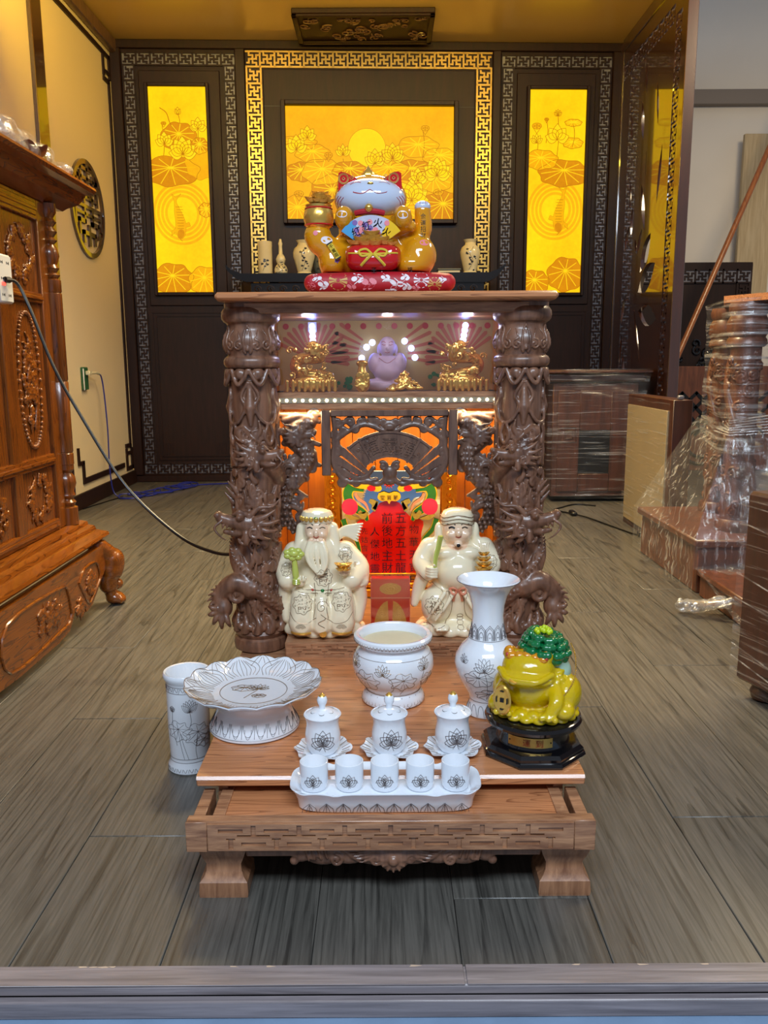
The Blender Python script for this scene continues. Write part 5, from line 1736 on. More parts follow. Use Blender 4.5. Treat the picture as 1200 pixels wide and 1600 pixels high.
medallion(mg, pr, -.052, .072, .019, '福'); medallion(mg, pr, .052, .078, .019, '福'); medallion(mg, pr, .072, .165, .013)
lines(mg, [smooth([(-.075, .03), (-.05, .024), (-.02, .04), (-.012, .075), (-.02, .10)], 5), smooth([(.075, .03), (.05, .03), (.02, .045), (.014, .08), (.02, .10)], 5), smooth([(-.085, .14), (-.06, .118), (-.03, .102), (0, .098), (.03, .102), (.06, .118)], 5)], pr, .0008)
for k in range(4): lines(mg, [[(.006 + u, .022 + .007 * k + v) for u, v in arc(0, 0, .007, 0, 360, 8, .004)]], pr, .0006)
mg.build('gold_drawing', M['goldline'], RF)
mb = MB(); mb.lathe([(.0352, -.006), (.037, .0), (.036, .010), (.030, .020), (.016, .026), (0, .027)], 26, (0, -.004, .252))
CP = mb.build('cap', M['ivory'], RF)
mb = MB()
for z in (-.004, .004, .012):
    mb.tube([(.0375 * math.cos(a) * (1 - .02 * z / .01), -.004 + .0375 * math.sin(a), .252 + z + .004 * math.sin(3 * a)) for a in [k * PI / 10 + PI for k in range(11)]], .0009, 4)
mb.build('gold_band', M['goldline'], CP)
mb = MB(); mb.tube(smooth([(-.052, -.068, .155), (-.050, -.064, .18), (-.044, -.062, .205), (-.040, -.064, .228)], 4), list(np.interp(range(19), [0, 6, 12, 18], [.005, .0075, .008, .0025])), 8, flat=.5)
mb.build('leaf_fan', M['ruyi'], RF)
mb = MB()
for k, s_ in enumerate((.014, .0125, .011, .009)): ingot(mb, (.052, -.070, .155 + .0115 * k), s_)
mb.build('ingot_stack', M['gold'], RF)
mb = MB()
for k in range(6): mb.tube([(.052 + .003 * (k - 2.5), -.070, .195), (.052 + .0045 * (k - 2.5), -.070, .215)], .0008, 4)
mb.build('clear_sticks', M['acetate'], RF)
mb = MB(); 
for s_ in (-1, 1):
    mb.tube([pr(s_ * u, v) for u, v in smooth([(.002, .103), (.010, .110), (.018, .106), (.010, .099), (.002, .102)], 4)], .003, 6)
    mb.tube([pr(s_ * u, v) for u, v in smooth([(.002, .101), (.008, .090), (.010, .078)], 4)], .0034, 6)
mb.build('pink_sash', M['ribbon'], RF)
mb = MB(); mb.lathe([(0, -.002), (.010, -.002), (.010, .002), (0, .003)], 18, mat=Matrix.Translation(pr(.040, .035)) @ Matrix.Rotation(PI / 2, 4, 'X')); mb.build('gold_coin', M['gold'], RF)
# ================================================================ offerings on the pulled-out shelf
random.seed(17)


def closed(prof_out, wall, zb):
    """outer profile plus an inner wall down to the inside floor zb"""
    inn = [(max(r - wall, .0005), z) for r, z in prof_out[::-1] if z > zb]
    return prof_out + [(prof_out[-1][0] - wall * .5, prof_out[-1][1] + wall * .25)] + inn + [(0, zb)]


# --- lotus plate on a stand
PX, PY = -.229, 1.372
t = thing('offering_plate', 'white porcelain lotus-rim fruit plate on a waisted foot, left on the shelf', 'plate', (PX, PY, SZ))
foot = [(.074, 0), (.078, .003), (.0785, .007), (.075, .014), (.068, .026), (.063, .038), (.0625, .046), (.066, .052), (.0665, .058)]
MB().lathe([(.060, 0)] + foot + [(.03, .0585)], 64).build('foot', M['porcelain'], t)
mb = MB()
f = on_lathe(foot, (0, 0, 0), -PI / 2)
for k in range(18):
    u = (k - 9) * .0215
    for w, tp_ in ((.0085, .030), (.0055, .024)):
        lines(mb, [smooth([(u - w, tp_), (u - w * .9, tp_ - .008), (u, .0095 if w > .008 else .013), (u + w * .9, tp_ - .008), (u + w, tp_)], 4)], f, .0004)
    lines(mb, [[(u + .0108, .030), (u + .0108, .010)]], f, .0004)
lines(mb, [[(.0785 * q, .0075) for q in np.linspace(-2.4, 2.4, 50)]], f, .0004)
mb.build('petal_drawing', M['line'], t)
NP = 16
scal = lambda a, r, z: (r * (1 + .026 * max(0, (r - .085) / .035) * abs(math.cos(NP / 2 * a))), z + (.005 * max(0, (r - .08) / .04) * abs(math.cos(NP / 2 * a))))
top = [(.05, .0585), (.075, .060), (.095, .066), (.110, .074), (.1165, .079), (.1165, .0815), (.1105, .079), (.094, .0715), (.074, .066), (.05, .0645), (0, .064)]
MB().lathe(top, 128, (0, 0, 0), scal).build('dish', M['porcelain'], t)
mb = MB()
def dishpt(r, a, e=.0006):
    z = float(np.interp(r, [0, .05, .074, .094, .1105, .1165], [.064, .0645, .066, .0715, .079, .0815]))
    rr, zz = scal(a, r, z); return Vector((rr * math.cos(a), rr * math.sin(a), zz + e))
for k in range(8):
    a0 = 2 * PI * k / 8 + PI / 8
    P_ = lambda u, v: dishpt(v, a0 + u)
    lines(mb, [smooth([(-.30, .070), (-.37, .090), (-.22, .108), (0, .1165), (.22, .108), (.37, .090), (.30, .070)], 5)], P_, .0005)
    for j in range(-3, 4): lines(mb, [smooth([(.075 * j, .070 + .001 * abs(j)), (.095 * j, .090), (.035 * j, .110 - .001 * abs(j))], 4)], P_, .0004)
    Q_ = lambda u, v: dishpt(v, a0 + PI / 8 + u)
    lines(mb, [smooth([(-.20, .098), (0, .1165), (.20, .098)], 5), [(-.06, .1), (-.01, .113)], [(.06, .1), (.01, .113)]], Q_, .0004)
lines(mb, [[(2 * PI * k / 60, .058) for k in range(61)]], lambda a, r: dishpt(r, a), .0006)
lines(mb, [[(2 * PI * k / 128, .1163) for k in range(129)]], lambda a, r: dishpt(r, a, .0004), .0006)
flat_ = lambda u, v: dishpt(math.hypot(u, v), math.atan2(v, u))
lines(mb, xf(lotus2d(.022, 7, 85), .008, .008) + xf(leaf2d(.022, 9, .1, .6), -.018, .012) + xf(leaf2d(.012, 7, .1, .6), .012, -.022) + [smooth([(.008, .008), (-.004, -.016), (-.012, -.032)], 4)], flat_, .0005)
mb.build('lotus_drawing', M['goldline'], t)

# --- incense burner
t = thing('incense_burner', 'wide white porcelain burner filled with pale ash, in the middle of the shelf', 'incense burner', (.0155, 1.487, SZ))
out = [(.052, 0), (.0585, .003), (.0595, .008), (.056, .018), (.051, .024), (.053, .030), (.064, .042), (.0735, .058), (.0765, .072), (.0745, .088), (.068, .100), (.0615, .107), (.0625, .112), (.070, .117), (.0735, .122), (.0730, .128), (.069, .131)]
MB().lathe(out + [(.0635, .130), (.060, .124), (.058, .112), (.062, .09), (.06, .06), (0, .05)], 64).build('bowl', M['porcelain'], t)
MB().lathe([(0, .117), (.03, .1168), (.0585, .115)], 40).build('ash', M['ash'], t)
mb = MB()
f = on_lathe(out, (0, 0, 0), -PI / 2)
for k in range(-8, 9): lines(mb, [[(k * .0155, .022), (k * .0155 - .005, .008), (k * .0155, .004), (k * .0155 + .005, .008), (k * .0155, .022)]], f, .0004)
for k in range(-10, 11): lines(mb, [smooth([(k * .0135 - .0065, .1185), (k * .0135 - .003, .1245), (k * .0135, .119), (k * .0135 + .003, .1245), (k * .0135 + .0065, .1185)], 3)], f, .0004)
lines(mb, [[(u, .097) for u in np.linspace(-.13, .13, 50)], [(u, .026) for u in np.linspace(-.12, .12, 50)]], f, .0004)
lines(mb, xf(lotus2d(.020, 7, 75), -.020, .074) + xf(lotus2d(.022, 7, 60), .062, .078) + xf(lotus2d(.02, 7, 75), -.085, .080), f, .0004)
lines(mb, xf(leaf2d(.024, 9, .16, .7), .018, .060) + xf(leaf2d(.028, 9, .16, .7), -.056, .056) + xf(leaf2d(.02, 7, .16, .7), .075, .055), f, .0004)
lines(mb, [smooth([(-.020, .074), (-.005, .066), (.0, .045), (-.01, .032)], 4), smooth([(.018, .06), (.02, .045), (.012, .03)], 4), smooth([(.062, .078), (.055, .055), (.06, .03)], 4)], f, .0004)
mb.build('lotus_drawing', M['goldline'], t)

# --- flared vase
VX, VY = .1840, 1.424
t = thing('flared_vase', 'tall white porcelain trumpet-mouth vase standing behind the yellow toad', 'vase', (VX, VY, SZ))
out = [(.034, 0), (.037, .003), (.037, .008), (.032, .020), (.030, .028), (.034, .040), (.047, .062), (.056, .082), (.0585, .098), (.056, .112), (.046, .128), (.036, .138), (.0315, .150), (.0285, .168), (.0275, .185), (.029, .203), (.034, .222), (.042, .236), (.052, .246), (.0555, .249)]
MB().lathe(out + [(.054, .2505), (.050, .2475), (.040, .238), (.032, .222), (.0265, .203), (.025, .185), (.025, .15), (0, .12)], 64).build('body', M['porcelain'], t)
mb = MB()
f = on_lathe(out, (0, 0, 0), -PI / 2)
for k in range(-4, 5):
    u = k * .0150
    lines(mb, [[(u - .0070, .146), (u - .0070, .164), (u, .172), (u + .0070, .164), (u + .0070, .146)], [(u - .0052, .146), (u - .0052, .162), (u, .168)], [(u + .0052, .146), (u + .0052, .162), (u, .168)], smooth([(u - .0034, .146), (u - .0034, .155), (u, .160), (u + .0034, .155), (u + .0034, .146)], 4), arc(u, .152, .0016, 180, 360, 5)], f, .0005)
lines(mb, [[(u, .1445) for u in np.linspace(-.075, .075, 40)], [(u, .030) for u in np.linspace(-.08, .08, 30)]], f, .0004)
for k in range(-4, 5): lines(mb, [smooth([(k * .014 - .006, .004), (k * .014 - .004, .018), (k * .014, .023), (k * .014 + .004, .018), (k * .014 + .006, .004)], 3)], f, .0005)
lines(mb, xf(lotus2d(.024, 7, 75), -.012, .098) + xf(lotus2d(.014, 5, 60), -.052, .108) + xf(lotus2d(.02, 7, 70), .055, .100) + xf(leaf2d(.026, 11, .1, .6), -.022, .082) + xf(leaf2d(.020, 9, .14, .6), .026, .072) + xf(leaf2d(.024, 9, .12, .5), .0, .048), f, .0004)
lines(mb, [smooth([(-.012, .098), (-.006, .075), (-.004, .04)], 4), smooth([(.055, .1), (.045, .07), (.03, .04)], 4)], f, .0004)
mb.tube([(.0556 * math.cos(a), .0556 * math.sin(a), .2488) for a in [2 * PI * k / 48 for k in range(48)]], .0008, 4, True)
mb.build('lotus_drawing', M['line'], t)

# --- tall tube vase on the floor beside the altar
t = thing('tube_vase', 'tall white porcelain tube vase on the floor beside the lotus plate', 'vase', (-.384, 1.530, 0))
out = [(.041, 0), (.0435, .003), (.043, .014), (.0385, .021), (.0385, .030), (.0405, .09), (.0405, .165), (.0400, .178), (.0425, .184), (.0455, .190), (.0455, .196), (.0435, .199)]
MB().lathe(out + [(.040, .198), (.037, .190), (.036, .17), (.035, .05), (0, .04)], 48).build('body', M['porcelain'], t)
mb = MB()
f = on_lathe(out, (0, 0, 0), -PI / 2 + .25)
lines(mb, [[(u, z) for u in np.linspace(-.06, .06, 30)] for z in (.024, .031, .165, .177)], f, .0004)
for k in range(-5, 6): lines(mb, [smooth([(k * .012 - .006, .166), (k * .012 - .002, .175), (k * .012 + .003, .168), (k * .012 + .006, .176)], 3), smooth([(k * .012 - .006, .006), (k * .012 - .004, .013), (k * .012, .006), (k * .012 + .004, .013)], 3)], f, .0004)
lines(mb, xf(lotus2d(.026, 7, 45), .002, .128) + xf(lotus2d(.012, 5, 40), -.034, .128) + xf(leaf2d(.026, 9, .16, .8), .016, .082) + xf(leaf2d(.024, 9, .16, .8), -.022, .09) + xf(leaf2d(.02, 7, .16, .6), .030, .066), f, .0004)
lines(mb, [smooth([(.002, .128), (.004, .11), (.001, .1)], 4), smooth([(-.022, .09), (-.018, .06), (-.012, .032)], 4), smooth([(-.018, .085), (-.012, .06), (-.004, .032)], 4), smooth([(.016, .078), (.01, .055), (.012, .032)], 4), smooth([(-.034, .128), (-.034, .10), (-.026, .06)], 4)], f, .0004)
mb.build('lotus_drawing', M['line'], t)

# --- three lidded cups on lotus saucers
NS = 8
t = thing('lidded_cup', '', 'cup', (0, 0, 0))
out = [(.018, .0045), (.021, .005), (.0265, .014), (.029, .026), (.0285, .038), (.0262, .050), (.0262, .058), (.0292, .066), (.0305, .0685)]
MB().lathe([(0, .0045)] + out + [(.0295, .0695), (.027, .0675), (0, .066)], 40).build('cup_body', M['porcelain'], t)
SCR = MB().lathe([(0, 0), (.026, 0), (.030, .002), (.040, .0065), (.0455, .0095), (.0455, .0108), (.040, .0085), (.029, .0045), (0, .0035)], 64, (0, 0, 0), lambda a, r, z: (r * (1 + .06 * max(0, (r - .028) / .018) * math.cos(NS * a)), z + .0018 * max(0, (r - .028) / .018) * math.sin(NS * a))).build('saucer', M['porcelain'], t)
mb = MB()
for k in range(NS):
    a0 = 2 * PI * k / NS
    for j in (-.25, 0, .25):
        mb.tube([((.031 + .0045 * i) * math.cos(a0 + j), (.031 + .0045 * i) * math.sin(a0 + j), .0057 + .0022 * i) for i in range(4)], .0005, 3)
mb.build('leaf_drawing', M['goldline'], SCR)
LID = MB().lathe([(.0275, .0675), (.028, .0690), (.024, .0705), (.019, .074), (.012, .0765), (.0055, .078), (.0052, .083), (.0078, .088), (.0085, .092), (.0072, .097), (.0038, .101), (0, .1035)], 36).build('lid', M['porcelain'], t)
mb = MB(); mb.lathe([(.0058, .0990), (.0040, .1015), (0, .1045)], 14)
mb.build('gilded_tip', M['gold'], LID)
mb = MB()
for k in range(6):
    a0 = k * PI / 3 - PI / 2
    mb.tube([((.011 + .009 * math.cos(w)) * math.cos(a0 + .38 * math.sin(w)), (.011 + .009 * math.cos(w)) * math.sin(a0 + .38 * math.sin(w)), .0772 - .0042 * (.5 + .5 * math.cos(w)) + .0006) for w in [2 * PI * q / 14 for q in range(14)]], .0006, 3, True)
mb.build('petal_drawing', M['line'], LID)
mb = MB(); f = on_lathe(out, (0, 0, 0), -PI / 2)
lines(mb, xf(lotus2d(.024, 7, 92, 1.6), .002, .027), f, .0005); lines(mb, xf(lotus2d(.015, 5, 70, 1.7), .002, .029), f, .0005)
lines(mb, xf([[(0, 0), (-.012, -.005), (-.019, -.002)], [(0, 0), (.012, -.006), (.018, -.002)], [(0, 0), (-.006, -.010)], [(0, 0), (.004, -.011)]], .002, .026), f, .0004)
mb.build('lotus_drawing', M['line'], t)
spots = ((-.1015, 1.266), (.0065, 1.268), (.110, 1.272))
labs = ('white lidded tea cup on a saucer in front of the lotus plate', 'white lidded tea cup on a saucer in front of the incense burner', 'white lidded tea cup on a saucer next to the yellow toad')
t['label'] = labs[0]; t['group'] = 'lidded cups on the shelf'; t.location = (*spots[0], SZ)
for k in (1, 2): dup(t, (*spots[k], SZ), labs[k], rotz=.04 * k)

# --- long scalloped tray and five small cups
t = thing('cup_tray', 'long white porcelain tray with a wavy rim carrying five small cups', 'tray', (0, 1.170, .1247))
n = 160
def ring(hx, hy, z, wav=0, wz=0):
    o = []
    for k in range(n):
        a = 2 * PI * k / n
        c, s_ = math.cos(a), math.sin(a)
        e = .34
        x, y = hx * math.copysign(abs(c) ** e, c), hy * math.copysign(abs(s_) ** .55, s_)
        q = math.cos(x / .0245 * PI / 1.0) if abs(x) < hx * .93 else .4
        o.append((x, y - math.copysign(wav * (q + .5), -s_) * abs(s_), z + wz * q))
    return o
mb = MB()
R_ = [ring(.128, .033, 0), ring(.132, .036, .003), ring(.134, .038, .016), ring(.138, .042, .026, .001, .001), ring(.144, .048, .036, .002, .002), ring(.1435, .0475, .0375, .002, .002), ring(.136, .040, .0325, .001, .001), ring(.128, .034, .0255)]
vs = [p for r in R_ for p in r]
fs = [(i * n + k, i * n + (k + 1) % n, (i + 1) * n + (k + 1) % n, (i + 1) * n + k) for i in range(len(R_) - 1) for k in range(n)]
fs += [tuple(range(n))[::-1], tuple((len(R_) - 1) * n + k for k in range(n))]
mb.add(vs, fs); mb.build('dish', M['porcelain'], t)
mb = MB()
for k in range(10):
    u = -.1125 + .025 * k
    for w in (-1, -.5, 0, .5, 1):
        mb.tube([(u + .0102 * w, -.0375 - .0002, .004), (u + .006 * w, -.0385, .012 - .003 * abs(w)), (u, -.0389, .0165)] if abs(w) < .9 else [(u + .0112 * w, -.0372, .003), (u + .0095 * w, -.0383, .010), (u, -.0390, .0180)], .0005, 3)
mb.build('petal_drawing', M['line'], t)
t = thing('small_cup', '', 'cup')
out = [(.012, 0), (.0185, .0015), (.0205, .006), (.0215, .016), (.0216, .040), (.0212, .0435)]
MB().lathe([(0, 0)] + out + [(.0200, .0440), (.0192, .0425), (.0190, .014), (0, .006)], 36).build('body', M['porcelain'], t)
mb = MB(); f = on_lathe(out, (0, 0, 0), -PI / 2)
lines(mb, xf(lotus2d(.0170, 5, 66, 1.6), 0, .014), f, .0004); lines(mb, xf(lotus2d(.0085, 3, 45, 2.0), 0, .018), f, .0004)
lines(mb, [[(0, .016), (0, .008)], [(0, .012), (.003, .009)], [(-.006, .018), (-.0145, .016), (-.010, .022)], [(.006, .018), (.0145, .016), (.010, .022)]], f, .0004)
mb.build('lotus_drawing', M['line'], t)
names = ('leftmost of the five small white cups in the long tray', 'second small white cup from the left in the long tray', 'middle of the five small white cups in the long tray', 'second small white cup from the right in the long tray', 'rightmost of the five small white cups in the long tray')
for k in range(5):
    loc = (-.1080 + .0534 * k, 1.166, .1503)
    if k == 0: t.location = loc; t['label'] = names[0]; t['group'] = 'small cups in the tray'
    else: dup(t, loc, names[k])

# --- money toad on its black stand
TX, TYY = .2425, 1.283
t = thing('toad_stand', 'black lacquered octagonal stand with a brass plate, under the yellow toad', 'stand', (TX, TYY, SZ))
mb = MB()
octa = lambda r, z: [(r * math.cos(PI / 8 + k * PI / 4), r * math.sin(PI / 8 + k * PI / 4), z) for k in range(8)]
prof = [(.0855, 0), (.0875, .004), (.0855, .009), (.083, .010), (.0835, .015), (.078, .020), (.07, .0215)]
vs = [p for r, z in prof for p in octa(r, z)]
fs = [(i * 8 + k, i * 8 + (k + 1) % 8, i * 8 + 8 + (k + 1) % 8, i * 8 + 8 + k) for i in range(len(prof) - 1) for k in range(8)] + [tuple(range(8))[::-1], tuple(8 * len(prof) - 8 + k for k in range(8))]
mb.add(vs, fs); mb.build('octagonal_base', M['blackwood'], t, sharp=20)
MB().lathe([(.060, .0205), (.059, .025), (.057, .034), (.057, .044), (.060, .050)], 48).build('drum', M['blackwood'], t)
MB().lathe([(.058, .0485), (.070, .049), (.0775, .053), (.079, .058), (.0765, .063), (.070, .0655), (.06, .066), (0, .066)], 56).build('round_top', M['blackwood'], t)
mb = MB(); P_ = lambda u, v: Vector(((.0606) * math.sin(u / .0606), -(.0606) * math.cos(u / .0606), v))
o_ = []
us = np.linspace(-.052, .022, 18)
mb.add([tuple(P_(u, v)) for v in (.027, .043) for u in us], [(k, k + 1, 18 + k + 1, 18 + k) for k in range(17)])
pl = mb.build('brass_plate', M['brass'], t)
mb = MB()
for c, u in (('運', -.020), ('到', .000)): letter(mb, c, lambda a, b_, d: P_(a, b_) * 1.0 + Vector((math.sin(a / .0578), -math.cos(a / .0578), 0)) * .0005, .012, u, .035, .3)
mb.build('red_lettering', M['inkred'], pl)
mb = MB()
for u in (-.049, .019): mb.ball(P_(u, .035), .0014, 6, 4)
mb.build('pin', M['black'], pl)

t = thing('money_toad', 'translucent yellow resin toad with a gold coin on its round black stand', 'figurine', (TX, TYY, SZ + .0662))
sc = Sculpt((-.075, -.065, -.001), (.075, .06, .105), .0017)
for k in range(20):
    a = 2 * PI * k / 20; sc.ell((.060 * math.cos(a), .050 * math.sin(a), .004), (.0105, .0105, .006), .002)
for k in range(18):
    a = 2 * PI * k / 18; sc.ell((.053 * math.cos(a), .044 * math.sin(a), .010), (.010, .010, .005), .002)
sc.ell((0, 0, .004), (.06, .05, .012), .002)
sc.ell((.008, .006, .040), (.046, .042, .036), .008); sc.ell((-.004, -.016, .040), (.038, .032, .030), .006)
for s_ in (-1, 1):
    sc.ell((.046 * s_ + .004, .004, .030), (.022, .034, .026), .005); sc.ell((.050 * s_ + .002, -.028, .016), (.016, .020, .012), .004)
    sc.tube(smooth([(s_ * .034, -.020, .042), (s_ * .042, -.040, .030), (s_ * .034, -.050, .014)], 4), (.013, .009), .004)
    for i in range(3): sc.tube([(s_ * .034, -.048, .014), (s_ * .034 + .010 * (i - 1), -.058, .012)], (.006, .0045), .002)
sc.ell((-.006, -.016, .068), (.040, .034, .024), .004); sc.ell((-.006, -.026, .059), (.043, .036, .014), .003)
for s_ in (-1, 1): sc.ell((-.006 + s_ * .028, -.020, .086), (.010, .010, .009), .004)
sc.tube(smooth([(-.046, -.034, .066), (-.026, -.060, .061), (.014, -.060, .061), (.034, -.034, .066)], 5), .0042, .002)
sc.tube(smooth([(-.044, -.040, .061), (-.024, -.066, .0555), (.012, -.066, .0555), (.032, -.040, .061)], 5), .0022, .001, sub=True)
for i in range(75):
    a, b_ = random.uniform(-1.6, 1.8), random.uniform(.2, 1.2)
    sc.ell((.008 + .046 * math.cos(a) * math.cos(b_), .006 + .042 * math.sin(a) * math.cos(b_), .040 + .036 * math.sin(b_)), .0045, .0015)
sc.cut_below(0)
sc.build('body', M['toad'], t)
sc = Sculpt((-.06, -.06, .055), (.05, .04, .105), .0015)
for i in range(16):
    u = -.032 + .004 * i
    sc.ell((-.006 + u, -.014 + .014 * math.sin(i * 2.1), .0865 - .22 * abs(u) ** 1.2), (.008, .009, .0065), .002)
sc.ell((-.034, -.022, .0885), .0085, .002); sc.ell((.022, -.022, .0885), .0085, .002)
sc.build('brow', M['toadhead'], t)
mb = MB(); mb.ball((-.035, -.0305, .0865), .0032, 8, 6); mb.ball((.023, -.0305, .0865), .0032, 8, 6); mb.build('eyes', M['lipred'], t)
mb = MB(); mb.lathe([(0, -.0018), (.015, -.0018), (.017, 0), (.015, .0018), (.013, .0012), (.005, .0012), (0, .001)], 24, mat=Matrix.Translation((-.034, -.062, .032)) @ Matrix.Rotation(-.25, 4, 'Z') @ Matrix.Rotation(PI / 2, 4, 'X') @ Matrix.Diagonal((.85, 1.25, 1, 1)))
co = mb.build('coin', M['gold'], t)
mb = MB(); Rm = Matrix.Translation((-.0346, -.0642, .032)) @ Matrix.Rotation(-.25, 4, 'Z')
mb.box(-.003, .003, 0, .0006, -.003, .003, mat=Rm)
for a in range(4): mb.tube([tuple(Rm @ Vector((.009 * math.cos(a * PI / 2 + q), 0, .013 * math.sin(a * PI / 2 + q)))) for q in (-.3, 0, .3)], .0012, 4)
mb.build('coin_marks', M['ink'], co)
mb = MB(); mb.lathe([(0, -.001), (.006, -.001), (.006, .001), (0, .001)], 12, mat=Matrix.Translation((-.018, -.066, .0610)) @ Matrix.Rotation(.3, 4, 'Y')); mb.build('mouth_coin', M['gold'], t)
mb = MB()
for p in smooth([(.026, -.052, .026), (.048, -.036, .036), (.062, -.012, .056), (.060, .010, .080), (.052, .015, .098)], 10): mb.ball(p, .0013, 6, 4)
tag(mb.build('bead_chain', M['gold'], t), kind='stuff')
# cabbage on its back
sc = Sculpt((-.03, -.035, .050), (.085, .055, .150), .0015)
sc.tube([(.034, .012, .080), (.020, .008, .100)], (.020, .024), .004)
t.scale = (1.06, 1.06, 1.17); t.rotation_euler = (0, 0, -.38)
cab = sc.build('cabbage_stalk', M['palejade'], t, loc=(0, 0, -.021))
sc = Sculpt((-.045, -.045, .085), (.070, .060, .155), .0015)
for ring_, (nn, rr_, zz_, sz_) in enumerate(((9, .026, .106, .014), (8, .021, .116, .013), (7, .014, .124, .011))):
    for k in range(nn):
        a = 2 * PI * k / nn + ring_ * .4
        c_ = (.014 + rr_ * math.cos(a), .006 + rr_ * math.sin(a), zz_ - .004 * math.cos(a))
        sc.ell(c_, (sz_ * .8, sz_ * .8, sz_ * .75), .002)
        for j in range(3): sc.ell((c_[0] + .010 * math.cos(a + .6 * (j - 1)), c_[1] + .010 * math.sin(a + .6 * (j - 1)), c_[2] + .006), (.0055, .0055, .005), .001)
sc.ell((.014, .006, .112), (.022, .022, .016), .003)
sc.build('cabbage_leaves', M['jade'], t, loc=(0, 0, -.021))
mb = MB()
for i in range(22):
    a, r = random.uniform(0, 6.28), .012 * random.random() ** .5
    mb.ball((.012 + r * math.cos(a), .002 + r * math.sin(a), .136 + .008 * (1 - r / .012)), .0038, 7, 5)
tag(mb.build('cabbage_flower', M['lime'], t, loc=(0, 0, -.021)), kind='stuff')

# ================================================================ beckoning cat on its cushion, on top of the altar
CY = 1.845
ZT = .9217
cz = lambda X, Y: ((470 + X / 5.217 - 599) * .001387 - .0015, .9415 + (450 - 250 - Y / 5.219) * .001308)
CU = thing('cushion', 'red brocade cushion with pale flowers under the beckoning cat', 'cushion', (-.006, CY, ZT))
sc = Sculpt((-.16, -.105, -.002), (.16, .105, .062), .0028)
sc.box((0, 0, .0215), (.140, .090, .021), .020, .0)
sc.ell((0, 0, .026), (.12, .075, .020), .02)
for s_ in (-1, 1): sc.ell((s_ * .138, -.075, .022), (.018, .020, .018), .008)
cu = sc.build('cover', M['cloth'], CU)
pr = on_mesh(cu)
def blossom(mb, u, v, r, n, pt):
    for k in range(n):
        a = 2 * PI * k / n + u * 40
        c_ = (u + .55 * r * math.cos(a), v + .55 * r * math.sin(a))
        poly = [(c_[0] + r * .5 * math.cos(w + a) * (1 if n < 8 else 1.0), c_[1] + r * (.42 if n < 8 else .2) * math.sin(w)) for w in [2 * PI * q / 8 for q in range(8)]] if n < 8 else \
               [(u + r * .2 * math.cos(a - .2), v + r * .2 * math.sin(a - .2)), (u + r * math.cos(a - .14), v + r * math.sin(a - .14)), (u + r * math.cos(a + .14), v + r * math.sin(a + .14)), (u + r * .2 * math.cos(a + .2), v + r * .2 * math.sin(a + .2))]
        pts = [tuple(pt(p, max(.004, min(.046, q)))) for p, q in poly]
        mb.add(pts, [tuple(range(len(pts)))])
m1, m2, m3 = MB(), MB(), MB()
for (u, v, r, n, m_) in ((-.085, .030, .024, 14, m3), (-.115, .020, .014, 5, m1), (-.128, .036, .012, 5, m1), (-.045, .034, .016, 5, m1), (-.058, .014, .012, 5, m2), (-.022, .024, .020, 5, m2), (.012, .036, .012, 5, m1), (.034, .020, .018, 5, m1), (.052, .036, .012, 5, m1), (.056, .014, .012, 5, m1),
                         (.085, .030, .020, 12, m1), (.112, .020, .018, 12, m3), (.128, .030, .010, 5, m1), (-.140, .016, .012, 5, m2), (.074, .012, .010, 5, m2)):
    blossom(m_, u, v * .86, r * .8, n, pr)
m1.build('white_blossom', M['petalwhite'], CU); m2.build('rose_blossom', M['petalpink'], CU); m3.build('gold_chrysanthemum', M['petalgold'], CU)
mb = MB()
for k in range(9): mb.tube([pr(.004, .044), pr(.010 + .0016 * k, .026), pr(.012 + .0026 * k, .006)], .0012, 4)
mb.build('tassel', M['petalwhite'], CU)

CT = thing('beckoning_cat', 'gold and white beckoning cat with a red money bag on the red cushion', 'figurine', (-.0225, CY, ZT + .0468))
OX, OZ = -.0225, ZT + .0468
c3 = lambda X, Y, y=0: (lambda p: (p[0] - OX, y, p[1] - OZ))(cz(X, Y))
sc = Sculpt((-.160, -.085, -.001), (.140, .085, .200), .0023)
sc.ell(c3(600, 800, .01), (.080, .060, .060), .012); sc.ell(c3(590, 560, .012), (.070, .052, .045), .015)
sc.ell(c3(585, 320, .012), (.077, .056, .050), .008)
sc.ell(c3(965, 800, -.012), (.038, .046, .042), .010); sc.ell(c3(905, 880, -.03), (.034, .036, .026), .010)     # right thigh
sc.ell(c3(280, 850, -.012), (.030, .044, .034), .010)
sc.tube(smooth([c3(860, 650, -.005), c3(950, 655, -.012), c3(1000, 580, -.018), c3(995, 440, -.02)], 5), (.022, .0165), .008)
sc.tube(smooth([c3(430, 640, 0), c3(320, 760, -.02), c3(200, 700, -.03), c3(170, 640, -.03)], 5), (.024, .028), .010)
for X in (385, 835): sc.tube(smooth([c3(X - (60 if X > 600 else -60), 560, -.02), c3(X, 530, -.048), c3(X, 490, -.056)], 4), (.020, .018), .006)
sc.tube([c3(850, 560, -.03), c3(905, 570, -.045)], (.014, .010), .005)
for s_, X0, X1, X2 in ((-1, 330, 320, 490), (1, 825, 840, 690)):
    Xm = (X0 + X1) / 2
    sc.tube([c3(Xm - s_ * 45, 260, .012), c3(Xm - s_ * 25, 150, .014)], (.016, .006), .003); sc.tube([c3(X2, 220, .012), c3(Xm - s_ * 30, 150, .014)], (.016, .006), .003); sc.ell(c3(Xm - s_ * 60, 205, .013), (.014, .010, .016), .004)
sc.cut_below(0)
cb = sc.build('body', M['catgold'], CT)
pc = on_mesh(cb)
P0 = lambda X, Y: c3(X, Y)[::2]
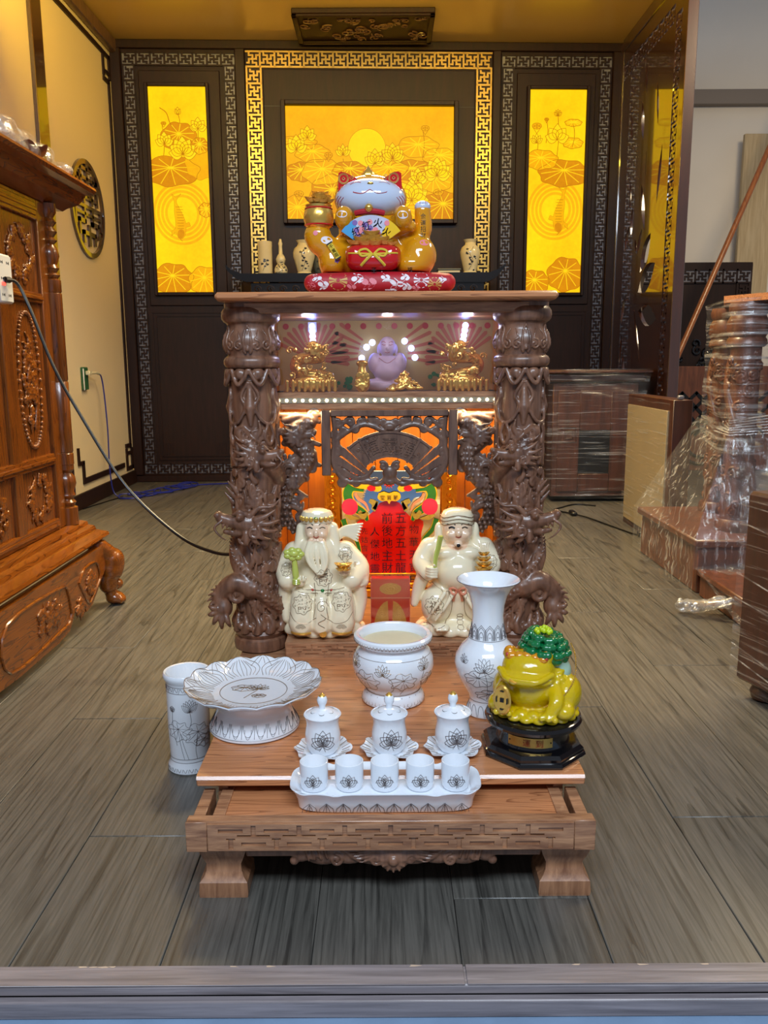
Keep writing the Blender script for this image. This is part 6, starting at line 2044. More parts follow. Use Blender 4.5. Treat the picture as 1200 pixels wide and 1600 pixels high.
# white face
mb = MB(); q = c3(585, 335); mb.ball((q[0], -.010, q[2]), (.0735, .052, .0415), 40, 24)
fc_ = mb.build('face', M['catwhite'], CT, sharp=180)
pf = on_mesh(fc_)
mk = MB(); mr = MB(); mg = MB()
for s_ in (-1, 1):
    X = lambda d: 585 + s_ * d
    lines(mr, [smooth([P0(X(70), 232), P0(X(110), 225), P0(X(155), 243)], 4)], pf, .0007)
    lines(mr, [smooth([P0(585, 295), P0(X(60), 325), P0(X(120), 315), P0(X(130), 308)], 5)], pf, .0009)
    for d0, y0 in ((205, 345), (225, 335), (245, 325)): lines(mr, [smooth([P0(X(d0), y0), P0(X(d0 + 25), y0 + 25), P0(X(d0 + 32), y0 + 50)], 3)], pf, .0007)
mr.build('face_lines', M['inkred'], CT)
mg.ball(pf(*P0(588, 243)), (.0065, .003, .003), 8, 6); mg.build('nose', M['brass'], CT)
# ears' inner sides with coin pattern
mb, mw = MB(), MB()
for s_, pts, cx, cy in ((-1, [(338, 142), (335, 285), (400, 235), (485, 185), (400, 140), (360, 128)], 378, 185), (1, [(828, 142), (832, 280), (770, 228), (690, 182), (770, 132), (805, 128)], 768, 180)):
    qs = [pc(*P0(*p), .0005) for p in pts]
    y = min(q.y for q in qs) - .002
    mb = MB(); mb.add([(q.x, y, q.z) for q in qs] + [(q.x, y + .006, q.z) for q in qs], [tuple(range(6)), tuple(range(6, 12))[::-1]] + [(i, (i + 1) % 6, 6 + (i + 1) % 6, 6 + i) for i in range(6)])
    mb.build('ear_lining', M['red'], CT)
    E = lambda u, v: Vector((c3(cx, cy)[0] + u, y - .0006, c3(cx, cy)[2] + v))
    mw = MB(); lines(mw, [arc(0, 0, .0105, 0, 360, 20), arc(0, 0, .0085, 0, 360, 20), [(-.003, 0), (0, .003), (.003, 0), (0, -.003), (-.003, 0)]] + [[(sx * .016 * s_ * -1 + u, sz + v) for u, v in spiral(0, 0, .0048, 1.4, 1, s_, 12)] for sx, sz in ((1, .002), (.5, -.016), (-.2, -.018))], E, .0008)
    mw.build('coin_pattern', M['petalgold'], CT)
# gold topknot, bell
mb = MB(); q = c3(570, 175)
mb.lathe([(.0, 0), (.0130, .0), (.0145, .006), (.0135, .013), (.008, .020), (.003, .026), (0, .029)], 24, (q[0], .0, q[2]), lambda a, r, z: (r * (1 + .06 * math.cos(6 * a)), z))
mb.build('topknot', M['gold'], CT)
mb = MB(); q = c3(575, 440); mb.ball((q[0], -.064, q[2]), .0085, 16, 10); mb.tube([(q[0] - .0085 * math.cos(a), -.064 - .0085 * math.sin(a), q[2]) for a in [k * PI / 12 for k in range(13)]], .0008, 4); mb.build('bell', M['gold'], CT)
mb = MB(); mb.tube([c3(470 + 20 * k, 475 - 12 * math.sin(k / 11 * PI), -.052 - .008 * math.sin(k / 11 * PI)) for k in range(12)], .006, 8); mb.build('collar', M['cloth'], CT)
# raised white paw with the characters down the arm
mb = MB(); q = c3(995, 405, -.02); mb.ball(q, (.0172, .0165, .0125), 18, 12)
pw = mb.build('raised_paw', M['catwhite'], CT)
mb = MB()
for d in (-.006, .0, .006): mb.tube([(q[0] + d, q[1] - .010, q[2] + .0095), (q[0] + d, q[1] - .0155, q[2] + .004)], .0006, 4)
mb.build('paw_lines', M['inkred'], pw)
mb = MB()
for i, ch in enumerate('金運招財'): u, v = P0(998, 490 + 50 * i); letter(mb, ch, lambda a, b_, d: pc(a, b_, d * .02), .0112, u, v)
for (X, Y, ch, s_) in ((890, 928, '福', .0105),): u, v = P0(X, Y); letter(mb, ch, lambda a, b_, d: pc(a, b_, d * .02), s_, u, v)
mb.build('arm_lettering', M['ink'], CT)
# white and pink pads
mb = MB()
for X, Y, rx, rz in ((370, 492, .0105, .0070), (835, 500, .0105, .0080), (245, 685, .0115, .0078)):
    u, v = P0(X, Y)
    ring_ = [pc(u + rx * math.cos(w) - .002 * math.sin(w), v + rz * math.sin(w) + .3 * rx * math.cos(w) * .3) for w in [2 * PI * k / 18 for k in range(18)]]
    mb.add([tuple(pc(u, v))] + [tuple(p) for p in ring_], [(0, 1 + k, 1 + (k + 1) % 18) for k in range(18)])
mb.build('white_pad', M['petalwhite'], CT)
mb = MB()
for X, Y, rx, rz in ((1005, 705, .010, .0065), (160, 630, .005, .005)):
    u, v = P0(X, Y)
    ring_ = [pc(u + rx * math.cos(w), v + rz * math.sin(w)) for w in [2 * PI * k / 16 for k in range(16)]]
    MB().add([tuple(pc(u, v))] + [tuple(p) for p in ring_], [(0, 1 + k, 1 + (k + 1) % 16) for k in range(16)]).build('pink_pad', M['petalpink'], CT)
mb = MB()
for X, Y in ((322, 848), (780, 870)): u, v = P0(X, Y); mb.add([tuple(pc(u, v))] + [tuple(pc(u + .0045 * (1 + .25 * math.cos(5 * w)) * math.cos(w), v + .0045 * (1 + .25 * math.cos(5 * w)) * math.sin(w))) for w in [2 * PI * k / 20 for k in range(20)]], [(0, 1 + k, 1 + (k + 1) % 20) for k in range(20)])
mb.build('violet_flower', M['violet'], CT)
# fan
FNC = c3(590, 790, -.062)
Fp = lambda a, r, d=0: (FNC[0] + r * math.sin(D(a)), FNC[1] - d + .00025 * r, FNC[2] + r * math.cos(D(a)))
FAN = MB().prism([(FNC[0] + .074 * math.sin(D(a)), FNC[2] + .074 * math.cos(D(a))) for a in np.linspace(-55, 55, 23)] + [(FNC[0] + .030 * math.sin(D(a)), FNC[2] + .030 * math.cos(D(a))) for a in np.linspace(55, -55, 23)], FNC[1], FNC[1] + .003).build('fan', M['paleprint'], CT)
mb1, mb2, mb3, mb4 = MB(), MB(), MB(), MB()
def fanpiece(mb, a0, a1, r0, r1, d): mb.add([Fp(a, r1, d) for a in np.linspace(a0, a1, 8)] + [Fp(a, r0, d) for a in np.linspace(a1, a0, 8)], [tuple(range(16))])
fanpiece(mb1, -55, -30, .055, .074, .0004); fanpiece(mb1, -55, -45, .034, .055, .0004); fanpiece(mb2, 30, 55, .040, .074, .0004)
for i in range(16):
    a, r = random.uniform(-48, 40), random.uniform(.036, .068); c_ = Fp(a, r)
    (mb3 if i % 3 else mb4).add([(c_[0] + .0055 * math.cos(w), c_[1] - .0006 - .00002 * i, c_[2] + .0055 * math.sin(w)) for w in [2 * PI * k / 10 for k in range(10)]], [tuple(range(10))])
mb1.build('blue_print', M['skyprint'], FAN); mb2.build('yellow_print', M['yellow'], FAN); tag(mb3.build('pink_print', M['petalpink'], FAN), kind='stuff'); tag(mb4.build('violet_print', M['violet'], FAN), kind='stuff')
mb = MB()
for ch, a, r in (('紅', -36, .051), ('紅', -10, .054), ('火', 14, .060), ('火', 38, .051)):
    c_ = Fp(a, r); ca, sa = math.cos(D(-a * .6)), math.sin(D(-a * .6))
    letter(mb, ch, lambda u, v, d: (c_[0] + u * ca - v * sa, c_[1] - .0011, c_[2] + u * sa + v * ca), .0185)
mb.build('fan_lettering', M['ink'], FAN)
# money bag with bow and gold ingots
sc = Sculpt((-.07, -.105, -.001), (.07, -.02, .075), .0018)
a, b_ = c3(605, 900, -.060), c3(600, 790, -.058)
sc.ell((a[0], -.058, .020), (.056, .036, .026), .004); sc.tube([(a[0] - .045, -.058, b_[2]), (a[0] + .045, -.058, b_[2])], .012, .012); sc.box((a[0], -.058, .028), (.050, .026, .022), .014, .010); sc.cut_below(0)
BG = sc.build('money_bag', M['red'], CT)
pb = on_mesh(BG)
mb = MB()
X0 = P0(605, 815)
for s_ in (-1, 1):
    mb.tube([pb(X0[0] + s_ * u, X0[1] + v, .001) for u, v in smooth([(.002, 0), (.014, .010), (.028, .006), (.022, -.004), (.002, 0)], 5)], .0024, 6)
    mb.tube([pb(X0[0] + s_ * u, X0[1] + v, .001) for u, v in smooth([(.002, -.001), (.014, -.012), (.024, -.022)], 5)], (.0030, ) * 11, 6)
mb.tube([pb(X0[0] + u, X0[1] + .003 * abs(u) / .05, 0) for u in np.linspace(-.050, .050, 21)], .0018, 6)
mb.build('bow', M['bowgold'], BG)
mb = MB(); u, v = P0(612, 940); letter(mb, '王', lambda p, q, d: pb(p, q, d * .02), .0115, u, v)
mb.build('bag_lettering', M['ink'], BG)
mb = MB()
for k, (X, Y, s_) in enumerate(((470, 715, .013), (545, 720, .014), (620, 722, .014), (700, 715, .013), (745, 725, .010), (520, 690, .013), (590, 680, .016), (665, 690, .013), (595, 645, .013))):
    c_ = c3(X, Y, -.066 - .002 * (k % 3)); ingot(mb, c_, s_)
tag(mb.build('gold_ingots', M['goldfoil'], BG), kind='stuff')
# little plaque
c_ = P0(300, 772)
mb = MB(); q = pc(*c_); y = q.y - .006
Rm = Matrix.Translation((q.x, y, q.z)) @ Matrix.Rotation(-.55, 4, 'Y') @ Matrix.Rotation(0, 4, 'X')
mb.box(-.006, .006, 0, .010, -.019, .019, .0012, mat=Rm)
PLQ = mb.build('plaque', M['bowgold'], CT)
mb = MB()
for i, ch in enumerate('千萬兩'): letter(mb, ch, lambda u, v, d: Rm @ Vector((u, -.0006, v)), .0085, 0, .010 - .010 * i)
for z in (-.0175, .0175): mb.box(-.0065, .0065, -.0006, .002, z - .0014, z + .0014, mat=Rm)
mb.build('plaque_lettering', M['ink'], PLQ)
# pot of gold on the other paw
q = c3(180, 505, -.03)
POT = MB().lathe([(.0, -.020), (.022, -.020), (.028, -.014), (.032, .0), (.030, .014), (.026, .022), (.028, .027), (.0, .027)], 28, q).build('gold_pot', M['gold'], CT)
mb = MB()
for z, r in ((-.013, .0292), (.020, .0278)): mb.tube([(q[0] + r * math.cos(w), q[1] + r * math.sin(w), q[2] + z) for w in [2 * PI * k / 24 for k in range(24)]], .0016, 5, True)
mb.build('red_band', M['red'], POT)
mb = MB()
for i in range(22):
    w, r = random.uniform(0, 6.28), .024 * random.random() ** .5
    ingot(mb, (q[0] + r * math.cos(w), q[1] + r * math.sin(w), q[2] + .030 + .030 * (1 - r / .024)), .0095)
tag(mb.build('pot_ingots', M['goldfoil'], POT), kind='stuff')
# ================================================================ carved cabinet on the left (front faces +x)
class Root:
    """build world-space parts under an unrotated thing"""
    def __init__(s, name, label, cat, loc, group=None):
        s.t = thing(name, label, cat, loc, 0, group); s.loc = Vector(loc)
    def put(s, mb, name, mat, **k):
        o = mb.build(name, mat, s.t, **k) if isinstance(mb, (MB, Sculpt)) else mb
        o.location = o.location - s.loc; return o


LC = Root('carved_cabinet', 'tall orange-brown carved altar cabinet with turned corner posts by the left wall', 'cabinet', (-1.25, 2.0, 0))
FX = -1.0
LC.put(MB().box(-1.5, FX - .02, 1.35, 2.60, .245, 1.25, .004), 'carcass', M['cabinet_v'])
# stepped plinth mouldings
pro = [(-1.5, .215), (-.925, .215), (-.915, .222), (-.905, .226), (-.898, .234), (-.902, .243), (-.925, .247), (-.940, .250), (-.945, .262), (-.965, .266), (-.968, .276), (-.985, .280), (-1.5, .280)]
mb = MB(); mb.add([(x, y, z) for y in (1.35, 2.665) for x, z in pro], [tuple(range(len(pro))), tuple(range(len(pro), 2 * len(pro)))[::-1]] + [(i, (i + 1) % len(pro), len(pro) + (i + 1) % len(pro), len(pro) + i) for i in range(len(pro))])
LC.put(mb, 'plinth_moulding', M['cabinet'], sharp=25)
# cornice
pro = [(-1.5, 1.322), (-.905, 1.322), (-.893, 1.316), (-.890, 1.308), (-.898, 1.300), (-.925, 1.296), (-.935, 1.282), (-.950, 1.268), (-.985, 1.258), (-1.0, 1.250), (-1.5, 1.250)]
mb = MB(); mb.add([(x, y, z) for y in (1.35, 2.73) for x, z in pro], [tuple(range(len(pro))), tuple(range(len(pro), 2 * len(pro)))[::-1]] + [(i, (i + 1) % len(pro), len(pro) + (i + 1) % len(pro), len(pro) + i) for i in range(len(pro))])
LC.put(mb, 'cornice', M['cabinet'], sharp=25)
# face frame: stiles and rails, with recessed fields between
for y0, y1 in ((2.520, 2.598), (2.235, 2.290), (1.95, 2.0)):
    LC.put(MB().box(FX - .02, FX, y0, y1, .28, 1.25, .003), 'stile', M['cabinet_v'])
RZ = ((1.19, 1.25), (.955, .985), (.480, .515), (.28, .315))
for z0, z1 in RZ:
    mb = MB(); mb.box(FX - .02, FX + .001, 1.36, 2.52, z0, z1, .003); mb.box(FX, FX + .006, 1.36, 2.515, (z0 + z1) / 2 - .006, (z0 + z1) / 2 + .006, .003)
    LC.put(mb, 'rail', M['cabinet'])
LC.put(MB().box(FX - .02, FX + .004, 1.36, 2.515, 1.198, 1.242, .006), 'frieze_board', M['cabinet'])


def floral(sc, x, cy, cz_, ry, rz, n, ringed=True):
    """ring of blossoms and leaves in relief on a board facing +x"""
    for i in range(n):
        a = 2 * PI * i / n + random.uniform(-.2, .2); k = random.uniform(.65, 1.0) if ringed else random.uniform(.1, 1.0)
        y, z = cy + ry * k * math.cos(a), cz_ + rz * k * math.sin(a)
        for q in range(5):
            w = 2 * PI * q / 5 + i
            sc.ell((x, y + .008 * math.cos(w), z + .008 * math.sin(w)), (.005, .006, .006), .001)
        sc.ell((x + .002, y, z), .005, .001)
        w = random.uniform(0, 6.28)
        sc.tube([(x - .001, y, z), (x, y + .018 * math.cos(w), z + .018 * math.sin(w)), (x - .002, y + .030 * math.cos(w + .4), z + .030 * math.sin(w + .4))], (.005, .0015), .001)


random.seed(8)
for name, y0, y1, z0, z1, cy, cz_, ry, rz, n in (('carved_panel', 2.29, 2.52, .985, 1.19, 2.405, 1.085, .085, .078, 30), ('carved_panel', 2.29, 2.52, .315, .480, 2.41, .395, .08, .062, 26),
                                                ('carved_panel', 2.0, 2.235, .985, 1.19, 2.11, 1.085, .085, .078, 30), ('carved_panel', 2.0, 2.235, .315, .480, 2.11, .395, .085, .062, 26)):
    pn = LC.put(MB().box(FX - .019, FX - .010, y0 - .004, y1 + .004, z0 - .004, z1 + .004, .002), name, M['cabinet_v'])
    sc = Sculpt((FX - .012, cy - ry - .035, cz_ - rz - .035), (FX + .008, cy + ry + .035, cz_ + rz + .035), .0028)
    floral(sc, FX - .008, cy, cz_, ry, rz, n)
    o = sc.build('floral_relief', M['cabinet'], pn)
for cy in (2.405, 2.12):
    pn = LC.put(MB().box(FX - .019, FX - .010, cy - .119, cy + .119, .511, .959, .002), 'door_panel', M['cabinet_v'])
    mb = MB()
    for k in range(58):
        a = 2 * PI * k / 58
        mb.ball((FX - .008, cy + .070 * math.copysign(abs(math.cos(a)) ** .9, math.cos(a)), .735 + .19 * math.copysign(abs(math.sin(a)) ** .85, math.sin(a))), .0062, 7, 5)
    tag(mb.build('beaded_oval', M['cabinet'], pn), kind='stuff')
    sc = Sculpt((FX - .012, cy - .07, .57), (FX + .008, cy + .07, .91), .0028)
    sc.tube(smooth([(FX - .008, cy + .01, .60), (FX - .006, cy + .025, .68), (FX - .006, cy - .02, .74), (FX - .006, cy + .02, .82), (FX - .008, cy - .01, .87)], 6), (.006, .003), .001)
    floral(sc, FX - .007, cy, .735, .045, .13, 40, False)
    sc.build('floral_relief', M['cabinet'], pn)
# turned corner post
prof = [(.030, .28), (.030, .335), (.020, .340), (.027, .352), (.018, .362), (.026, .374), (.022, .385), (.030, .41), (.028, .43), (.018, .445), (.026, .455), (.026, .47)]
prof += [(.028, .472), (.028, .505), (.025, .508), (.028, .512), (.028, .725), (.025, .729), (.028, .733), (.028, .99), (.025, .993), (.028, .997), (.028, 1.03), (.02, 1.035), (.027, 1.045), (.018, 1.053), (.026, 1.065), (.02, 1.075), (.029, 1.10), (.026, 1.12), (.016, 1.135), (.026, 1.145), (.016, 1.155), (.027, 1.17), (.017, 1.185), (.027, 1.198), (.018, 1.21), (.028, 1.225), (.028, 1.25)]
LC.put(MB().lathe(prof, 20, (FX - .002, 2.600, 0)), 'corner_post', M['cabinet_v'])
# apron board with cut profile and cabriole foot
ap = [(1.35, .21), (2.62, .21), (2.645, .18), (2.63, .14), (2.555, .10), (2.53, .082), (2.47, .050), (2.42, .044), (2.405, .075), (2.37, .098), (2.335, .085), (2.318, .058), (2.28, .030), (2.20, .022), (1.95, .022), (1.80, .03), (1.35, .03)]
APR = LC.put(MB().prism(ap, -.925, -.900, 'x'), 'apron', M['cabinet'])
mb = MB()
for pts in ([(2.375, .145), (2.42, .175), (2.50, .178), (2.535, .165), (2.55, .125), (2.53, .102), (2.47, .072), (2.44, .068)], [(2.30, .075), (2.285, .14), (2.23, .17), (1.9, .17), (1.9, .05), (2.22, .05), (2.28, .055)]):
    mb.tube([(-.899, y, z) for y, z in smooth(pts + pts[:1], 4)], .004, 6)
mb.build('raised_cartouche', M['cabinet'], APR)
for y_, z_, ry_, rz_, n_ in ((2.475, .125, .038, .034, 22), (2.15, .113, .085, .036, 36)):
    sc = Sculpt((-.908, y_ - ry_ - .035, z_ - rz_ - .035), (-.882, y_ + ry_ + .035, z_ + rz_ + .035), .0026)
    floral(sc, -.899, y_, z_, ry_, rz_, n_, False); sc.build('floral_relief', M['cabinet'], APR)
sc = Sculpt((-.908, 2.30, .03), (-.882, 2.44, .13), .0026)
floral(sc, -.898, 2.368, .072, .026, .022, 18, False)
for a in range(9): sc.tube([(-.898, 2.335 + .0085 * a, .070 + .018 * math.sin(PI * a / 8)), (-.896, 2.335 + .0085 * (a + 1), .070 + .018 * math.sin(PI * (a + 1) / 8))], .005, .001)
sc.build('floral_relief', M['cabinet'], APR)
mb = MB()
for f in ('foot',):
    sc = Sculpt((-.96, 2.54, -.004), (-.84, 2.72, .222), .004)
    sc.tube(smooth([(-.925, 2.615, .205), (-.893, 2.655, .150), (-.905, 2.640, .085), (-.900, 2.645, .045)], 6), [.030] * 6 + [.040] * 4 + [.030] * 5 + [.021] * 4, .006)
    sc.ell((-.890, 2.655, .022), (.030, .030, .022), .006)
    for a in (-.6, 0, .6, 1.2): sc.ell((-.888 + .022 * math.cos(a), 2.655 + .022 * math.sin(a), .016), (.012, .012, .013), .003)
    sc.ell((-.885, 2.668, .065), (.020, .020, .018), .004)
    sc.cut_below(0)
    LC.put(sc, 'foot', M['cabinet'])
LC.put(MB().box(-1.48, -1.40, 2.52, 2.60, 0, .215, .004), 'rear_foot', M['cabinet_v'])

# clear bag with a carved piece, and a leafy sprig, on top of the cabinet
t = Root('carved_wood_dish', 'small scalloped brown wooden dish inside the clear bag on the cabinet', 'dish', (-1.0, 2.42, 1.3225))
t.put(MB().lathe([(.03, 1.3225), (.04, 1.326), (.075, 1.356), (.080, 1.366), (.074, 1.362), (.035, 1.336), (0, 1.332)], 48, (-1.0, 2.42, 0), lambda a, r, z: (r * (1 + .06 * math.cos(8 * a)), z + .006 * math.cos(8 * a) * (z > 1.35))), 'bowl', M['redbrown'])
sc = Sculpt((-1.13, 2.20, 1.310), (-.90, 2.75, 1.46), .004)
random.seed(12)
for i in range(30):
    u = random.random()
    sc.ell((-1.0 + random.uniform(-.05, .04), 2.28 + .40 * u, 1.345 + random.uniform(-.01, .055) * (1 - .7 * u)), (random.uniform(.02, .045), random.uniform(.03, .06), random.uniform(.02, .035)), .006)
sc.cut_below(1.3235)
tag(sc.build('clear_plastic_bag', M['clearbag']), 'crumpled clear plastic bag lying on the carved cabinet top', 'bag')
mb = MB()
for i in range(9):
    a = i * .7; c_ = (-1.02 + .03 * math.cos(a), 2.06 + .018 * math.sin(a), 1.35 + .006 * i)
    mb.prism([(c_[0] - .02, c_[1]), (c_[0], c_[1] + .014), (c_[0] + .02, c_[1]), (c_[0], c_[1] - .014)], c_[2], c_[2] + .004, 'z')
mb.lathe([(0, 1.3225), (.02, 1.3225), (.024, 1.345), (0, 1.346)], 12, (-1.02, 2.06, 0))
mb.build('leaf_sprig', M['jade'])
tag(bpy.data.objects['leaf_sprig'], 'small dark green leafy ornament at the cabinet top edge', 'ornament')

# power strip hung on the cabinet, with its black lead running to the altar
t = Root('power_strip', 'white multi-socket power strip hanging against the carved cabinet', 'power strip', (-.972, 2.185, .94))
t.put(MB().box(-.990, -.955, 2.14, 2.222, .935, 1.056, .005), 'body', M['white'])
mb = MB()
for z in (.955, .995, 1.035):
    for y in (2.20, 2.165):
        mb.prism([(y - .004, z), (y + .004, z + .004), (y + .004, z - .004)], -.9555, -.9545, 'x')
        mb.box(-.9555, -.9545, y - .010, y - .007, z - .003, z + .003)
t.put(mb, 'socket_holes', M['black']); t.put(MB().box(-.957, -.953, 2.155, 2.175, .978, .986, .001), 'switch_light', M['ledred'])
mb = MB()
cp = smooth([(-.952, 2.17, .992), (-.935, 2.20, .985), (-.905, 2.20, .915), (-.86, 2.20, .78), (-.80, 2.20, .655), (-.684, 2.18, .465), (-.54, 2.12, .345), (-.43, 2.05, .312), (-.345, 1.99, .320)], 8)
mb.tube(cp, .0045, 8); mb.tube([cp[0], cp[3]], .008, 8)
tag(mb.build('black_power_lead', M['black']), 'thick black power lead swooping from the power strip to the altar', 'cable')

# ================================================================ things on the left wall
ME = Root('longevity_medallion', 'round openwork wooden longevity medallion on the cream wall', 'wall ornament', (-1.65, 4.87, 1.36))
cy, cz_, R0 = 4.87, 1.625, .262
x0, x1 = -1.6495, -1.634
ringm = MB(); n = 48
v = [(x, cy + r * math.cos(2 * PI * k / n), cz_ + r * math.sin(2 * PI * k / n)) for x in (x0, x1) for r in (R0, R0 - .026) for k in range(n)]
f = []
for k in range(n):
    k2 = (k + 1) % n
    f += [(k, k2, n + k2, n + k), (2 * n + k, 3 * n + k, 3 * n + k2, 2 * n + k2), (k, 2 * n + k, 2 * n + k2, k2), (n + k, n + k2, 3 * n + k2, 3 * n + k)]
ringm.add(v, f); ME.put(ringm, 'ring', M['lacquer'])
mb = MB(); R1 = R0 - .02
B = lambda ya, yb, za, zb: mb.box(x0, x1 - .002, cy + ya, cy + yb, cz_ + za, cz_ + zb)
hw = lambda z: math.sqrt(max(0, R1 ** 2 - z ** 2))
B(-.014, .014, .06, hw(.014)); B(-.014, .014, -.20, -.085)
for z in (.20, .15, .10, .05, .0): B(-hw(z) * (.62 if z else 1), hw(z) * (.62 if z else 1), z, z + .018)
B(-hw(-.04) * .8, hw(-.04) * .8, -.04, -.024)
for s_ in (-1, 1):
    q = lambda a, b_: tuple(sorted((s_ * a, s_ * b_)))
    for ya, yb, za, zb in ((.085, .109, .085, .19), (.14, .164, .03, .17), (.14, hw(.15), .145, .169), (.05, .074, -.085, .0), (.05, .16, -.085, -.061), (.136, .16, -.15, -.061), (.014, .10, -.145, -.121), (.076, .10, -.19, -.121), (.19, .214, -.10, .0), (.05, .074, .024, .085)):
        a_, b_ = q(ya, yb); B(a_, b_, za, zb)
ME.put(mb, 'character_openwork', M['lacquer'])
OT = Root('wall_outlet', 'green-filmed wall socket on the cream wall with a white plug', 'socket', (-1.65, 4.63, .64))
OT.put(MB().box(-1.65, -1.632, 4.595, 4.668, .636, .760, .004), 'plate', M['outletgreen'])
OT.put(MB().box(-1.634, -1.630, 4.588, 4.600, .634, .752, .002), 'side', M['white'])
mb = MB(); mb.box(-1.632, -1.605, 4.618, 4.645, .715, .740, .004); mb.tube([(-1.61, 4.645, .727), (-1.60, 4.70, .728), (-1.60, 4.74, .722)], .008, 8)
OT.put(mb, 'plug', M['creamvase'])
mb = MB()
pts = [(-1.60, 4.74, .722), (-1.605, 4.80, .70), (-1.605, 4.83, .60), (-1.60, 4.835, .40), (-1.60, 4.83, .15), (-1.575, 4.84, .012)]
random.seed(6)
for i in range(34):
    a = i * 1.25; cx, cyy = -1.50 + .0082 * i, 4.80 + .0155 * i
    pts.append((cx + (.075 + .02 * math.sin(i)) * math.cos(a), cyy + (.10 + .02 * math.cos(i * 1.7)) * math.sin(a), .006 + .004 * (i % 3)))
pts += [(-1.14, 5.33, .005), (-1.0, 5.36, .005), (-.80, 5.33, .005)]
mb.tube(smooth(pts, 5), .0042, 6)
tag(mb.build('blue_cord', M['bluecord']), 'thin blue cord dropping from the wall socket into a coil on the floor', 'cord')
mb = MB(); mb.tube(smooth([(-1.63, 4.44, .004), (-1.60, 4.60, .004), (-1.56, 4.78, .004), (-1.53, 4.82, .012)], 5), .003, 5)
tag(mb.build('black_floor_wire', M['black']), 'thin black wire lying along the left baseboard', 'wire')
mb = MB(); mb.tube(smooth([(-.350, 2.205, .9), (-.355, 2.215, .84), (-.345, 2.215, .7), (-.33, 2.215, .45), (-.33, 2.215, .33)], 5), .0022, 5)
tag(mb.build('thin_black_wire', M['black']), 'thin black wire hanging behind the left altar column', 'wire')

# ================================================================ altar table and vases by the rear wall
ST = Root('altar_table', 'long black altar table with upturned ends by the rear wall', 'table', (-.095, 5.2, 0))
pf_ = [(-.80, 1.245), (.61, 1.237), (.665, 1.262), (.715, 1.318), (.722, 1.345), (.69, 1.315), (.63, 1.293), (-.83, 1.293), (-.89, 1.315), (-.925, 1.345), (-.915, 1.315), (-.865, 1.265)]
ST.put(MB().prism(pf_, 5.05, 5.36), 'table_top', M['blackwood'])
mb = MB(); mb.box(-.78, .60, 5.075, 5.09, 1.170, 1.240, .002)
AP = ST.put(mb, 'apron', M['blackwood'])
mb = MB()
for k in range(18):
    x = -.74 + k * .075
    mb.tube([(x + u, 5.074, 1.205 + v) for u, v in spiral(0, 0, .024, 1.3, 0, 1, 12)], .004, 4)
tag(mb.build('scroll_relief', M['dark'], AP), kind='stuff')
for x in (-.70, .50):
    for y in (5.09, 5.31): ST.put(MB().box(x, x + .05, y, y + .04, 0, 1.24, .004), 'leg', M['blackwood'])


def ink(mb, prof, seed, hs):
    random.seed(seed); f = on_lathe(prof, (0, 0, 0), -PI / 2)
    pts = smooth([(-.01, hs[0]), (.012, hs[0] + (hs[1] - hs[0]) * .4), (-.008, hs[0] + (hs[1] - hs[0]) * .7), (.014, hs[1])], 6)
    lines(mb, [pts], f, .0014)
    for i in range(16):
        p = random.choice(pts); u, v = p[0] + random.uniform(-.03, .03), p[1] + random.uniform(-.012, .012)
        r = random.uniform(.004, .009); mb.add([tuple(f(u + r * math.cos(w) * (1 + .3 * math.cos(3 * w)), v + .7 * r * math.sin(w))) for w in [2 * PI * k / 8 for k in range(8)]], [tuple(range(8))])


def painted(name, label, x, y, prof, seed, hs, mat='creamvase'):
    t = thing(name, label, 'vase', (x, y, 1.2935), 0)
    MB().lathe(prof, 36).build('body', M[mat], t)
    mb = MB(); ink(mb, prof, seed, hs); mb.build('ink_painting', M['cobalt'], t)
    return t


painted('brush_jar', 'straight cream jar with blue ink sprays, leftmost on the altar table', -.70, 5.15, [(0, 0), (.042, 0), (.043, .01), (.043, .16), (.044, .165), (.044, .19), (.040, .192), (.040, .10), (0, .09)], 1, (.02, .15))
painted('gourd_bottle', 'slim cream gourd bottle between the jar and the round vase', -.607, 5.15, [(0, 0), (.026, 0), (.038, .012), (.040, .03), (.032, .05), (.020, .062), (.026, .075), (.029, .09), (.022, .108), (.012, .122), (.010, .165), (.013, .18), (.009, .19), (.006, .205), (0, .207)], 2, (.01, .06))
painted('baluster_vase', 'cream baluster vase with an ink branch, left of the cat', -.468, 5.15, [(0, 0), (.044, 0), (.046, .006), (.040, .014), (.050, .05), (.064, .10), (.066, .125), (.058, .150), (.040, .165), (.035, .178), (.042, .190), (.046, .196), (.042, .197), (.03, .18), (0, .15)], 3, (.02, .15))
painted('grey_ceramic_jar', 'dark grey-green mottled jar half hidden behind the cat', -.36, 5.22, [(0, 0), (.040, 0), (.058, .03), (.064, .07), (.056, .11), (.036, .128), (.036, .138), (.03, .138), (0, .12)], 4, (.03, .10), 'cave')
painted('shoulder_vase', 'cream shouldered vase with an ink branch, right end of the altar table', .522, 5.15, [(0, 0), (.042, 0), (.044, .006), (.038, .014), (.046, .05), (.058, .10), (.061, .125), (.053, .150), (.034, .165), (.030, .178), (.038, .190), (.042, .196), (.038, .197), (.026, .18), (0, .15)], 5, (.02, .15))
t = Root('flat_box', 'flat pale carved box on the altar table right of the cat', 'box', (.42, 5.16, 1.2935))
t.put(MB().box(.33, .46, 5.12, 5.20, 1.2935, 1.312, .003), 'box', M['creamvase']); t.put(MB().box(.325, .465, 5.115, 5.205, 1.3122, 1.323, .004), 'lid', M['cave'])

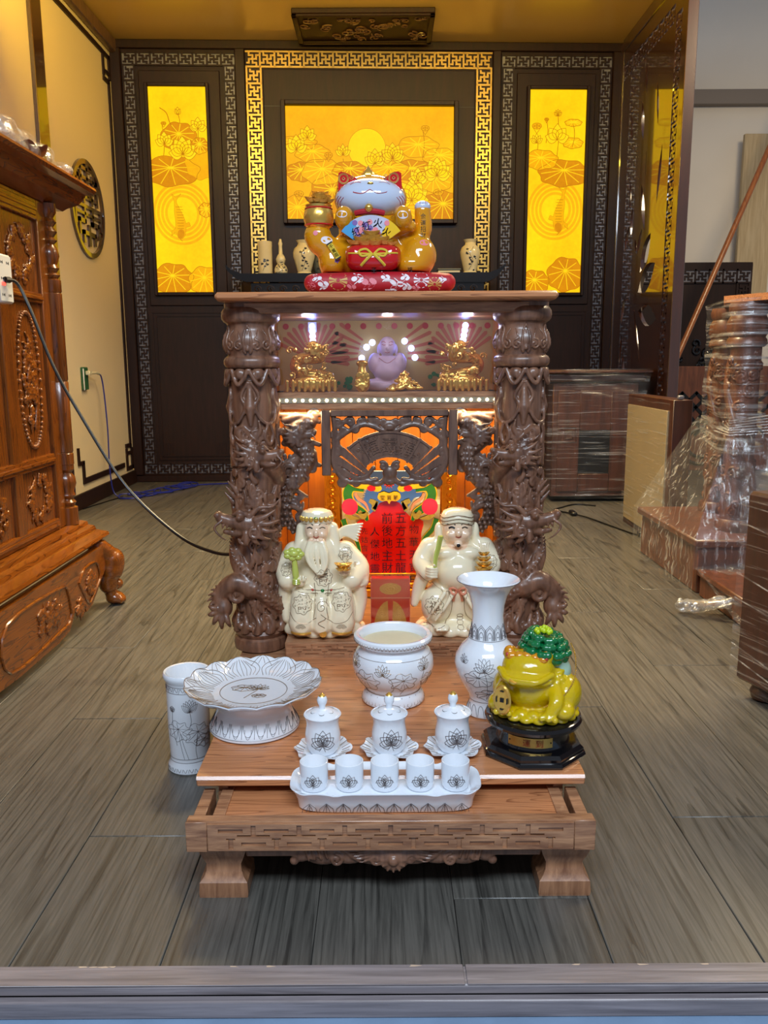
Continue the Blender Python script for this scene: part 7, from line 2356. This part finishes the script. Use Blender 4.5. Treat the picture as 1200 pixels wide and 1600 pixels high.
# ================================================================ the aisle on the right
# film-wrapped cabinet in front of the screen
t = Root('wrapped_low_cabinet', 'dark brown film-wrapped cabinet standing before the carved screen', 'cabinet', (1.16, 4.75, 0))
t.put(MB().box(.93, 1.40, 4.60, 5.0, .03, .66, .006), 'carcass', M['brownwrap'])
t.put(MB().box(.86, 1.46, 4.55, 5.04, .712, .728, .004).box(.90, 1.43, 4.58, 5.02, .665, .711, .01), 'top', M['brownwrap'])
mb = MB(); mb.box(.96, 1.08, 4.592, 4.600, .06, .62, .003); mb.box(1.25, 1.37, 4.592, 4.600, .06, .62, .003); mb.box(1.08, 1.25, 4.592, 4.60, .40, .62, .003); mb.box(1.08, 1.25, 4.592, 4.600, .06, .16, .003)
FRM = t.put(mb, 'front_frame', M['brownwrap'])
t.put(MB().box(1.08, 1.25, 4.597, 4.602, .16, .40), 'opening_shade', M['black'])  # black sheet painted as the shade of an opening; the carcass stays solid
mb = MB()
for a_ in (0, .018): mb.tube([(.985 + a_, 4.59, .34 + a_), (1.06 - a_, 4.59, .34 + a_), (1.06 - a_, 4.59, .42 - a_), (.985 + a_, 4.59, .42 - a_)], .004, 4, True)
t.put(mb, 'fret_corner', M['brownwrap'])
mb = MB()
random.seed(40)
def drape(mb, corners, nu, nv, amp):
    """wrinkled sheet over a four-cornered patch"""
    A, B_, C_, D_ = [Vector(c) for c in corners]
    nrm = (B_ - A).cross(D_ - A).normalized()
    vs = []
    for j in range(nv + 1):
        for i in range(nu + 1):
            u, v = i / nu, j / nv
            p = A * (1 - u) * (1 - v) + B_ * u * (1 - v) + C_ * u * v + D_ * (1 - u) * v
            w = amp * (math.sin(7 * u + 5 * v * 3) + .6 * math.sin(23 * v + 4 * u) + random.uniform(-.7, .7)) * math.sin(PI * u) ** .3
            vs.append(tuple(p + nrm * w))
    return mb.add(vs, [(j * (nu + 1) + i, j * (nu + 1) + i + 1, (j + 1) * (nu + 1) + i + 1, (j + 1) * (nu + 1) + i) for j in range(nv) for i in range(nu)])
drape(mb, [(.90, 4.575, .02), (1.43, 4.575, .02), (1.43, 4.575, .735), (.90, 4.575, .735)], 24, 30, .0035)
drape(mb, [(.88, 5.0, .02), (.90, 4.575, .02), (.90, 4.575, .735), (.86, 5.0, .735)], 10, 20, .003)
drape(mb, [(1.08, 4.53, .60), (1.42, 4.55, .56), (1.45, 4.545, .735), (.98, 4.545, .735)], 16, 10, .008)
t.put(mb, 'wrapping_film', M['film'], sharp=180)
# tan board leaning upright
t = Root('tan_box', 'upright tan-faced box wrapped in film with a dark brown edge', 'box', (1.21, 3.7, 0))
t.put(MB().box(1.178, 1.258, 3.40, 4.03, .0, .622, .003), 'carcass', M['brownwrap'])
t.put(MB().box(1.170, 1.1785, 3.445, 4.005, .030, .575, .001), 'tan_face', M['tan'])
mb = MB(); drape(mb, [(1.165, 4.03, .0), (1.165, 3.40, .0), (1.165, 3.40, .61), (1.165, 4.03, .61)], 20, 40, .002)
t.put(mb, 'wrapping_film', M['film'], sharp=180)
t.put(MB().box(1.20, 1.225, 3.41, 3.43, .622, .640, .004), 'metal_hook', M['silver'])
mb = MB(); mb.tube(smooth([(.905, 4.35, .004), (.95, 4.40, .004), (1.05, 4.50, .004), (1.15, 4.45, .004)], 5), .004, 6); mb.tube(smooth([(.905, 4.35, .004), (.93, 4.28, .004), (.965, 4.20, .008), (1.02, 4.08, .008), (1.08, 3.90, .004), (1.13, 3.72, .004), (1.155, 3.66, .006)], 6), .004, 6); mb.box(.955, .985, 4.16, 4.24, .002, .022, .006); mb.box(1.14, 1.165, 3.64, 3.675, .002, .026, .003)
tag(mb.build('switched_cord', M['black']), 'black lamp cord with an inline switch on the floor by the tan box', 'cord')

# wrapped carved altar on the right
WA = Root('wrapped_altar', 'carved red-brown altar wrapped in clear film at the right', 'altar', (1.4, 2.9, 0))
WA.put(MB().box(1.06, 1.75, 2.74, 3.36, .0, .16, .004).box(1.045, 1.76, 2.72, 3.38, .16, .188, .006), 'base', M['redbrown'])
WA.put(MB().box(1.06, 1.7, 2.32, 2.71, .0, .070, .004).box(1.05, 1.71, 2.31, 2.715, .0702, .092, .004), 'front_step', M['redbrown'])
random.seed(77)
sc = Sculpt((-.075, -.075, .215), (.075, .075, .84), .0034)
sc.tube([(0, 0, .2), (0, 0, .86)], .050, 0)
for i in range(60):
    a, z, r = random.uniform(1.8, 6.2), random.uniform(.25, .80), random.uniform(.012, .02); w0, sg = random.uniform(0, 6), random.choice((-1, 1))
    sc.tube([((.053) * math.cos(a + u / .053), .053 * math.sin(a + u / .053), z + v) for u, v in spiral(0, 0, r, 1.4, w0, sg, 14)], .0042, .0015)
sc.tube([(.052 * math.cos(2.2 + 4 * t_), .052 * math.sin(2.2 + 4 * t_), .78 - .5 * t_) for t_ in np.linspace(0, 1, 50)], .013, .004)
WCOL = sc.mesh('carved_column')
for (x, y) in ((1.243, 2.90), (1.325, 3.27)):
    o = link('carved_column', WCOL, M['redbrown'], WA.t, 180); o.location = Vector((x, y, 0)) - WA.loc
    cp_ = WA.put(MB().lathe([(.056, .825), (.066, .835), (.064, .85), (.058, .857), (.068, .88), (.066, .91), (.056, .93), (.062, .94), (.064, .958), (.06, .974)], 32, (x, y, 0)), 'column_capital', M['redbrown'])
    WA.put(MB().lathe([(.066, .188), (.068, .20), (.066, .22), (.058, .23)], 32, (x, y, 0)), 'column_foot', M['redbrown'])
WA.put(MB().prism([(1.175, 2.95), (1.34, 2.62), (1.85, 2.75), (1.75, 3.42), (1.37, 3.42)], .975, .998, 'z'), 'top_board', M['slab'])
WA.put(MB().box(1.60, 1.64, 2.85, 3.3, .188, .97, .003), 'rear_panel', M['redbrown'])
mb = MB(); random.seed(50)
n = 40
def hull(z, r):      # film tightly round both columns
    c0, c1 = Vector((1.243, 2.90)), Vector((1.325, 3.27)); o_ = []
    for k in range(n):
        a = 2 * PI * k / n; d_ = Vector((math.cos(a), math.sin(a)))
        c_ = c1 if d_.dot(c1 - c0) > 0 else c0
        p = c_ + d_ * r * (1 + random.uniform(-.03, .03)); o_.append((p.x, p.y, z))
    return o_
rows = [hull(z, r) for z, r in ((.985, .085), (.95, .078), (.90, .082), (.86, .074), (.80, .080), (.74, .074), (.68, .078), (.62, .076), (.58, .074), (.54, .080), (.50, .078), (.46, .080))]
vs = [p for r in rows for p in r]
mb.add(vs, [(j * n + k, j * n + (k + 1) % n, (j + 1) * n + (k + 1) % n, (j + 1) * n + k) for j in range(len(rows) - 1) for k in range(n)])
WA.put(mb, 'column_film', M['filmside'], sharp=180)
mb = MB()
drape(mb, [(1.035, 3.39, .19), (1.035, 2.71, .19), (1.19, 2.86, .56), (1.24, 3.30, .56)], 18, 14, .008)
drape(mb, [(1.035, 2.71, .19), (1.78, 2.71, .19), (1.45, 2.82, .50), (1.19, 2.86, .56)], 18, 14, .008)
drape(mb, [(1.035, 3.39, .0), (1.035, 2.71, .0), (1.035, 2.71, .195), (1.035, 3.39, .195)], 16, 8, .005)
drape(mb, [(1.035, 2.71, .09), (1.76, 2.71, .09), (1.76, 2.71, .195), (1.035, 2.71, .195)], 16, 8, .005)
drape(mb, [(1.04, 2.72, .095), (1.04, 2.30, .01), (1.30, 2.295, .05), (1.25, 2.72, .115)], 12, 10, .008)
WA.put(mb, 'draped_film', M['filmdrape'], sharp=180)
mb = MB()
for k in range(7):
    z = .54 + .008 * k
    mb.tube([(1.15 + .01 * k, 2.90, z), (1.17, 2.825, z - .01), (1.30, 2.79, z + .002 * k), (1.62, 2.72, z + .02 + .004 * k)], .0028, 5)
tag(WA.put(mb, 'film_bands', M['clearbag']), kind='stuff')
sc = Sculpt((.87, 2.28, -.002), (1.14, 2.68, .09), .0035)
for i in range(48):
    u = random.random() ** 1.6; sc.ell((.93 + .14 * u, 2.50 - .02 * u + random.uniform(-.028, .028), .014 + random.uniform(0, .022) + .02 * u), (random.uniform(.008, .03), random.uniform(.006, .016), random.uniform(.005, .015)), .002)
sc.tube(smooth([(.96, 2.50, .03), (1.01, 2.44, .05), (1.07, 2.42, .075)], 4), (.016, .010), .005)
sc.cut_below(0)
tag(sc.build('film_knot', M['clearbag']), 'twisted knot of clear wrapping film on the floor by the wrapped altar', 'wrapping film')

# wrapped cabinet at the right edge
t = thing('wrapped_side_cabinet', 'brown cabinet wrapped in banded film at the right edge, on a round foot', 'cabinet', (.828, 1.87, 0), math.radians(-73.2))
MB().box(0, .75, 0, .5, .042, .490, .008).build('carcass', M['brownwrap'], t)
MB().box(.06, .75, .03, .45, .4905, .62, .006).build('upper_tier', M['brownwrap'], t)
MB().box(.07, .68, -.004, .0, .08, .45, .002).build('side_panel', M['brownwrap'], t)
for x in (.05, .70):
    for y in (.05, .45): MB().lathe([(.02, 0), (.032, .006), (.036, .02), (.030, .034), (.024, .042)], 20, (x, y, 0)).build('bun_foot', M['brownwrap'], t)
mb = MB()
drape(mb, [(-.006, -.010, .03), (.76, -.010, .03), (.76, -.010, .50), (-.006, -.010, .50)], 20, 30, .0025)
drape(mb, [(-.006, .5, .03), (-.006, -.010, .03), (-.006, -.010, .50), (-.006, .5, .50)], 10, 20, .002)
drape(mb, [(.03, .0, .50), (.76, .0, .50), (.76, .02, .66), (.05, .02, .66)], 18, 10, .004)
mb.build('wrapping_film', M['film'], t, sharp=180)
mb = MB()
for z0, z1 in ((.42, .34), (.30, .20), (.13, .03), (.10, .0), (.46, .44), (.24, .17)):
    mb.tube([(-.004, -.012, z0), (.3, -.0135, (z0 + z1) / 2 - .004), (.74, -.012, z1 + .02)], .0016, 4)
tag(mb.build('film_bands', M['clearbag'], t), kind='stuff')

# dark lattice panels, boards and pole against the far wall
t = Root('lattice_panel', 'tall black fret lattice panel leaning on the far white wall', 'panel', (2.5, 6.2, 0))
t.put(MB().box(1.60, 2.665, 6.20, 6.23, .0, 1.468, .004), 'board', M['dark'])
mb = MB(); lattice(mb, 1.75, 2.65, 1.32, 1.42, .10, 6.188, 6.200, False); lattice(mb, 2.55, 2.65, .70, 1.32, .10, 6.188, 6.2, True)
t.put(MB().box(1.75, 2.65, 6.196, 6.199, 1.325, 1.415), 'backing', M['silver']); t.put(mb, 'lattice_strip', M['dark'])
mb = MB(); random.seed(61)
for i in range(20):
    x, z = random.uniform(2.15, 2.6), random.uniform(.72, .90)
    mb.tube([(x + u, 6.19, z + v) for u, v in spiral(0, 0, random.uniform(.02, .05), 1.2, random.uniform(0, 6), 1, 12)], .009, 5)
tag(t.put(mb, 'carved_relief', M['blackwood']), kind='stuff')
t = Root('fret_board', 'brown board with diagonal black fret behind the screen', 'panel', (2.3, 5.9, 0))
t.put(MB().box(1.7, 2.75, 5.90, 5.93, 0, .735, .004), 'board', M['redbrown'])
mb = MB()
for k in range(9):
    for s_ in (-1, 1):
        c_ = Matrix.Translation((1.85 + .1 * k, 5.894, .40)) @ Matrix.Rotation(s_ * PI / 4, 4, 'Y')
        mb.box(-.011, .011, 0, .006, -.05 - .16 * (k % 2), .22, mat=c_)
for r in (.10, .15): mb.tube([(2.25 + r * math.cos(a), 5.895, .2 + r * math.sin(a)) for a in [2 * PI * k / 30 for k in range(30)]], .012, 5, True)
t.put(mb, 'fret_relief', M['black'])
tag(MB().box(2.585, 2.82, 6.30, 6.335, 0, 2.36, .003).build('pine_board', M['pine']), 'pale pine board standing at the far right wall', 'board')
mb = MB(); mb.tube([(1.562, 5.38, .012), (2.79, 6.0, 2.6)], .019, 10)
tag(mb.build('wooden_pole', M['pole']), 'varnished brown wooden pole leaning at a slant beyond the screen', 'pole')
